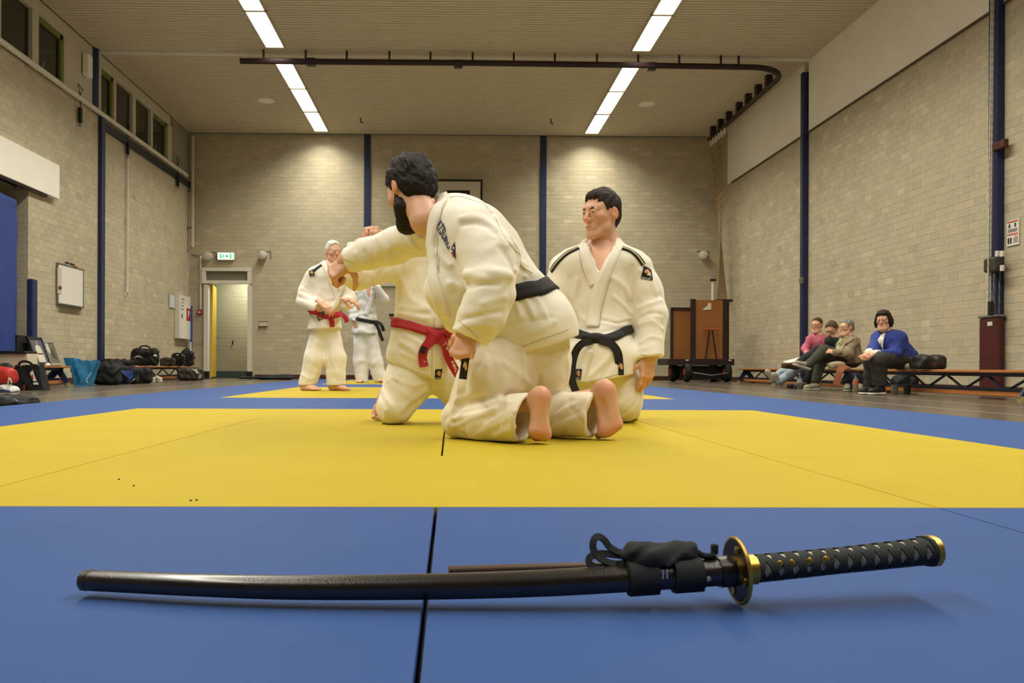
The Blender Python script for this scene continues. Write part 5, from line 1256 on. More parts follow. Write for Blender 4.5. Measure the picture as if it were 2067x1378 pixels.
n_ = SDF(); n_.cone(jt['neck'] + V3(0, 0, -.02), ap(M, V3(0, -.01, -.115)), .066, .060, k=.02); sdf_obj('polo_neck', n_, .01, mat('white_cotton', 'e2ddd0', .85), t)
band_obj('necklace', list(hits(S, [(1788, 682), (1778, 692), (1773, 702)], 10.8) + V3(0, -.012, 0)), .006, .004, (0, -1, 0), mat('dark_wood_bead', '3a2418', .5), t)
for k, e in (('wl', 'el'), ('wr', 'er')):
    c_ = SDF(); c_.cone(jt[k] * .72 + jt[e] * .28, jt[k] * .86 + jt[e] * .14, .056, .05, k=.01); sdf_obj('cuff', c_, .009, mat('white_cotton', 'e2ddd0', .85), t)
clothes('trousers', '35332f', t, lambda S: (S.ell(jt['hip'] + V3(0, 0, .005), (.19, .17, .11), k=.05), S.chain([jt['hip'], jt['kl'], jt['al']], [.12, .098, .075], k=.05), S.chain([jt['hip'], jt['kr'], jt['ar']], [.12, .095, .075], k=.05), S.plane((0, 0, .1), (0, 0, -1), .01)))
add_hand(sk, T(jt['wl'], y=(-.8, -.4, -.25), z=(0, -.6, .8)), GRIP, h=.006); add_hand(sk, T(jt['wr'], y=(-.6, -.6, -.3), z=(-.5, .3, .8)), GRIP, h=.006, mirror=True); sk.build(t); glasses(M, t)
for k, dx in (('al', -.2), ('ar', -.18)): shoe(t, jt[k] * V3(1, 1, 0) + V3(.04, 0, .016), jt[k] * V3(1, 1, 0) + V3(dx + .05, -.12, .016), '161616', 'd8d4c8', s=1.05)
# ================================================================ THE SWORD ON THE FRONT MATS
def hp(px, py, h):                 # point seen at the pixel, h above the mat
    return onZ(px, py, .04 + h)
SP = [(170, 1170, .0195), (400, 1180, .021), (600, 1185, .0215), (870, 1183, .0245), (1100, 1176, .029), (1300, 1164, .035), (1490, 1150, .0415), (1700, 1130, .050), (1884, 1110, .058)]
path = spline([hp(*p) for p in SP], 160)
pxs = np.array([proj(p)[0] for p in path])
def at(px):
    i = int(np.clip(np.searchsorted(pxs, px), 1, len(path) - 2)); t = path[i + 1] - path[i - 1]; t /= np.linalg.norm(t)
    w = (px - pxs[i - 1]) / (pxs[i] - pxs[i - 1] + 1e-9); c = path[i - 1] + (path[i] - path[i - 1]) * w
    a, b, _ = frame_from(t); return c, a, b, t
def seg(px0, px1): return np.array([at(px0)[0]] + [p for p, x in zip(path, pxs) if px0 + 2 < x < px1 - 2] + [at(px1)[0]])
S_ = thing('katana', 'katana in dark lacquered scabbard with gold-rimmed guard lying across the front mats', 'sword', at(900)[0] * V3(1, 1, 0) + V3(0, 0, .04))
M_SAYA = mat('dark_lacquer', '17120f', .3, var=.25, vscale=40, bump=.12, bscale=500, spec=.5)
_b = M_SAYA.node_tree.nodes['Principled BSDF']; _b.inputs['Coat Weight'].default_value = .7; _b.inputs['Coat Roughness'].default_value = .2
M_GOLD = mat('gold', 'b3944e', .36, metal=1., var=.15, vscale=80)
M_IRON = mat('dark_iron', '2b2018', .4, metal=.8, var=.2, vscale=60)
M_CORD = mat('black_cord', '10161a', .8, bump=.4, bscale=900)
M_ITO = mat('green_black_wrap', '0f1a1c', .75, bump=.4, bscale=900)
M_RAY = mat('ray_skin', 'e6dfce', .6, bump=.5, bscale=900)
sec = [(-1, .0), (-.92, .5), (-.62, .86), (0, 1.), (.62, .86), (.92, .5), (1, 0), (.95, -.35), (.6, -.88), (0, -1), (-.6, -.88), (-.95, -.35)]
def oval(px0, px1, ra, rb, name, m, parent, smooth=True, taper=None, n=None):
    pts = seg(px0, px1); V = []; k = len(sec)
    for i, c in enumerate(pts):
        t = pts[min(i + 1, len(pts) - 1)] - pts[max(i - 1, 0)]; a, b, _ = frame_from(t)
        f = np.interp(i / (len(pts) - 1), *taper) if taper else 1.
        for u, v in sec: V.append(c + (a * u * ra + b * v * rb) * f)
    Fc = [(i * k + j, i * k + (j + 1) % k, (i + 1) * k + (j + 1) % k, (i + 1) * k + j) for i in range(len(pts) - 1) for j in range(k)]
    Fc += [tuple(range(k))[::-1], tuple((len(pts) - 1) * k + j for j in range(k))]
    o = mesh_obj(name, V, Fc, m, parent, None, smooth)
    if smooth: o.data.set_sharp_from_angle(angle=R(38))
    return o
saya = oval(176, 1476, .0185, .0150, 'scabbard', M_SAYA, S_, taper=([0, .01, .5, 1], [.76, .80, .96, 1.04]))
oval(167, 182, .0185, .0150, 'scabbard_tip', M_SAYA, saya, taper=([0, .3, 1], [.66, .78, .82]))
for a, b in ((1266, 1324), (1356, 1412)): oval(a, b, .0235, .0205, 'cord_wrap', M_CORD, S_)
oval(1448, 1478, .0205, .0178, 'scabbard_mouth', mat('dark_horn', '17120f', .3), saya)
# cord knot on top of the wraps
kn = SDF(); c1_, c2_ = at(1285)[0] + V3(0, .008, .024), at(1385)[0] + V3(0, .006, .022)
kn.cone(c1_, c2_, .016, .0155, k=.01); kn.ell(at(1318)[0] + V3(0, -.004, .022), (.022, .016, .014), k=.01); kn.noise(.0018, .02, 4)
sdf_obj('cord_knot', kn, .003, M_CORD, S_)
def px_path(pts, dd=0.): return [P(x, y, at(x)[0][1] + dd) for x, y in pts]
for pts in ([(1300, 1112), (1262, 1118), (1235, 1108), (1222, 1092), (1210, 1084), (1200, 1088), (1196, 1102), (1204, 1120), (1225, 1132), (1250, 1136), (1290, 1128)],
            [(1290, 1128), (1250, 1122), (1215, 1119), (1195, 1123), (1188, 1132), (1198, 1141), (1230, 1142), (1275, 1136)]):
    pp = spline(px_path(pts, .012), 50); pp[:, 1] += .006 * np.sin(np.linspace(0, 6, len(pp)))
    V, f = band(pp, .008, .0025, (.1, -.75, .65)); mesh_obj('cord_loop', V, f, M_CORD, S_)
pp = spline(px_path([(1375, 1110), (1400, 1112), (1420, 1121), (1436, 1122), (1443, 1120)], .0), 24)
MB().tube(pp, .0038, 8).add([], []).build('cord_tail', M_CORD, S_, smooth=True)
pp = spline(px_path([(1376, 1122), (1396, 1124), (1402, 1130), (1392, 1136), (1380, 1130)], -.004), 24)
MB().tube(pp, .0034, 8).build('cord_tail', M_CORD, S_, smooth=True)
MB().box(at(1443)[0] + V3(0, .002, .026), (.008, .008, .012), bev=.002).build('cord_end', M_CORD, S_)
for px in (1329, 1337): MB().box(at(px)[0] + V3(0, -.0215, .007), (.0022, .003, .010)).build('brass_pin', mat('pale_metal', 'c8c4b4', .3, metal=.8), S_)
MB().lathe(at(1419)[0] + V3(0, -.0215, -.002), [(.0001, -.001), (.003, 0), (.0022, .0025), (.0001, .003)], 10, axis=(0, -1, .1)).build('rivet', mat('pale_metal', 'c8c4b4', .3, metal=.8), S_, smooth=True)
# guard
c, a, b, t = at(1488)
c = c + b * (-.0005)
ts = MB(); ts.lathe(c - t * .0022, [(.0005, 0), (.0355, 0), (.0355, .0044), (.0005, .0044)], 48, axis=t)
tsu = ts.build('guard', M_IRON, S_, smooth=True)
MB().torus(c, t, .0372, .0024, 56, 10).build('guard_rim', M_GOLD, tsu, smooth=True)
for k in range(0, 8, 2):
    an = k * math.pi / 4 + .3; MB().lathe(c + .026 * (a * math.cos(an) + b * math.sin(an)) - t * .0045, [(.0005, 0), (.005, .001), (.0055, .0045), (.005, .008), (.0005, .009)], 10, axis=t).build('guard_ornament', M_GOLD, tsu, smooth=True)
oval(1478, 1486, .0215, .0165, 'guard_washer', M_GOLD, S_); oval(1491, 1498, .0215, .0175, 'guard_washer', M_GOLD, S_)
oval(1497, 1521, .0205, .0172, 'hilt_collar', M_GOLD, S_)
# hilt
hilt = oval(1519, 1872, .0165, .0138, 'hilt', M_RAY, S_, taper=([0, .5, 1], [1.02, .95, 1.04]))
hs = seg(1521, 1868); L = np.concatenate([[0], np.cumsum(np.linalg.norm(np.diff(hs, axis=0), axis=1))]); HL = L[-1]
def hpt(s): return np.array([np.interp(s, L, hs[:, i]) for i in range(3)])
hb = at(1690); ha_, hb_ = hb[1], hb[2]
NT = 6.5
for sg in (1, -1):
    for ph in (0, math.pi):
        V = []; n = 200
        for i in range(n + 1):
            s = HL * i / n; th = sg * 2 * math.pi * NT * i / n + ph; ca, sa = math.cos(th), math.sin(th)
            wv = .0042
            cross = .0009 * math.cos(2 * th)
            for ds, rr in ((-wv, .0008), (-wv, .0026 + cross), (wv, .0026 + cross), (wv, .0008)):
                cc = hpt(min(max(s + ds, 0), HL)); f = np.interp(s / HL, [0, .5, 1], [1.02, .95, 1.04])
                V.append(cc + ha_ * ca * (.0168 * f + rr) + hb_ * sa * (.0140 * f + rr))
        Fc = [(i * 4 + q, i * 4 + (q + 1) % 4, i * 4 + 4 + (q + 1) % 4, i * 4 + 4 + q) for i in range(n) for q in range(4)]
        mesh_obj('hilt_wrap', V, Fc, M_ITO, S_, None, False)
for px in (1560, 1584, 1620, 1652): MB().lathe(at(px)[0] - ha_ * .0168 + hb_ * (.003 if px % 2 else .006), [(.0005, -.001), (.0055, 0), (.004, .0014), (.0005, .0018)], 10, axis=-ha_).build('hilt_ornament', M_GOLD, hilt, smooth=True)
oval(1866, 1875, .0212, .0182, 'pommel_cap', M_ITO, S_); pc = oval(1873, 1891, .0198, .0170, 'pommel_plate', M_GOLD, S_, taper=([0, .5, .8, 1], [1.08, 1.08, .98, .7]))
# rod behind the scabbard
ra, rb = onZ(906, 1152, .0465), onZ(1405, 1137, .0465)
rod = thing('wooden_rod', 'thin dark wooden rod lying on the mat just behind the scabbard', 'rod', (ra + rb) / 2 * V3(1, 1, 0) + V3(0, 0, .04))
MB().tube([ra, rb], .0065, 10, sq=1.0).build('rod', mat('rod_wood', '4a3220', .45, var=.1), rod, smooth=True)
MB().tube([rb, rb + (rb - ra) / np.linalg.norm(rb - ra) * .04], .0058, 10).build('ferrule', M_STEEL, rod, smooth=True)
# crumbs on the yellow mats
for i, (px, py) in enumerate(((240, 968), (385, 1011), (397, 1010), (270, 981))):
    p = onZ(px, py, .04); o = MB().lathe(p, [(.0025, 0), (.003, .001), (.0015, .003)], 6).build('crumb', mat('crumb', '4a3c2a', .9), origin=p)
    tag(o, ('dark crumb on the yellow mat, farthest back of the four', 'crumb near the yellow mat front edge, left one of the close pair', 'crumb near the yellow mat front edge, right one of the close pair', 'tiny crumb alone on the yellow mat below the dark one')[i], 'crumb', 'crumbs on the mat')
# ================================================================ WALL FITTINGS
def wallbox(px0, py0, px1, py1, X, th, name, m, parent=None, bev=0.004):
    """flat box on a side wall between two photo corners (near/far edge px0, px1)"""
    a = onX(px0, py0, X); b = onX(px1, py1, X); s = 1 if X < 0 else -1
    c = (a + b) / 2; c[0] = X + s * th / 2
    return c, (th, abs(a[1] - b[1]), abs(a[2] - b[2]))
XLW, XRW = XL + .008, XR - .008
# long cream screen housing over the recess
a = onX(108, 334, XLW); b = onX(108, 402, XLW)
t = thing('screen_housing', 'long cream housing board above the recess in the left wall', 'board', (XLW + .06, 11.4, (a[2] + b[2]) / 2))
MB().box((XLW + .05, (9.0 + a[1]) / 2, (a[2] + b[2]) / 2), (.1, a[1] - 9.0, a[2] - b[2]), bev=.006).build('board', M_CREAM, t)
MB().box((XLW + .04, (9.0 + a[1]) / 2 - .2, b[2] - .02), (.06, a[1] - 9.3, .03)).build('lower_rail', M_MAROON, t)
# thick blue crash mat standing in the recess, and pads
t = thing('crash_mat', 'tall thick blue crash mat standing upright in the left recess', 'mat', (XL - .22, 11.75, 0))
p0 = onX(38, 400, XL - .35)
S = SDF(); S.func(lambda p: np.maximum(np.maximum(np.abs(p[..., 0] - (XL - .22)) - .13, np.abs(p[..., 1] - 11.9) - 1.55), np.abs(p[..., 2] - 1.42) - 1.38) - .03, 'u', .02, (XL - .42, 10.1, -.02), (XL - .02, 13.6, 2.9)); S.noise(.006, .8, 4)
sdf_obj('cover', S, .04, mat('crash_mat_blue', '2c4690', .6, var=.08, vscale=3), t)
MB().box((XL - .06, 12.2, 1.4), (.012, .05, 2.7)).build('seam_strip', mat('crash_mat_seam', '1d2f66', .6), t)
q0 = onX(62, 563, XL + .02)
o = MB().box((XL + .035, 13.72, q0[2] / 2), (.1, .16, q0[2]), bev=.02).build('corner_pad', mat('pad_navy', '23315f', .6), origin=(XL + .035, 13.72, 0)); tag(o, 'narrow navy protection pad on the corner of the left recess', 'pad')
o = MB().box((XL - .3, 13.62, 1.95), (.09, .05, .13), bev=.01).build('light_switch', M_WHITE, origin=(XL - .3, 13.6, 1.95)); tag(o, 'small white switch on the side of the left recess', 'switch')
# whiteboard
c, sz = wallbox(114, 532, 165, 618, XLW, .03, '', None); a = onX(114, 531, XLW); b = onX(165, 546, XLW); z0 = onX(114, 612, XLW)[2]
t = thing('whiteboard', 'small whiteboard on the left wall near the recess', 'whiteboard', c)
MB().box((XLW + .012, c[1], (a[2] + z0) / 2), (.024, sz[1], a[2] - z0), bev=.004).build('board', mat('board_white', 'ebe9e2', .25), t)
fr = MB()
for zz in (a[2], z0): fr.box((XLW + .016, c[1], zz), (.034, sz[1] + .03, .022))
for yy in (c[1] - sz[1] / 2, c[1] + sz[1] / 2): fr.box((XLW + .016, yy, (a[2] + z0) / 2), (.034, .022, a[2] - z0))
fr.build('frame', M_STEEL, t)
MB().box((XLW + .05, c[1], z0 - .01), (.07, sz[1] * .9, .012)).build('pen_tray', M_STEEL, t)
pp = onX(120, 556, XLW + .03); pq = onX(121, 577, XLW + .03); MB().box((XLW + .03, pp[1], (pp[2] + pq[2]) / 2), (.012, .14, .42)).build('paper_strip', mat('grey_paper', 'c9c3b6', .8), t)
pp = onX(121, 580, XLW + .04); MB().box(pp, (.03, .1, .05), bev=.01).build('magnet', mat('brown_plastic', '7a4a28', .5), t)
for px, py in ((136, 534), (146, 537), (152, 541)):
    pp = onX(px, py, XLW + .03); MB().box(pp + V3(0, 0, .03), (.03, .12, .03), bev=.008).build('marker', M_BLACK if px < 150 else mat('orange_plastic', 'c0662a', .5), t)
# cords with black clips hanging from the high rail, pull pipe
for i, (px, y0, y1) in enumerate(((162, 217, 248), (258, 285, 312), (359, 350, 376))):
    a, b = onX(px, y0, XLW + .05), onX(px, y1, XLW + .05)
    t = thing('blind_crank', 'black crank hanger below the white rail, %s of three along the left wall' % ('nearest', 'middle', 'farthest')[i], 'crank', a, 'crank hangers on the left wall')
    MB().box((a + b) / 2, (.06, .07, a[2] - b[2]), bev=.01).build('bracket', M_BLACK, t)
    MB().lathe(b - V3(0, 0, .07), [(.012, 0), (.02, .02), (.02, .05), (.01, .07)], 10).build('hook', M_STEEL, t, smooth=True)
    MB().tube([a, a + V3(.0, -.02, .25), a + V3(.02, -.15, .36), a + V3(.02, .05, .33), a + V3(0, 0, .2)], .010, 6).build('rope', M_BLACK, t)
a, b = onX(258, 315, XLW + .04), onX(262, 578, XLW + .04); b[1] = a[1]; e = onX(263, 607, XLW + .03); e[1] = a[1]
t = thing('crank_rod', 'long thin white crank rod hanging down the left wall', 'rod', b)
MB().tube([a, b], .019, 8).build('rod', M_WHITE, t); MB().tube([b, b + V3(.02, -.05, -.13), b + V3(0, .02, -.2), e], .018, 8).build('handle', M_WHITE, t)
# box on the high panel, upper left; down pipe near the corner
o = MB().box((XL + .05, 15.72, onX(174, 135, XL)[2]), (.1, .2, .38), bev=.01).build('siren_box', M_CREAM, origin=(XL + .1, 15.75, 5.5)); tag(o, 'cream box beside the dark column top, high on the left wall', 'box')
a = P(383, 268, 21.85); b = P(379, 500, 21.6)
t = thing('down_pipe', 'pale pipe running down the far left corner', 'pipe', b)
MB().tube([(XL + .12, 21.8, 5.95), (XL + .12, 21.8, b[2] + .04), (XL + .01, 21.8, b[2])], .045, 10).build('pipe', M_OFFW, t, smooth=True)
for zz in (4.6, 3.7): MB().box((XL + .06, 21.8, zz), (.14, .12, .03)).build('clamp', M_STEEL, t)
# notice and hose cabinet at the far end of the left wall
c, sz = wallbox(345, 593, 356, 624, XLW, .012, '', None); c[1] -= .15
t = thing('notice_frame', 'small framed notice left of the hose cabinet', 'notice', c); MB().box(c, sz, bev=.003).build('frame', mat('light_frame', '9aa6a4', .5), t); MB().box(c + V3(.008, 0, 0), (.004, sz[1] * .85, sz[2] * .88)).build('sheet', mat('sheet_white', 'd6d9de', .7), t)
a, b = onX(361, 594, XLW + .1), onX(383, 685, XLW + .1); cc = (a + b) / 2; cc[0] = XLW + .06
t = thing('hose_cabinet', 'tall white fire hose cabinet in the far left corner', 'cabinet', cc)
MB().box(cc, (.12, abs(a[1] - b[1]), a[2] - b[2]), bev=.008).build('door', M_WHITE, t)
MB().box(cc + V3(.062, .25, .08), (.004, .32, .30)).build('hose_sign', M_RED, t)
v, f = text_mesh('P', .22, .01); V = np.stack([np.full(len(v), XLW + .127), cc[1] + .25 + v[:, 0], cc[2] + .08 + v[:, 1]], 1); mesh_obj('hose_symbol', V, f, M_WHITE, t)
MB().box(cc + V3(.062, -.25, .02), (.01, .06, .1)).build('latch', M_BLACK, t)
for zz in (.42, .34, .26, .18): MB().box(cc + V3(.062, -.22, zz), (.003, .16, .02 if zz in (.42, .18) else .012)).build('print_line', M_BLACK, t)
o = MB().box((XL + .12, 21.75, P(384, 660, 21.7)[2]), (.04, .1, 1.05), bev=.01).build('floor_squeegee', mat('blue_plastic', '2a4fae', .5), origin=(XL + .2, 21.7, 1.4)); tag(o, 'blue plastic guard beside the hose cabinet corner', 'guard')
o = MB().cyl((XL + .14, 21.6, 0), (XL + .14, 21.6, P(384, 690, 21.7)[2]), .03).build('corner_pole', M_WHITE, origin=(XL + .14, 21.6, 0), smooth=True); tag(o, 'white pole standing in the far left corner below the cabinet', 'pole')
# back wall fittings
p = P(456, 517, YB - .09)
t = thing('exit_sign', 'lit green and white emergency exit sign above the door', 'sign', p)
MB().box(p + V3(0, .02, 0), (.42, .08, .19), bev=.01).build('housing', M_WHITE, t)
MB().box(p + V3(0, -.025, 0), (.39, .012, .16)).build('lit_panel', mat('exit_lit_white', 'eafff0', .5, emit=1.6), t)
EG = mat('exit_green', '35b060', .5, emit=.9)
for s_ in (-1, 1):
    MB().box(p + V3(s_ * .125, -.033, 0), (.035, .004, .13)).build('green_bar', EG, t)
for dx, pts in ((.03, [(-.05, .0), (0, .045), (0, .018), (.05, .018), (.05, -.018), (0, -.018), (0, -.045)]), (-.06, [(-.012, .05), (.012, .05), (.014, .02), (.035, .0), (.012, .0), (.03, -.05), (.008, -.05), (-.004, -.015), (-.03, -.045), (-.04, -.03), (-.012, .01)])):
    MB().prism([p + V3(dx + x, -.033, y) for x, y in pts], (0, -.004, 0)).build('green_symbol', EG, t)
for i, (px, py, nm) in enumerate(((421, 515, 'left of the exit sign'), (532, 513, 'right of the open door'), (1421, 513, 'near the climbing ropes'))):
    p = P(px, py, YB - .14)
    t = thing('round_speaker', 'round white speaker on the back wall, %s' % nm, 'speaker', p, 'round wall speakers')
    MB().lathe(p + V3(0, .12, 0), [(.06, 0), (.09, .05), (.105, .12), (.105, .17), (.09, .18), (.0005, .185)], 24, axis=(-.15, -1, -.12)).build('body', M_WHITE, t, smooth=True)
    MB().torus(p + V3(-.01, -.052, -.008), (-.15, -1, -.12), .085, .008, 24, 6).build('grille_ring', M_OFFW, t, smooth=True)
    MB().tube([p + V3(-.15, .13, .09), p + V3(.15, .13, .09), p + V3(.15, .13, -.09)], .012, 6).build('bracket', M_STEEL, t)
a, b = P(405, 517, YB - .03), P(405, 624, YB - .03)
t = thing('cable_duct', 'white cable duct down to the red alarm button beside the door', 'duct', (a + b) / 2); MB().tube([a, b], .028, 8).build('duct', M_WHITE, t); MB().tube([P(388, 514, YB - .02), a], .012, 6).build('cable', M_STEEL, t)
p = P(403, 630, YB - .04); t = thing('alarm_button', 'red fire alarm button on the wall left of the door', 'alarm', p)
MB().box(p, (.11, .06, .11), bev=.01).build('box', M_RED, t); MB().box(p + V3(0, -.032, .0), (.06, .006, .04)).build('glass', M_WHITE, t)
p = P(531, 654, YB - .03); t = thing('wall_socket', 'pale double socket plate on the back wall right of the door', 'socket', p)
MB().box(p, (.2, .05, .11), bev=.01).build('plate', M_OFFW, t)
for s_ in (-1, 1): MB().box(p + V3(0, -.012, s_ * .062), (.22, .03, .014)).build('edge_strip', mat('socket_brown', '4a3426', .6), t)
p = P(470, 690, YB + 1.66)
o = MB().tube([p + V3(-.01, 0, -.05), p + V3(0, -.04, 0), p + V3(.02, -.03, .04)], .018, 8).build('coat_hook', M_BLACK, origin=p); tag(o, 'dark hook on the corridor wall seen through the door', 'hook')
p = P(795, 635, YB - .05); o = MB().box(p, (.24, .08, .05), bev=.01).build('wall_bracket', mat('bracket_dark', '2a1c22', .5), origin=p); tag(o, 'dark horizontal bracket on the back wall behind the red belt', 'bracket')
# basketball backboard
zt = P(930, 362, 21.6)[2]; xr_ = P(974, 400, 21.6)[0]; w_, h_ = 1.2, .9; cx = xr_ - w_ / 2
t = thing('basketball_backboard', 'white basketball backboard with black border on the back wall', 'backboard', (cx, 21.6, zt - h_ / 2))
MB().box((cx, 21.62, zt - h_ / 2), (w_, .04, h_)).build('board', mat('backboard_white', 'cfc6b2', .4), t)
bd = MB(); MBk = mat('marking_black', '15130f', .5)
for s_ in (-1, 1): bd.box((cx + s_ * (w_ / 2 - .025), 21.597, zt - h_ / 2), (.05, .012, h_)); bd.box((cx, 21.597, zt - h_ / 2 + s_ * (h_ / 2 - .025)), (w_ - .1, .012, .05))
bd.build('border', MBk, t)
bi = MB()
for s_ in (-1, 1): bi.box((cx + s_ * .255, 21.597, zt - .44), (.07, .012, .34)); bi.box((cx, 21.597, zt - .44 + s_ * .135), (.44, .012, .07))
bi.build('target_square', MBk, t)
MB().torus((cx, 21.3, zt - .75), (0, 0, 1), .2, .01, 24, 6).build('hoop', mat('hoop_orange', 'b5502a', .4), t); MB().box((cx, 21.8, zt - .3), (.5, .36, .08)).build('wall_arm', M_STEEL, t)
# ---------------------------------------------------------------- right wall fittings
p = onX(2044, 468, XR - .02); a = onX(2056, 440, XR - .02); b = onX(2031, 497, XR - .02)
t = thing('instruction_poster', 'white safety instruction poster with orange headings beside the near blue post', 'poster', p)
W_, H_ = abs(a[1] - b[1]), .56; yc = (a[1] + b[1]) / 2; zc = (onX(2044, 443, XR - .02)[2] + onX(2044, 495, XR - .02)[2]) / 2; H_ = onX(2044, 443, XR - .02)[2] - onX(2044, 495, XR - .02)[2]
MB().box((XR - .012, yc, zc), (.008, W_, H_)).build('sheet', mat('poster_white', 'e6e3dc', .5), t)
pr = lambda u, v, w, h, m, n: MB().box((XR - .018, yc - u * W_, zc + v * H_), (.004, w * W_, h * H_)).build(n, m, t)
MO = mat('poster_orange', 'c8552e', .6); MG = mat('poster_grey', '8a8680', .6)
pr(0, .43, .86, .05, MO, 'heading_bar'); pr(0, -.06, .86, .04, MO, 'heading_bar')
for u, v in ((-.25, .27), (.22, .28), (-.33, -.3), (-.14, -.3)): pr(u, v, .12, .14 if v > 0 else .22, mat('poster_dark', '3a3436', .6), 'pictogram')
pr(.28, -.16, .24, .1, mat('poster_pink', 'd9a79a', .6), 'pictogram')
for k in range(4): pr(0, .14 - .035 * k, .8 - .1 * (k % 2), .012, MG, 'print_line'); pr(.25, -.24 - .05 * k, .36, .016, MG, 'print_line')
# post pad with cap, climbing ropes beside the near post
zp = onX(2008, 636, XR - .3)[2]
a, b = onX(1986, 700, XR - .2), onX(2034, 700, XR - .2)
t = thing('post_pad', 'dark red padded box around the foot of the near blue post', 'pad', (XR - .16, 10.75, 0))
MB().box((XR - .066, 10.74, zp / 2), (.08, .40, zp), bev=.025).build('padding', mat('pad_red', '4a1414', .6, var=.08), t)
MB().box((XR - .066, 10.74, zp + .012), (.10, .42, .03), bev=.006).build('lid', M_STEEL, t); MB().box((XR - .11, 10.7, zp - .08), (.006, .1, .05)).build('label', M_WHITE, t)
MB().box((XR - .066, 10.585, zp / 2), (.07, .012, zp * .98)).build('edge_plate', mat('pad_edge', '8a6a4a', .5), t)
def rope(name, pts, r, label, m1, m2, group, lay=.05):
    t = thing(name, label, 'rope', pts[-1], group); pts = np.array(pts); n = max(2, int(np.linalg.norm(pts[-1] - pts[0]) / .014))
    c = spline(pts, n) if len(pts) > 2 else np.linspace(pts[0], pts[1], n)
    s = np.arange(len(c)) * .014
    for k in range(3):
        th = 2 * math.pi * (s / (lay * 3)) + k * 2.094
        off = np.stack([np.cos(th), np.sin(th), np.zeros(len(c))], 1) * r * .52
        MB().tube(c + off, r * .56, 5).build('strand', m1 if k else m2, t, smooth=True)
    return t
MR1, MR2 = mat('rope_white', 'cfcabd', .8), mat('rope_white_dark', 'a8a294', .8)
for i, (x0, y0, x1, y1) in enumerate(((2001, 5, 1994, 632), (2005, 5, 1999, 610), (2010, 5, 2003, 630))):
    d = 10.62 + i * .04; rope('pulley_rope', [P(x0 + 1, -60, d), P(x1, y1, d)], .0105, 'white twisted rope left of the near blue post, %s of three' % ('leftmost', 'middle', 'rightmost')[i], MR1, MR2, 'white ropes by the near post', lay=.03)
d = 10.55
t = thing('post_pulley', 'dark pulley block with straps low on the near blue post', 'pulley', onX(2016, 533, XR - .15))
pc_ = onX(2016, 533, XR - .11); MB().box(pc_ + V3(-.02, .08, 0), (.1, .24, .17), bev=.02).build('block', mat('pulley_dark', '3a372f', .5), t)
for py, nm in ((512, 'lug'), (541, 'lug')):
    for px in (2013, 2023): MB().box(onX(px, py, XR - .12), (.03, .05, .07), bev=.004).build(nm, M_WHITE, t)
pk = onX(2019, 293, XR - .09); o = MB().box(pk, (.06, .24, .1), bev=.01).build('post_clamp', mat('clamp_rust', '4a2014', .5), origin=pk); tag(o, 'rust red clamp round the near blue post', 'clamp')
for i, px in enumerate((2007, 2018)):
    rope('pulley_rope', [P(px, 536, 10.58), P(px - 1, 633, 10.56)], .010, 'grey chain-like rope on the near blue post below the pulley, %s one' % ('left', 'right')[i], mat('rope_grey', '55524c', .6), mat('rope_grey2', '76736a', .6), 'ropes below the pulley')
p = P(2000, 622, 10.55); o = MB().box(p, (.05, .06, .17), bev=.01).build('rope_weight', M_BLACK, origin=p); tag(o, 'black weight on the white ropes above the red pad', 'weight')
# far post clamp
p = onX(1633, 562, XR - .12); p[1] = 16.52; o = MB().box(p, (.05, .1, .12), bev=.01).build('post_cleat', M_STEEL, origin=p); tag(o, 'metal cleat on the far blue post behind the spectators', 'cleat')
# bunch of climbing ropes in the far right corner
MT1, MT2 = mat('rope_tan', 'a8926a', .85), mat('rope_tan_dark', '87734f', .85)
for i in range(6):
    top = np.array([6.24, 20.2 + .22 * i, 5.8]); bot = P(1449 + 3.4 * i, 603, 20.62 + .085 * i)
    rope('climbing_rope', [top, top * .3 + bot * .7, bot], .017, 'tan climbing rope bundled in the far right corner, %s from the left' % ordn[i], MT1, MT2, 'tan climbing ropes', lay=.045)
    MB().cyl(top + V3(0, 0, .05), top - V3(0, 0, .14), .03).build('rope_clamp', M_WHITE, bpy.data.objects[[o.name for o in COL.objects if o.name.startswith('climbing_rope')][-1]])
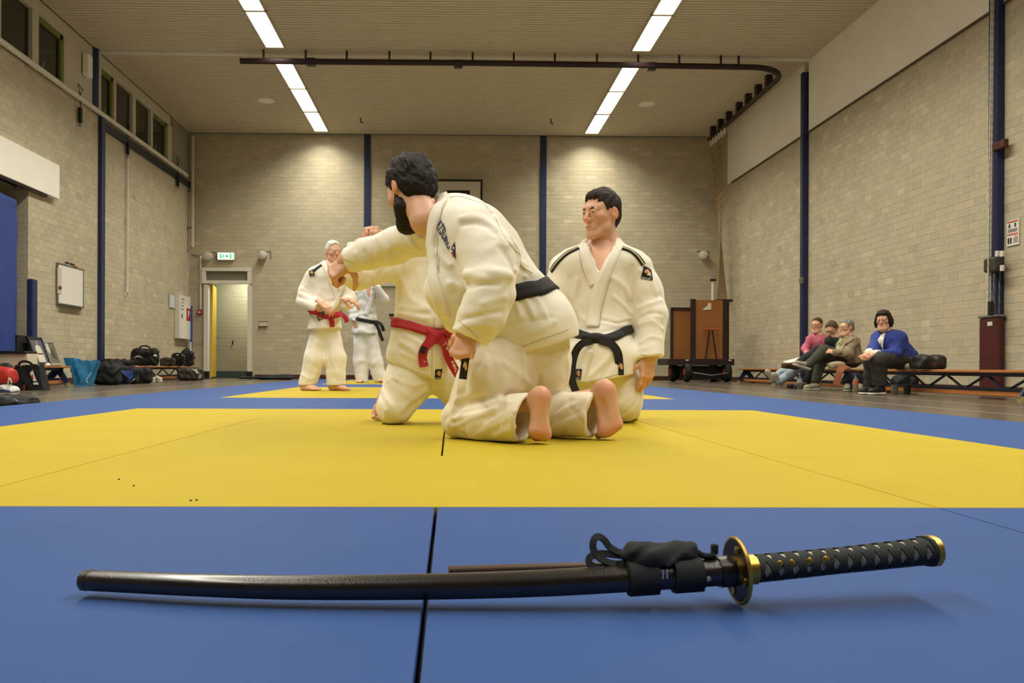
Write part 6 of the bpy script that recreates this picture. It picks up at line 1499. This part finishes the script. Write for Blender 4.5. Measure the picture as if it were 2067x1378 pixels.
# ================================================================ BENCHES
M_WOODO = mat('bench_wood', 'b4713a', .4, var=.12, vscale=6, stretch=(6, .5, 6)); M_BNAVY = mat('bench_navy', '1d2744', .5)
def bench(x, y0, y1, label, nfeet=2, h=.305):
    t = thing('gym_bench', label, 'bench', (x, (y0 + y1) / 2, 0), 'low gym benches'); L = y1 - y0; yc = (y0 + y1) / 2
    MB().box((x, yc, h - .014), (.26, L, .028), bev=.006).build('seat_plank', M_WOODO, t)
    MB().box((x, yc, h - .048), (.09, L - .1, .04)).build('upper_rail', M_BNAVY, t); MB().box((x, yc, .1), (.06, L - .3, .035)).build('lower_rail', M_BNAVY, t)
    MB().box((x, yc, .058), (.1, L - .2, .05), bev=.006).build('balance_beam', M_WOODO, t)
    n = int(L / .8); st = (L - .5) / n
    for i in range(n):
        ya = y0 + .25 + st * i
        for (u, v) in ((ya, ya + st * .45), (ya + st * .95, ya + st * .55)): MB().tube([(x, u, h - .06), (x, v, .11)], .014, 6).build('strut', M_BNAVY, t)
    for k in range(nfeet):
        yy = y0 + .15 + (L - .3) * k / (nfeet - 1)
        f = MB(); f.prism([(x - .05, yy - .02, h - .03), (x + .05, yy - .02, h - .03), (x + .2, yy - .02, .035), (x + .12, yy - .02, .035), (x, yy - .02, h - .12), (x - .12, yy - .02, .035), (x - .2, yy - .02, .035)], (0, .04, 0)); ft = f.build('foot', M_BNAVY, t)
        for s_ in (-1, 1): MB().lathe((x + s_ * .16, yy, 0), [(.045, 0), (.036, .05)], 12).build('rubber_foot', mat('rubber_yellow', '8a7d4a', .8), ft, smooth=True)
    return t
bench(5.70, 8.35, 11.9, 'wooden gym bench with navy frame nearest on the right, under the blue cardigan')
bench(5.86, 12.5, 15.7, 'wooden gym bench with navy frame in the middle right, three women on it')
bench(6.28, 15.9, 18.9, 'wooden gym bench with navy frame at the far right beside the cart')
bench(-6.02, 10.2, 13.75, 'wooden gym bench at the left holding picture frames and white box')
bench(-6.15, 16.95, 20.9, 'wooden gym bench at the left far corner holding dark bags')
# ================================================================ CART
q, r = PX(19.4)
def cz(px, py): return P(px, py, 19.4)
cart = thing('transport_cart', 'dark maroon four-wheeled cart with upright brown boards in the far right corner', 'cart', cz(1410, 770) * V3(1, 1, 0))
M_HARD = mat('hardboard', '96602c', .55, var=.1, vscale=2); M_CARTF = mat('cart_frame', '2b1614', .5)
x0, x1 = cz(1345, 730)[0], cz(1479, 730)[0]; zd = cz(1410, 724)[2]; ym = 19.75
MB().box(((x0 + x1) / 2, ym, zd - .07), (x1 - x0, .95, .14), bev=.01).build('deck', M_CARTF, cart)
MB().box(((x0 + x1) / 2 + .1, ym, zd - .3), (x1 - x0 - .5, .5, .3)).build('chassis', mat('cart_dark', '17100f', .6), cart)
fx0, fx1, fz = cz(1402, 700)[0], cz(1456, 700)[0], cz(1430, 606)[2]
MB().box(((fx0 + fx1) / 2, 19.33, (fz + zd) / 2), (fx1 - fx0, .03, fz - zd)).build('front_board', M_HARD, cart)
bx0, bx1, bz = cz(1362, 700)[0], cz(1397, 700)[0], cz(1380, 622)[2]
MB().box(((bx0 + bx1) / 2, 19.6, (bz + zd) / 2), (bx1 - bx0, .03, bz - zd)).build('back_board', M_HARD, cart)
for (X, Y, Z, w) in ((fx0 - .06, 19.33, fz + .02, .1), (fx1 + .06, 19.36, fz, .1), (bx0 - .02, 19.6, bz, .05), (cz(1471, 700)[0], 19.5, fz, .05)): MB().box((X, Y, (Z + zd) / 2), (w, .08, Z - zd)).build('upright', M_CARTF, cart)
MB().box(((bx0 + bx1) / 2, 19.6, bz), (bx1 - bx0 + .08, .08, .06)).build('top_rail', M_CARTF, cart); MB().box((cz(1462, 700)[0], 19.5, fz), (.34, .3, .05)).build('top_rail', M_CARTF, cart)
for (px, yy) in ((1358, 19.9), (1386, 19.35), (1466, 19.4), (1440, 20.1)):
    wx = P(px, 755, yy)[0]; w = MB().lathe((wx - .06, yy, .22), [(.08, 0), (.19, .0), (.215, .03), (.215, .1), (.19, .13), (.08, .13)], 24, axis=(1, 0, 0)).build('wheel', mat('tyre', '141312', .8), cart, smooth=True)
    MB().lathe((wx - .072, yy, .22), [(.075, 0), (.085, .012), (.085, .144), (.075, .156)], 16, axis=(1, 0, 0)).build('hub', mat('hub_red', 'a8322a', .5), w, smooth=True)
hz = cz(1430, 666)[2]; hc = cz(1430, 666)[0]
for s_ in (-1, 1): MB().tube([(hc + s_ * .13, 19.2, zd - .05), (hc + s_ * .03, 19.22, hz)], .018, 8).build('drawbar', M_MAROON, cart)
MB().tube([(hc - .17, 19.2, hz), (hc + .17, 19.2, hz)], .024, 10).build('handle', mat('handle_red', '9a4a22', .5), cart, smooth=True)
MB().prism([cz(x, y) * V3(1, 0, 1) + V3(0, 19.31, 0) for x, y in ((1415, 626), (1426, 617), (1427, 612), (1433, 612), (1433, 625))], (0, -.004, 0)).build('torn_paper', M_WHITE, cart)
for px in (1384, 1470): MB().box((cz(px, 726)[0], 19.27, zd - .03), (.07, .006, .025)).build('reflector', M_WHITE, cart)
MB().tube([(hc - .4, 19.2, zd - .3), (hc, 19.12, zd - .36), (hc + .4, 19.2, zd - .3)], .012, 6).build('chain', M_STEEL, cart)
t = thing('sign_stand', 'white pole with dark cap rising behind the cart boards', 'pole', P(1439, 770, 20.4) * V3(1, 1, 0))
pb = P(1439, 565, 20.4); MB().cyl((pb[0], pb[1], 0), pb, .032).build('pole', M_WHITE, t, smooth=True); MB().box(pb, (.13, .1, .05), bev=.01).build('cap', M_MAROON, t)
MB().lathe((pb[0], pb[1], 0), [(.22, 0), (.2, .03), (.04, .05)], 20).build('foot', M_MAROON, t)
# ================================================================ BAGS, FRAMES AND BOTTLES
M_BAGK = mat('bag_black', '0b0c0d', .75, var=.15, vscale=20, bump=.3, bscale=120); M_BAGN = mat('bag_navy', '0f1220', .75, var=.1, vscale=20, bump=.3, bscale=120)
def lump(name, m, parent, build, h=.014, noise=.008, seed=1, wl=.16):
    S = SDF(); build(S); S.noise(noise, wl, seed); S.plane((0, 0, LZ[0]), (0, 0, -1), .01); return S, sdf_obj(name, S, h, m, parent)
LZ = [.002]
def bag(name, label, px0, px1, py0, py1, d, m, depth=.22, base=.002, cat='bag', group=None, seed=1, straps=True, sq=.7):
    """soft bag filling the given photo box at distance d, resting on z = base"""
    if base < .01: d = onZ((px0 + px1) / 2, py1, 0.)[1]
    a, b = P(px0, py1, d), P(px1, py0, d); w = b[0] - a[0]; top = b[2]; cx = (a[0] + b[0]) / 2; LZ[0] = base
    t = thing(name, label, cat, (cx, d + depth * .4, base), group)
    hgt = top - base; rr = min(w, hgt) * .42; ys = d + depth * .45
    def bld(S):
        S.func(lambda p: np.sqrt((np.maximum(np.abs(p - np.array([cx, ys, base + hgt * .46])) - np.array([w * .5 - rr * .6, max(depth * .5 - rr * .6, .01), hgt * .46 - rr * .6]), 0) ** 2).sum(-1)) - rr * .6, 'u', .03, (cx - w / 2, ys - depth / 2 - .03, base - .02), (cx + w / 2, ys + depth / 2 + .03, top + .02))
        S.ell((cx - w * .2, ys, top - rr * .5), (w * .22, depth * .3, rr * .5), k=.06); S.ell((cx + w * .22, ys, top - rr * .6), (w * .2, depth * .3, rr * .5), k=.06)
    S, o = lump('shell', m, t, bld, h=max(.010, min(w, hgt) / 26), noise=min(.014, w * .03), seed=seed)
    if straps:
        st = spline([(cx - w * .25, ys - depth * .3, base + hgt * .75), (cx - w * .12, ys - depth * .25, top + .02), (cx + w * .15, ys - depth * .25, top + .015), (cx + w * .28, ys - depth * .3, base + hgt * .7)], 20)
        V, f = band(st, .03, .006, (0, -1, .3)); mesh_obj('handle', V, f, m, t)
    return t, S, (cx, ys, base, top, w, hgt)
def on_bag(t, S, name, px, py, d, poly, m, e1=(1, 0, 0), e2=(0, 0, 1), off=.004): return on_surface(name, S, poly, hits(S, [(px, py)], d)[0], e1, e2, off, m, t, 4)
def rect(w, h, sk=0.): return [(-w / 2 + sk, h / 2), (w / 2 + sk, h / 2), (w / 2 - sk, -h / 2), (-w / 2 - sk, -h / 2)]
MLW, MLR = mat('print_white', 'e2e0da', .6), mat('print_red', 'b8342c', .6)
def open_bag(name, label, tl, tr, br, bl, depth, m, cat='bag', seed=1, wave=.012):
    """stiff carrier bag: four creased side walls, open top; corners of the front given in photo pixels"""
    d = onZ((bl[0] + br[0]) / 2, max(bl[1], br[1]), 0.)[1]; A, B, Cc, Dd = P(*tl, d), P(*tr, d), P(*br, d), P(*bl, d); Cc[2] = Dd[2] = .002
    t = thing(name, label, cat, ((Cc + Dd) / 2) * V3(1, 1, 0)); bk = V3(0, depth, 0); rg = np.random.RandomState(seed); n = 9
    V, Fc = [], []
    rim = [A, B, B + bk * .9, A + bk * .9]; bot = [Dd, Cc, Cc + bk, Dd + bk]
    for ins in (0, .006):
        for k in range(4):
            k2 = (k + 1) % 4; o = len(V); nr = np.cross(bot[k2] - bot[k], V3(0, 0, 1)); nr /= np.linalg.norm(nr)
            for i in range(n + 1):
                for j in range(n + 1):
                    u, v = i / n, j / n; p = (bot[k] * (1 - u) + bot[k2] * u) * (1 - v) + (rim[k] * (1 - u) + rim[k2] * u) * v
                    w = math.sin(7 * u + 3 * v + k + seed) * math.sin(5 * v + 2 * u * seed) * wave * math.sin(math.pi * u) * 1.4 + .012 * math.sin(6.3 * u + seed) * v * V3(0, 0, 1)
                    V.append(p + (nr * w if np.ndim(w) == 0 else nr * 0) - nr * ins + (w if np.ndim(w) else 0) + nr * (math.sin(7 * u + 3 * v + k + seed) * math.sin(6 * v + 2 * u) * wave * math.sin(math.pi * u)))
            for i in range(n):
                for j in range(n):
                    q = (o + i * (n + 1) + j, o + (i + 1) * (n + 1) + j, o + (i + 1) * (n + 1) + j + 1, o + i * (n + 1) + j + 1); Fc.append(q if ins == 0 else q[::-1])
    o = len(V); V += bot; Fc.append((o, o + 3, o + 2, o + 1))
    mesh_obj('shell', V, Fc, m, t, None, True)
    return t, d, bk, (A, B, Cc, Dd)
# --- left group on the floor
t, S, g = bag('sports_bag', 'red sports bag with white piping at the left edge', -30, 23, 741, 785, 10.25, mat('bag_red', 'b52318', .6, var=.08), .2, base=.105, seed=2, straps=False)
MB().tube(spline([P(18, 762, 10.2), P(23, 770, 10.2), P(20, 780, 10.2), P(15, 783, 10.2), P(17, 768, 10.2), P(18, 762, 10.2)], 24), .006, 6).build('piping', MLW, t)
t, S, g = bag('folded_towel', 'blue and white folded cloth under the red sports bag', -30, 23, 781, 792, 11.5, mat('cloth_white', 'd8d8d8', .8), .2, cat='towel', seed=5, straps=False)
on_bag(t, S, 'blue_stripe', 12, 788, 10.2, rect(.16, .03), mat('cloth_blue', '2a3f9a', .8))
t, d, bk, c4 = open_bag('tote_bag', 'black tote bag with white and red print standing before the left bench', (30, 738), (76, 736), (87, 788), (22, 788), .2, M_BAGK, seed=3)
for (pts, m, nm, o) in (([(61, 752), (66, 747), (69, 756), (74, 769), (67, 769), (66, 763), (62, 758)], MLW, 'bag_print', .02), ([(63, 756), (66, 755), (68, 765), (65, 766)], MLR, 'bag_print', .024), ([(67, 772), (76, 771), (78, 776), (68, 776)], MLW, 'bag_print', .02), ([(48, 776), (50, 776), (50, 787), (48, 787)], MLR, 'zip_tag', .02)):
    MB().prism([P(x, y, d - o) for x, y in pts], (0, -.004, 0)).build(nm, m, t)
for y_ in (-.005, .17):
    st = spline([P(38, 741, d + y_), P(40, 732, d + y_), P(50, 729, d + y_), P(62, 733, d + y_), P(66, 741, d + y_)], 20); V, f = band(st, .03, .006, (0, -1, 0)); mesh_obj('handle', V, f, M_BAGK, t)
t, S, g = bag('helmet_bag', 'dark bag with hood behind the red sports bag', -4, 20, 733, 788, 11.3, mat('bag_dark_green', '141d1c', .7), .1, seed=4, straps=False)
t, S, g = bag('equipment_bag', 'low black bag lying at the mat edge in the left foreground', -40, 54, 804, 822, 9.0, M_BAGK, .3, seed=6, straps=False)
on_bag(t, S, 'white_tag', 31, 808, 7.2, rect(.03, .012), MLW)
t, d, bk, c4 = open_bag('shopping_bag', 'bright blue shopping bag open at the top beside the left bench end', (140, 724), (191, 729), (175, 778), (150, 778), .26, mat('bag_bright_blue', '3c95cc', .4, var=.06, vscale=6), seed=7, wave=.02)
MB().tube(spline([P(184, 752, d - .03), P(178, 761, d - .035), P(174, 768, d - .035), P(177, 772, d - .03)], 14), .007, 6).build('strap_print', MLW, t)
MB().prism([P(x, y, d + .2) for x, y in ((128, 722), (150, 722), (150, 736), (134, 742))], (0, .01, 0)).build('side_gusset', mat('bag_bright_blue2', '2f80b4', .4), t)
bag('holdall', 'black holdall on the floor right of the bright blue shopping bag', 184, 236, 730, 777, 14.4, M_BAGK, .3, seed=8)
bag('duffel_bag', 'dark navy duffel bag before the blue wall post, nearest the black holdall', 205, 245, 727, 774, 15.2, M_BAGN, .2, seed=9, straps=False)
t, S, g = bag('gym_bag', 'dark gym bag with blue corner panel and pale piping on the floor', 226, 276, 738, 775, 15.0, M_BAGN, .2, seed=10, straps=False)
pf = on_bag(t, S, 'blue_panel', 257, 758, 15.0, [(-.11, .1), (.09, .09), (.1, .0), (.0, -.12), (-.04, .0)], mat('panel_blue', '2d4b92', .6)); on_bag(t, S, 'piping', 259, 766, 15.0, [(.11, .02), (.12, .01), (.0, -.11), (-.01, -.1)], MLW, off=.008)
bag('bundle', 'dark rolled bundle on top of the bags before the far bench', 206, 262, 726, 745, 16.2, M_BAGK, .3, base=.25, cat='bundle', seed=11, straps=False)
bag('kit_bag', 'black kit bag pushed under the far left bench', 268, 303, 742, 774, 16.2, M_BAGK, .2, seed=12, straps=False)
# --- on the far left bench
t, S, g = bag('backpack', 'black backpack with white curved stripe on the far left bench', 262, 318, 701, 738, 17.4, M_BAGK, .2, base=.307, seed=13)
on_bag(t, S, 'white_stripe', 280, 720, 17.4, [(-.1, -.02), (-.05, .02), (.02, .025), (.1, -.03), (.02, .0), (-.05, -.005)], MLW); on_bag(t, S, 'white_logo', 313, 718, 17.4, [(-.03, .03), (.03, .03), (.05, -.02), (.0, .0), (-.03, -.02)], MLW)
bag('wool_hat', 'brown grey hat lying on the far left bench', 322, 350, 722, 737, 18.8, mat('hat_brown', '3a3128', .9), .2, base=.307, cat='hat', seed=14, straps=False)
t, S, g = bag('helmet', 'black helmet between the brown hat and black shoulder bag', 345, 370, 712, 737, 19.5, mat('helmet_black', '0a0a0b', .25), .22, base=.307, cat='helmet', seed=15, straps=False)
on_bag(t, S, 'painted_visor_glint', 358, 716, 19.5, rect(.03, .03), MLW)  # white patch painted on the helmet as a highlight
t, S, g = bag('shoulder_bag', 'black shoulder bag with strap at the far end of the bench', 364, 388, 706, 737, 20.2, M_BAGK, .2, base=.307, seed=16)
MB().tube(spline([P(385, 715, 20.2), P(393, 721, 20.2), P(391, 724, 20.2), P(386, 722, 20.2)], 12), .014, 6).build('strap', M_BAGK, t)
t, S, g = bag('camouflage_bag', 'grey patterned bag with rolled jacket under the far bench end', 356, 404, 741, 768, 18.9, mat('bag_camo', '3a3731', .8, var=.5, vscale=14), .3, seed=17, straps=False)
on_bag(t, S, 'pale_flap', 392, 748, 18.9, [(-.12, .05), (.05, .05), (.12, -.06), (.06, -.08), (.0, .0)], mat('camo_pale', 'a8a59a', .8, var=.3, vscale=20)); on_bag(t, S, 'pale_flap', 404, 760, 18.9, rect(.08, .08), mat('camo_pale', 'a8a59a', .8, var=.3, vscale=20))
for i, (px, py) in enumerate(((304, 770), (318, 769))):
    tt = thing('trainer', 'pale trainer under the far left bench, %s of the pair' % ('left', 'right')[i], 'shoe', P(px, py, 17.3) * V3(1, 1, 0), 'pair of trainers'); shoe(tt, P(px - 3, py, 17.45) * V3(1, 1, 0) + V3(0, 0, .014), P(px + 7, py, 17.2) * V3(1, 1, 0) + V3(0, 0, .014), 'b8b2a2', 'dcd8cc', s=1.15)
# straps by the mat edge near the door
t = thing('belt_pile', 'heap of dark straps on the floor by the mat edge near the door', 'straps', P(530, 770, 20.2) * V3(1, 1, 0))
sp = [P(482, 775, 20.0), P(505, 771, 20.1), P(540, 773, 20.0), P(560, 769, 20.1), P(594, 767, 20.2)]
for p in sp: p[2] = .05
MB().tube(spline(sp, 30), .045, 8, sq=.6).build('strap', M_BAGK, t, smooth=True); S = SDF(); S.ell(P(575, 767, 20.4) * V3(1, 1, 0) + V3(0, 0, .06), (.22, .12, .07), k=.03); S.ell(P(540, 769, 20.3) * V3(1, 1, 0) + V3(0, 0, .05), (.25, .12, .05), k=.05); S.noise(.015, .12, 3); S.plane((0, 0, .003), (0, 0, -1), .01); sdf_obj('folded_cloth', S, .02, M_BAGN, t)
# --- things on the near left bench
def picture(label, px_tl, px_br, d0, w, h, lean, fm, draw):
    """framed picture leaning back on the bench, turned to the hall"""
    base = P(px_br[0], px_br[1], d0); base[2] = .308; base[0] -= .06; yaw = R(88)
    t = thing('picture_frame', label, 'picture', base)
    X = V3(math.cos(yaw), math.sin(yaw), 0); N = V3(math.sin(yaw), -math.cos(yaw), 0); U = V3(0, 0, 1) * math.cos(lean) - N * math.sin(lean); N2 = N * math.cos(lean) + V3(0, 0, 1) * math.sin(lean)
    rot = np.stack([X, -N2, U], 1)
    def bx(u, v, a, b, th, off, nm, m, par=t): return MB().box(base - X * w / 2 + U * h / 2 + X * u + U * v + N2 * off, (a, th, b), rot=rot).build(nm, m, par)
    bx(0, 0, w, h, .012, 0, 'backing', M_BLACK)
    for s_ in (-1, 1): bx(s_ * (w / 2 - .018), 0, .036, h, .03, .006, 'frame_bar', fm); bx(0, s_ * (h / 2 - .018), w - .07, .036, .03, .006, 'frame_bar', fm)
    draw(bx, base - X * w / 2 + U * h / 2, X, U, N2, t)
def fig1(bx, c, X, U, N, t):
    bx(0, 0, .35, .37, .004, .009, 'photo_background', mat('photo_blue_grey', '565b72', .35))
    poly = lambda pts, m, n, o: MB().prism([c + X * x + U * (y * .76) + N * o for x, y in pts], N * .002).build(n, m, t)
    poly([(-.1, -.22), (.1, -.22), (.1, -.05), (.07, .1), (.02, .13), (-.02, .13), (-.07, .1), (-.1, -.05)], mat('photo_white', 'd5cdbd', .35), 'printed_suit', .012)
    poly([(.03 * math.cos(a), .175 + .04 * math.sin(a)) for a in np.linspace(0, 6.28, 12)[:-1]], mat('photo_skin', 'b87f64', .35), 'printed_face', .012)
    poly([(-.09, -.04), (.09, -.04), (.09, -.065), (-.09, -.065)], mat('photo_red', '7a2c28', .35), 'printed_belt', .0145)
def fig2(bx, c, X, U, N, t):
    bx(0, 0, .27, .33, .004, .009, 'photo_background', mat('photo_grey', '6b675c', .35))
    poly = lambda pts, m, n, o: MB().prism([c + X * x + U * y + N * o for x, y in pts], N * .002).build(n, m, t)
    poly([(-.12, .05), (-.09, .2), (-.05, .2), (-.03, .02), (-.07, -.02)], mat('photo_pale', 'c4c4b8', .35), 'printed_figure', .012); poly([(-.02, .0), (.03, .1), (.06, .02), (.09, -.1), (.02, -.08)], mat('photo_dark', '3c3a34', .35), 'printed_figure', .012)
picture('black-framed portrait of a person in white suit leaning on the left bench', (67, 678), (110, 736), 13.25, .42, .44, R(20), M_BLACK, fig1)
picture('silver-framed photograph leaning on the left bench right of the black-framed one', (95, 686), (131, 735), 13.62, .34, .40, R(20), mat('silver_frame', '9a948a', .4), fig2)
p = V3(-6.1, 13.1, .307); o = MB().box((p[0] - .10, 12.85, .307 + .22), (.03, .34, .44), bev=.005).build('dark_panel', M_BAGK, origin=(p[0] - .02, 12.95, .307)); tag(o, 'dark panel standing behind the black-framed portrait', 'panel')
a, b = P(-40, 735, 12.3), P(59, 714, 12.3)
t = thing('cardboard_box', 'low white box with black lid at the left end of the near bench', 'box', ((a[0] + b[0]) / 2, 12.4, .307))
MB().box(((a[0] + b[0]) / 2, 12.4, .307 + (b[2] - .307) / 2), (b[0] - a[0], .3, b[2] - .307), bev=.006).build('carton', mat('carton_white', 'd2c9b0', .7), t)
MB().box(((a[0] + b[0]) / 2 - .02, 12.38, b[2] + .022), (b[0] - a[0] + .02, .36, .035), bev=.008).build('lid', M_BLACK, t)
for i in range(4):
    p = P(72 + 2 * i, 733, 12.6); o = MB().box((p[0], 12.6, .3085 + .005 * i), (.2 - .01 * i, .14, .004), rot=rotz(.2 * i)).build('leaflet', mat('leaflet', 'a8b0a8', .7), origin=(p[0], 12.6, .307)); tag(o, 'thin leaflet on the near bench between box and frames, %s in the pile' % ('bottom', 'second from bottom', 'second from top', 'topmost')[i], 'paper', 'leaflets on the bench')
for i, (px, w) in enumerate(((96, .05), (119, .06))):
    p = P(px, 734, 12.9); o = MB().lathe((-5.92, 12.6 + .45 * i, .306), [(w * .7, 0), (w * .8, .01), (w * .5, .03), (w * .3, .045)], 12).build('sword_rest', M_WHITE, origin=(-5.92, 12.6 + .45 * i, .306), smooth=True); tag(o, 'small white ornament on the bench before the %s frame' % ('black', 'silver')[i], 'ornament')
# --- right side: bottles, coats, bags under the benches
def bottle(px, py, d, label, liquid, cap, lab):
    p = onZ(px, py, .0); p = P(px, py, p[1]); p[2] = .001
    t = thing('drink_bottle', label, 'bottle', p, 'bottles on the floor')
    g = mat('bottle_plastic', 'c8d0d0', .1, trans=.85)
    MB().lathe(p, [(.034, 0), (.037, .01), (.037, .13), (.033, .16), (.014, .2), (.0135, .225)], 20).build('bottle', g, t, smooth=True)
    if liquid: MB().lathe(p + V3(0, 0, .004), [(.033, 0), (.034, .01), (.034, .075)], 20).build('drink', mat('drink_yellow', 'c9b92e', .2), t, smooth=True)
    MB().lathe(p + V3(0, 0, .222), [(.0155, 0), (.0155, .022)], 14).build('cap', mat('cap_' + cap, cap, .5), t)
    MB().lathe(p + V3(0, 0, .095), [(.0378, 0), (.0378, .055)], 20).build('label', mat('label_' + lab, lab, .6), t)
bottle(1614, 785, 12.9, 'clear water bottle on the floor beside the grey trainers', False, '9ab0c8', 'b9c0c4')
bottle(1727, 791, 11.6, 'plastic bottle of yellow drink with blue cap and orange label', True, '2a3f9a', 'c0643a')
for i, (px, py, c_) in enumerate(((1806, 795, '8c8878'), (1831, 796, '2a2a2c'))):
    p = onZ(px, py, 0.); p[2] = .001; o = MB().lathe(p, [(.032, 0), (.036, .01), (.042, .11), (.038, .112), (.03, .02), (.0005, .015)], 18).build('cup', mat('cup_' + c_, c_, .5), origin=p, smooth=True); tag(o, ('pale cup on the floor right of the black shoes', 'dark cup on the floor before the near bench')[i], 'cup')
t, S, g = bag('leather_coat', 'heap of dark leather coat on the near bench behind the blue cardigan', 1852, 1914, 716, 744, 10.2, mat('leather_dark', '1c1917', .6, var=.2), .24, base=.307, cat='coat', seed=21, straps=False)
S.ell((0, 0, 0), (.001, .001, .001)); on_bag(t, S, 'lining', 1893, 733, 10.2, [(-.08, .0), (.0, .035), (.07, .03), (.02, -.02), (-.04, -.03)], mat('leather_brown', '3c2a22', .4))
t, S, g = bag('glove_pair', 'beige gloves draped over the edge of the near bench', 1836, 1852, 736, 748, 10.5, mat('glove_beige', '9d8a72', .8), .12, base=.307, cat='gloves', seed=22, straps=False)
t, S, g = bag('handbag', 'black handbag under the near bench behind the shoes', 1812, 1858, 757, 789, 11.4, M_BAGK, .25, seed=23)
t, S, g = bag('rucksack', 'dark rucksack under the bench beside the yellow drink bottle', 1706, 1748, 752, 784, 12.3, M_BAGN, .12, base=.012, seed=24, straps=False)
for i, px in enumerate((1712, 1738)):
    pp = P(px, 790, 12.0) * V3(1, 1, 0) + V3(0, 0, .014); tt = thing('gym_shoe', 'grey gym shoe under the bench beside the yellow drink, %s of two' % ('left', 'right')[i], 'shoe', pp * V3(1, 1, 0), 'grey gym shoes'); shoe(tt, pp + V3(.04, .12, 0), pp + V3(-.06, -.1, 0), '7d7868', '9a9588')
t, S, g = bag('small_bag', 'little black bag with orange tag behind the water bottle', 1594, 1612, 776, 784, 13.2, M_BAGK, .12, seed=26, straps=False)
on_bag(t, S, 'orange_tag', 1607, 780, 13.2, rect(.04, .02), mat('tag_orange', 'c8642a', .6))
t, S, g = bag('straw_hat', 'crumpled beige cloth on the bench beside the beige jacket', 1680, 1708, 732, 746, 12.3, mat('cloth_beige', '9c8c70', .85), .16, base=.307, cat='cloth', seed=27, straps=False)
t = thing('scarf', 'rust brown scarf hanging over the bench edge beside the beige jacket', 'scarf', P(1695, 742, 12.05))
V, f = band(spline([P(1712, 740, 12.3), P(1704, 741, 12.12), P(1697, 746, 12.02), P(1692, 760, 12.0), P(1688, 777, 12.0)], 20), .09, .015, (-.5, -.85, .2)); mesh_obj('cloth', V, f, mat('scarf_rust', '8a5233', .85, var=.1), t)
p = P(1604, 727, 13.7); o = MB().box(p, (.3, .21, .008), rot=np.array(Matrix.Rotation(-.25, 3, 'Y') @ Matrix.Rotation(.15, 3, 'X'))).build('paper_sheets', mat('paper_white', 'e2ded4', .7), origin=p); tag(o, 'white sheets of paper on the lap of the woman in pink', 'paper')
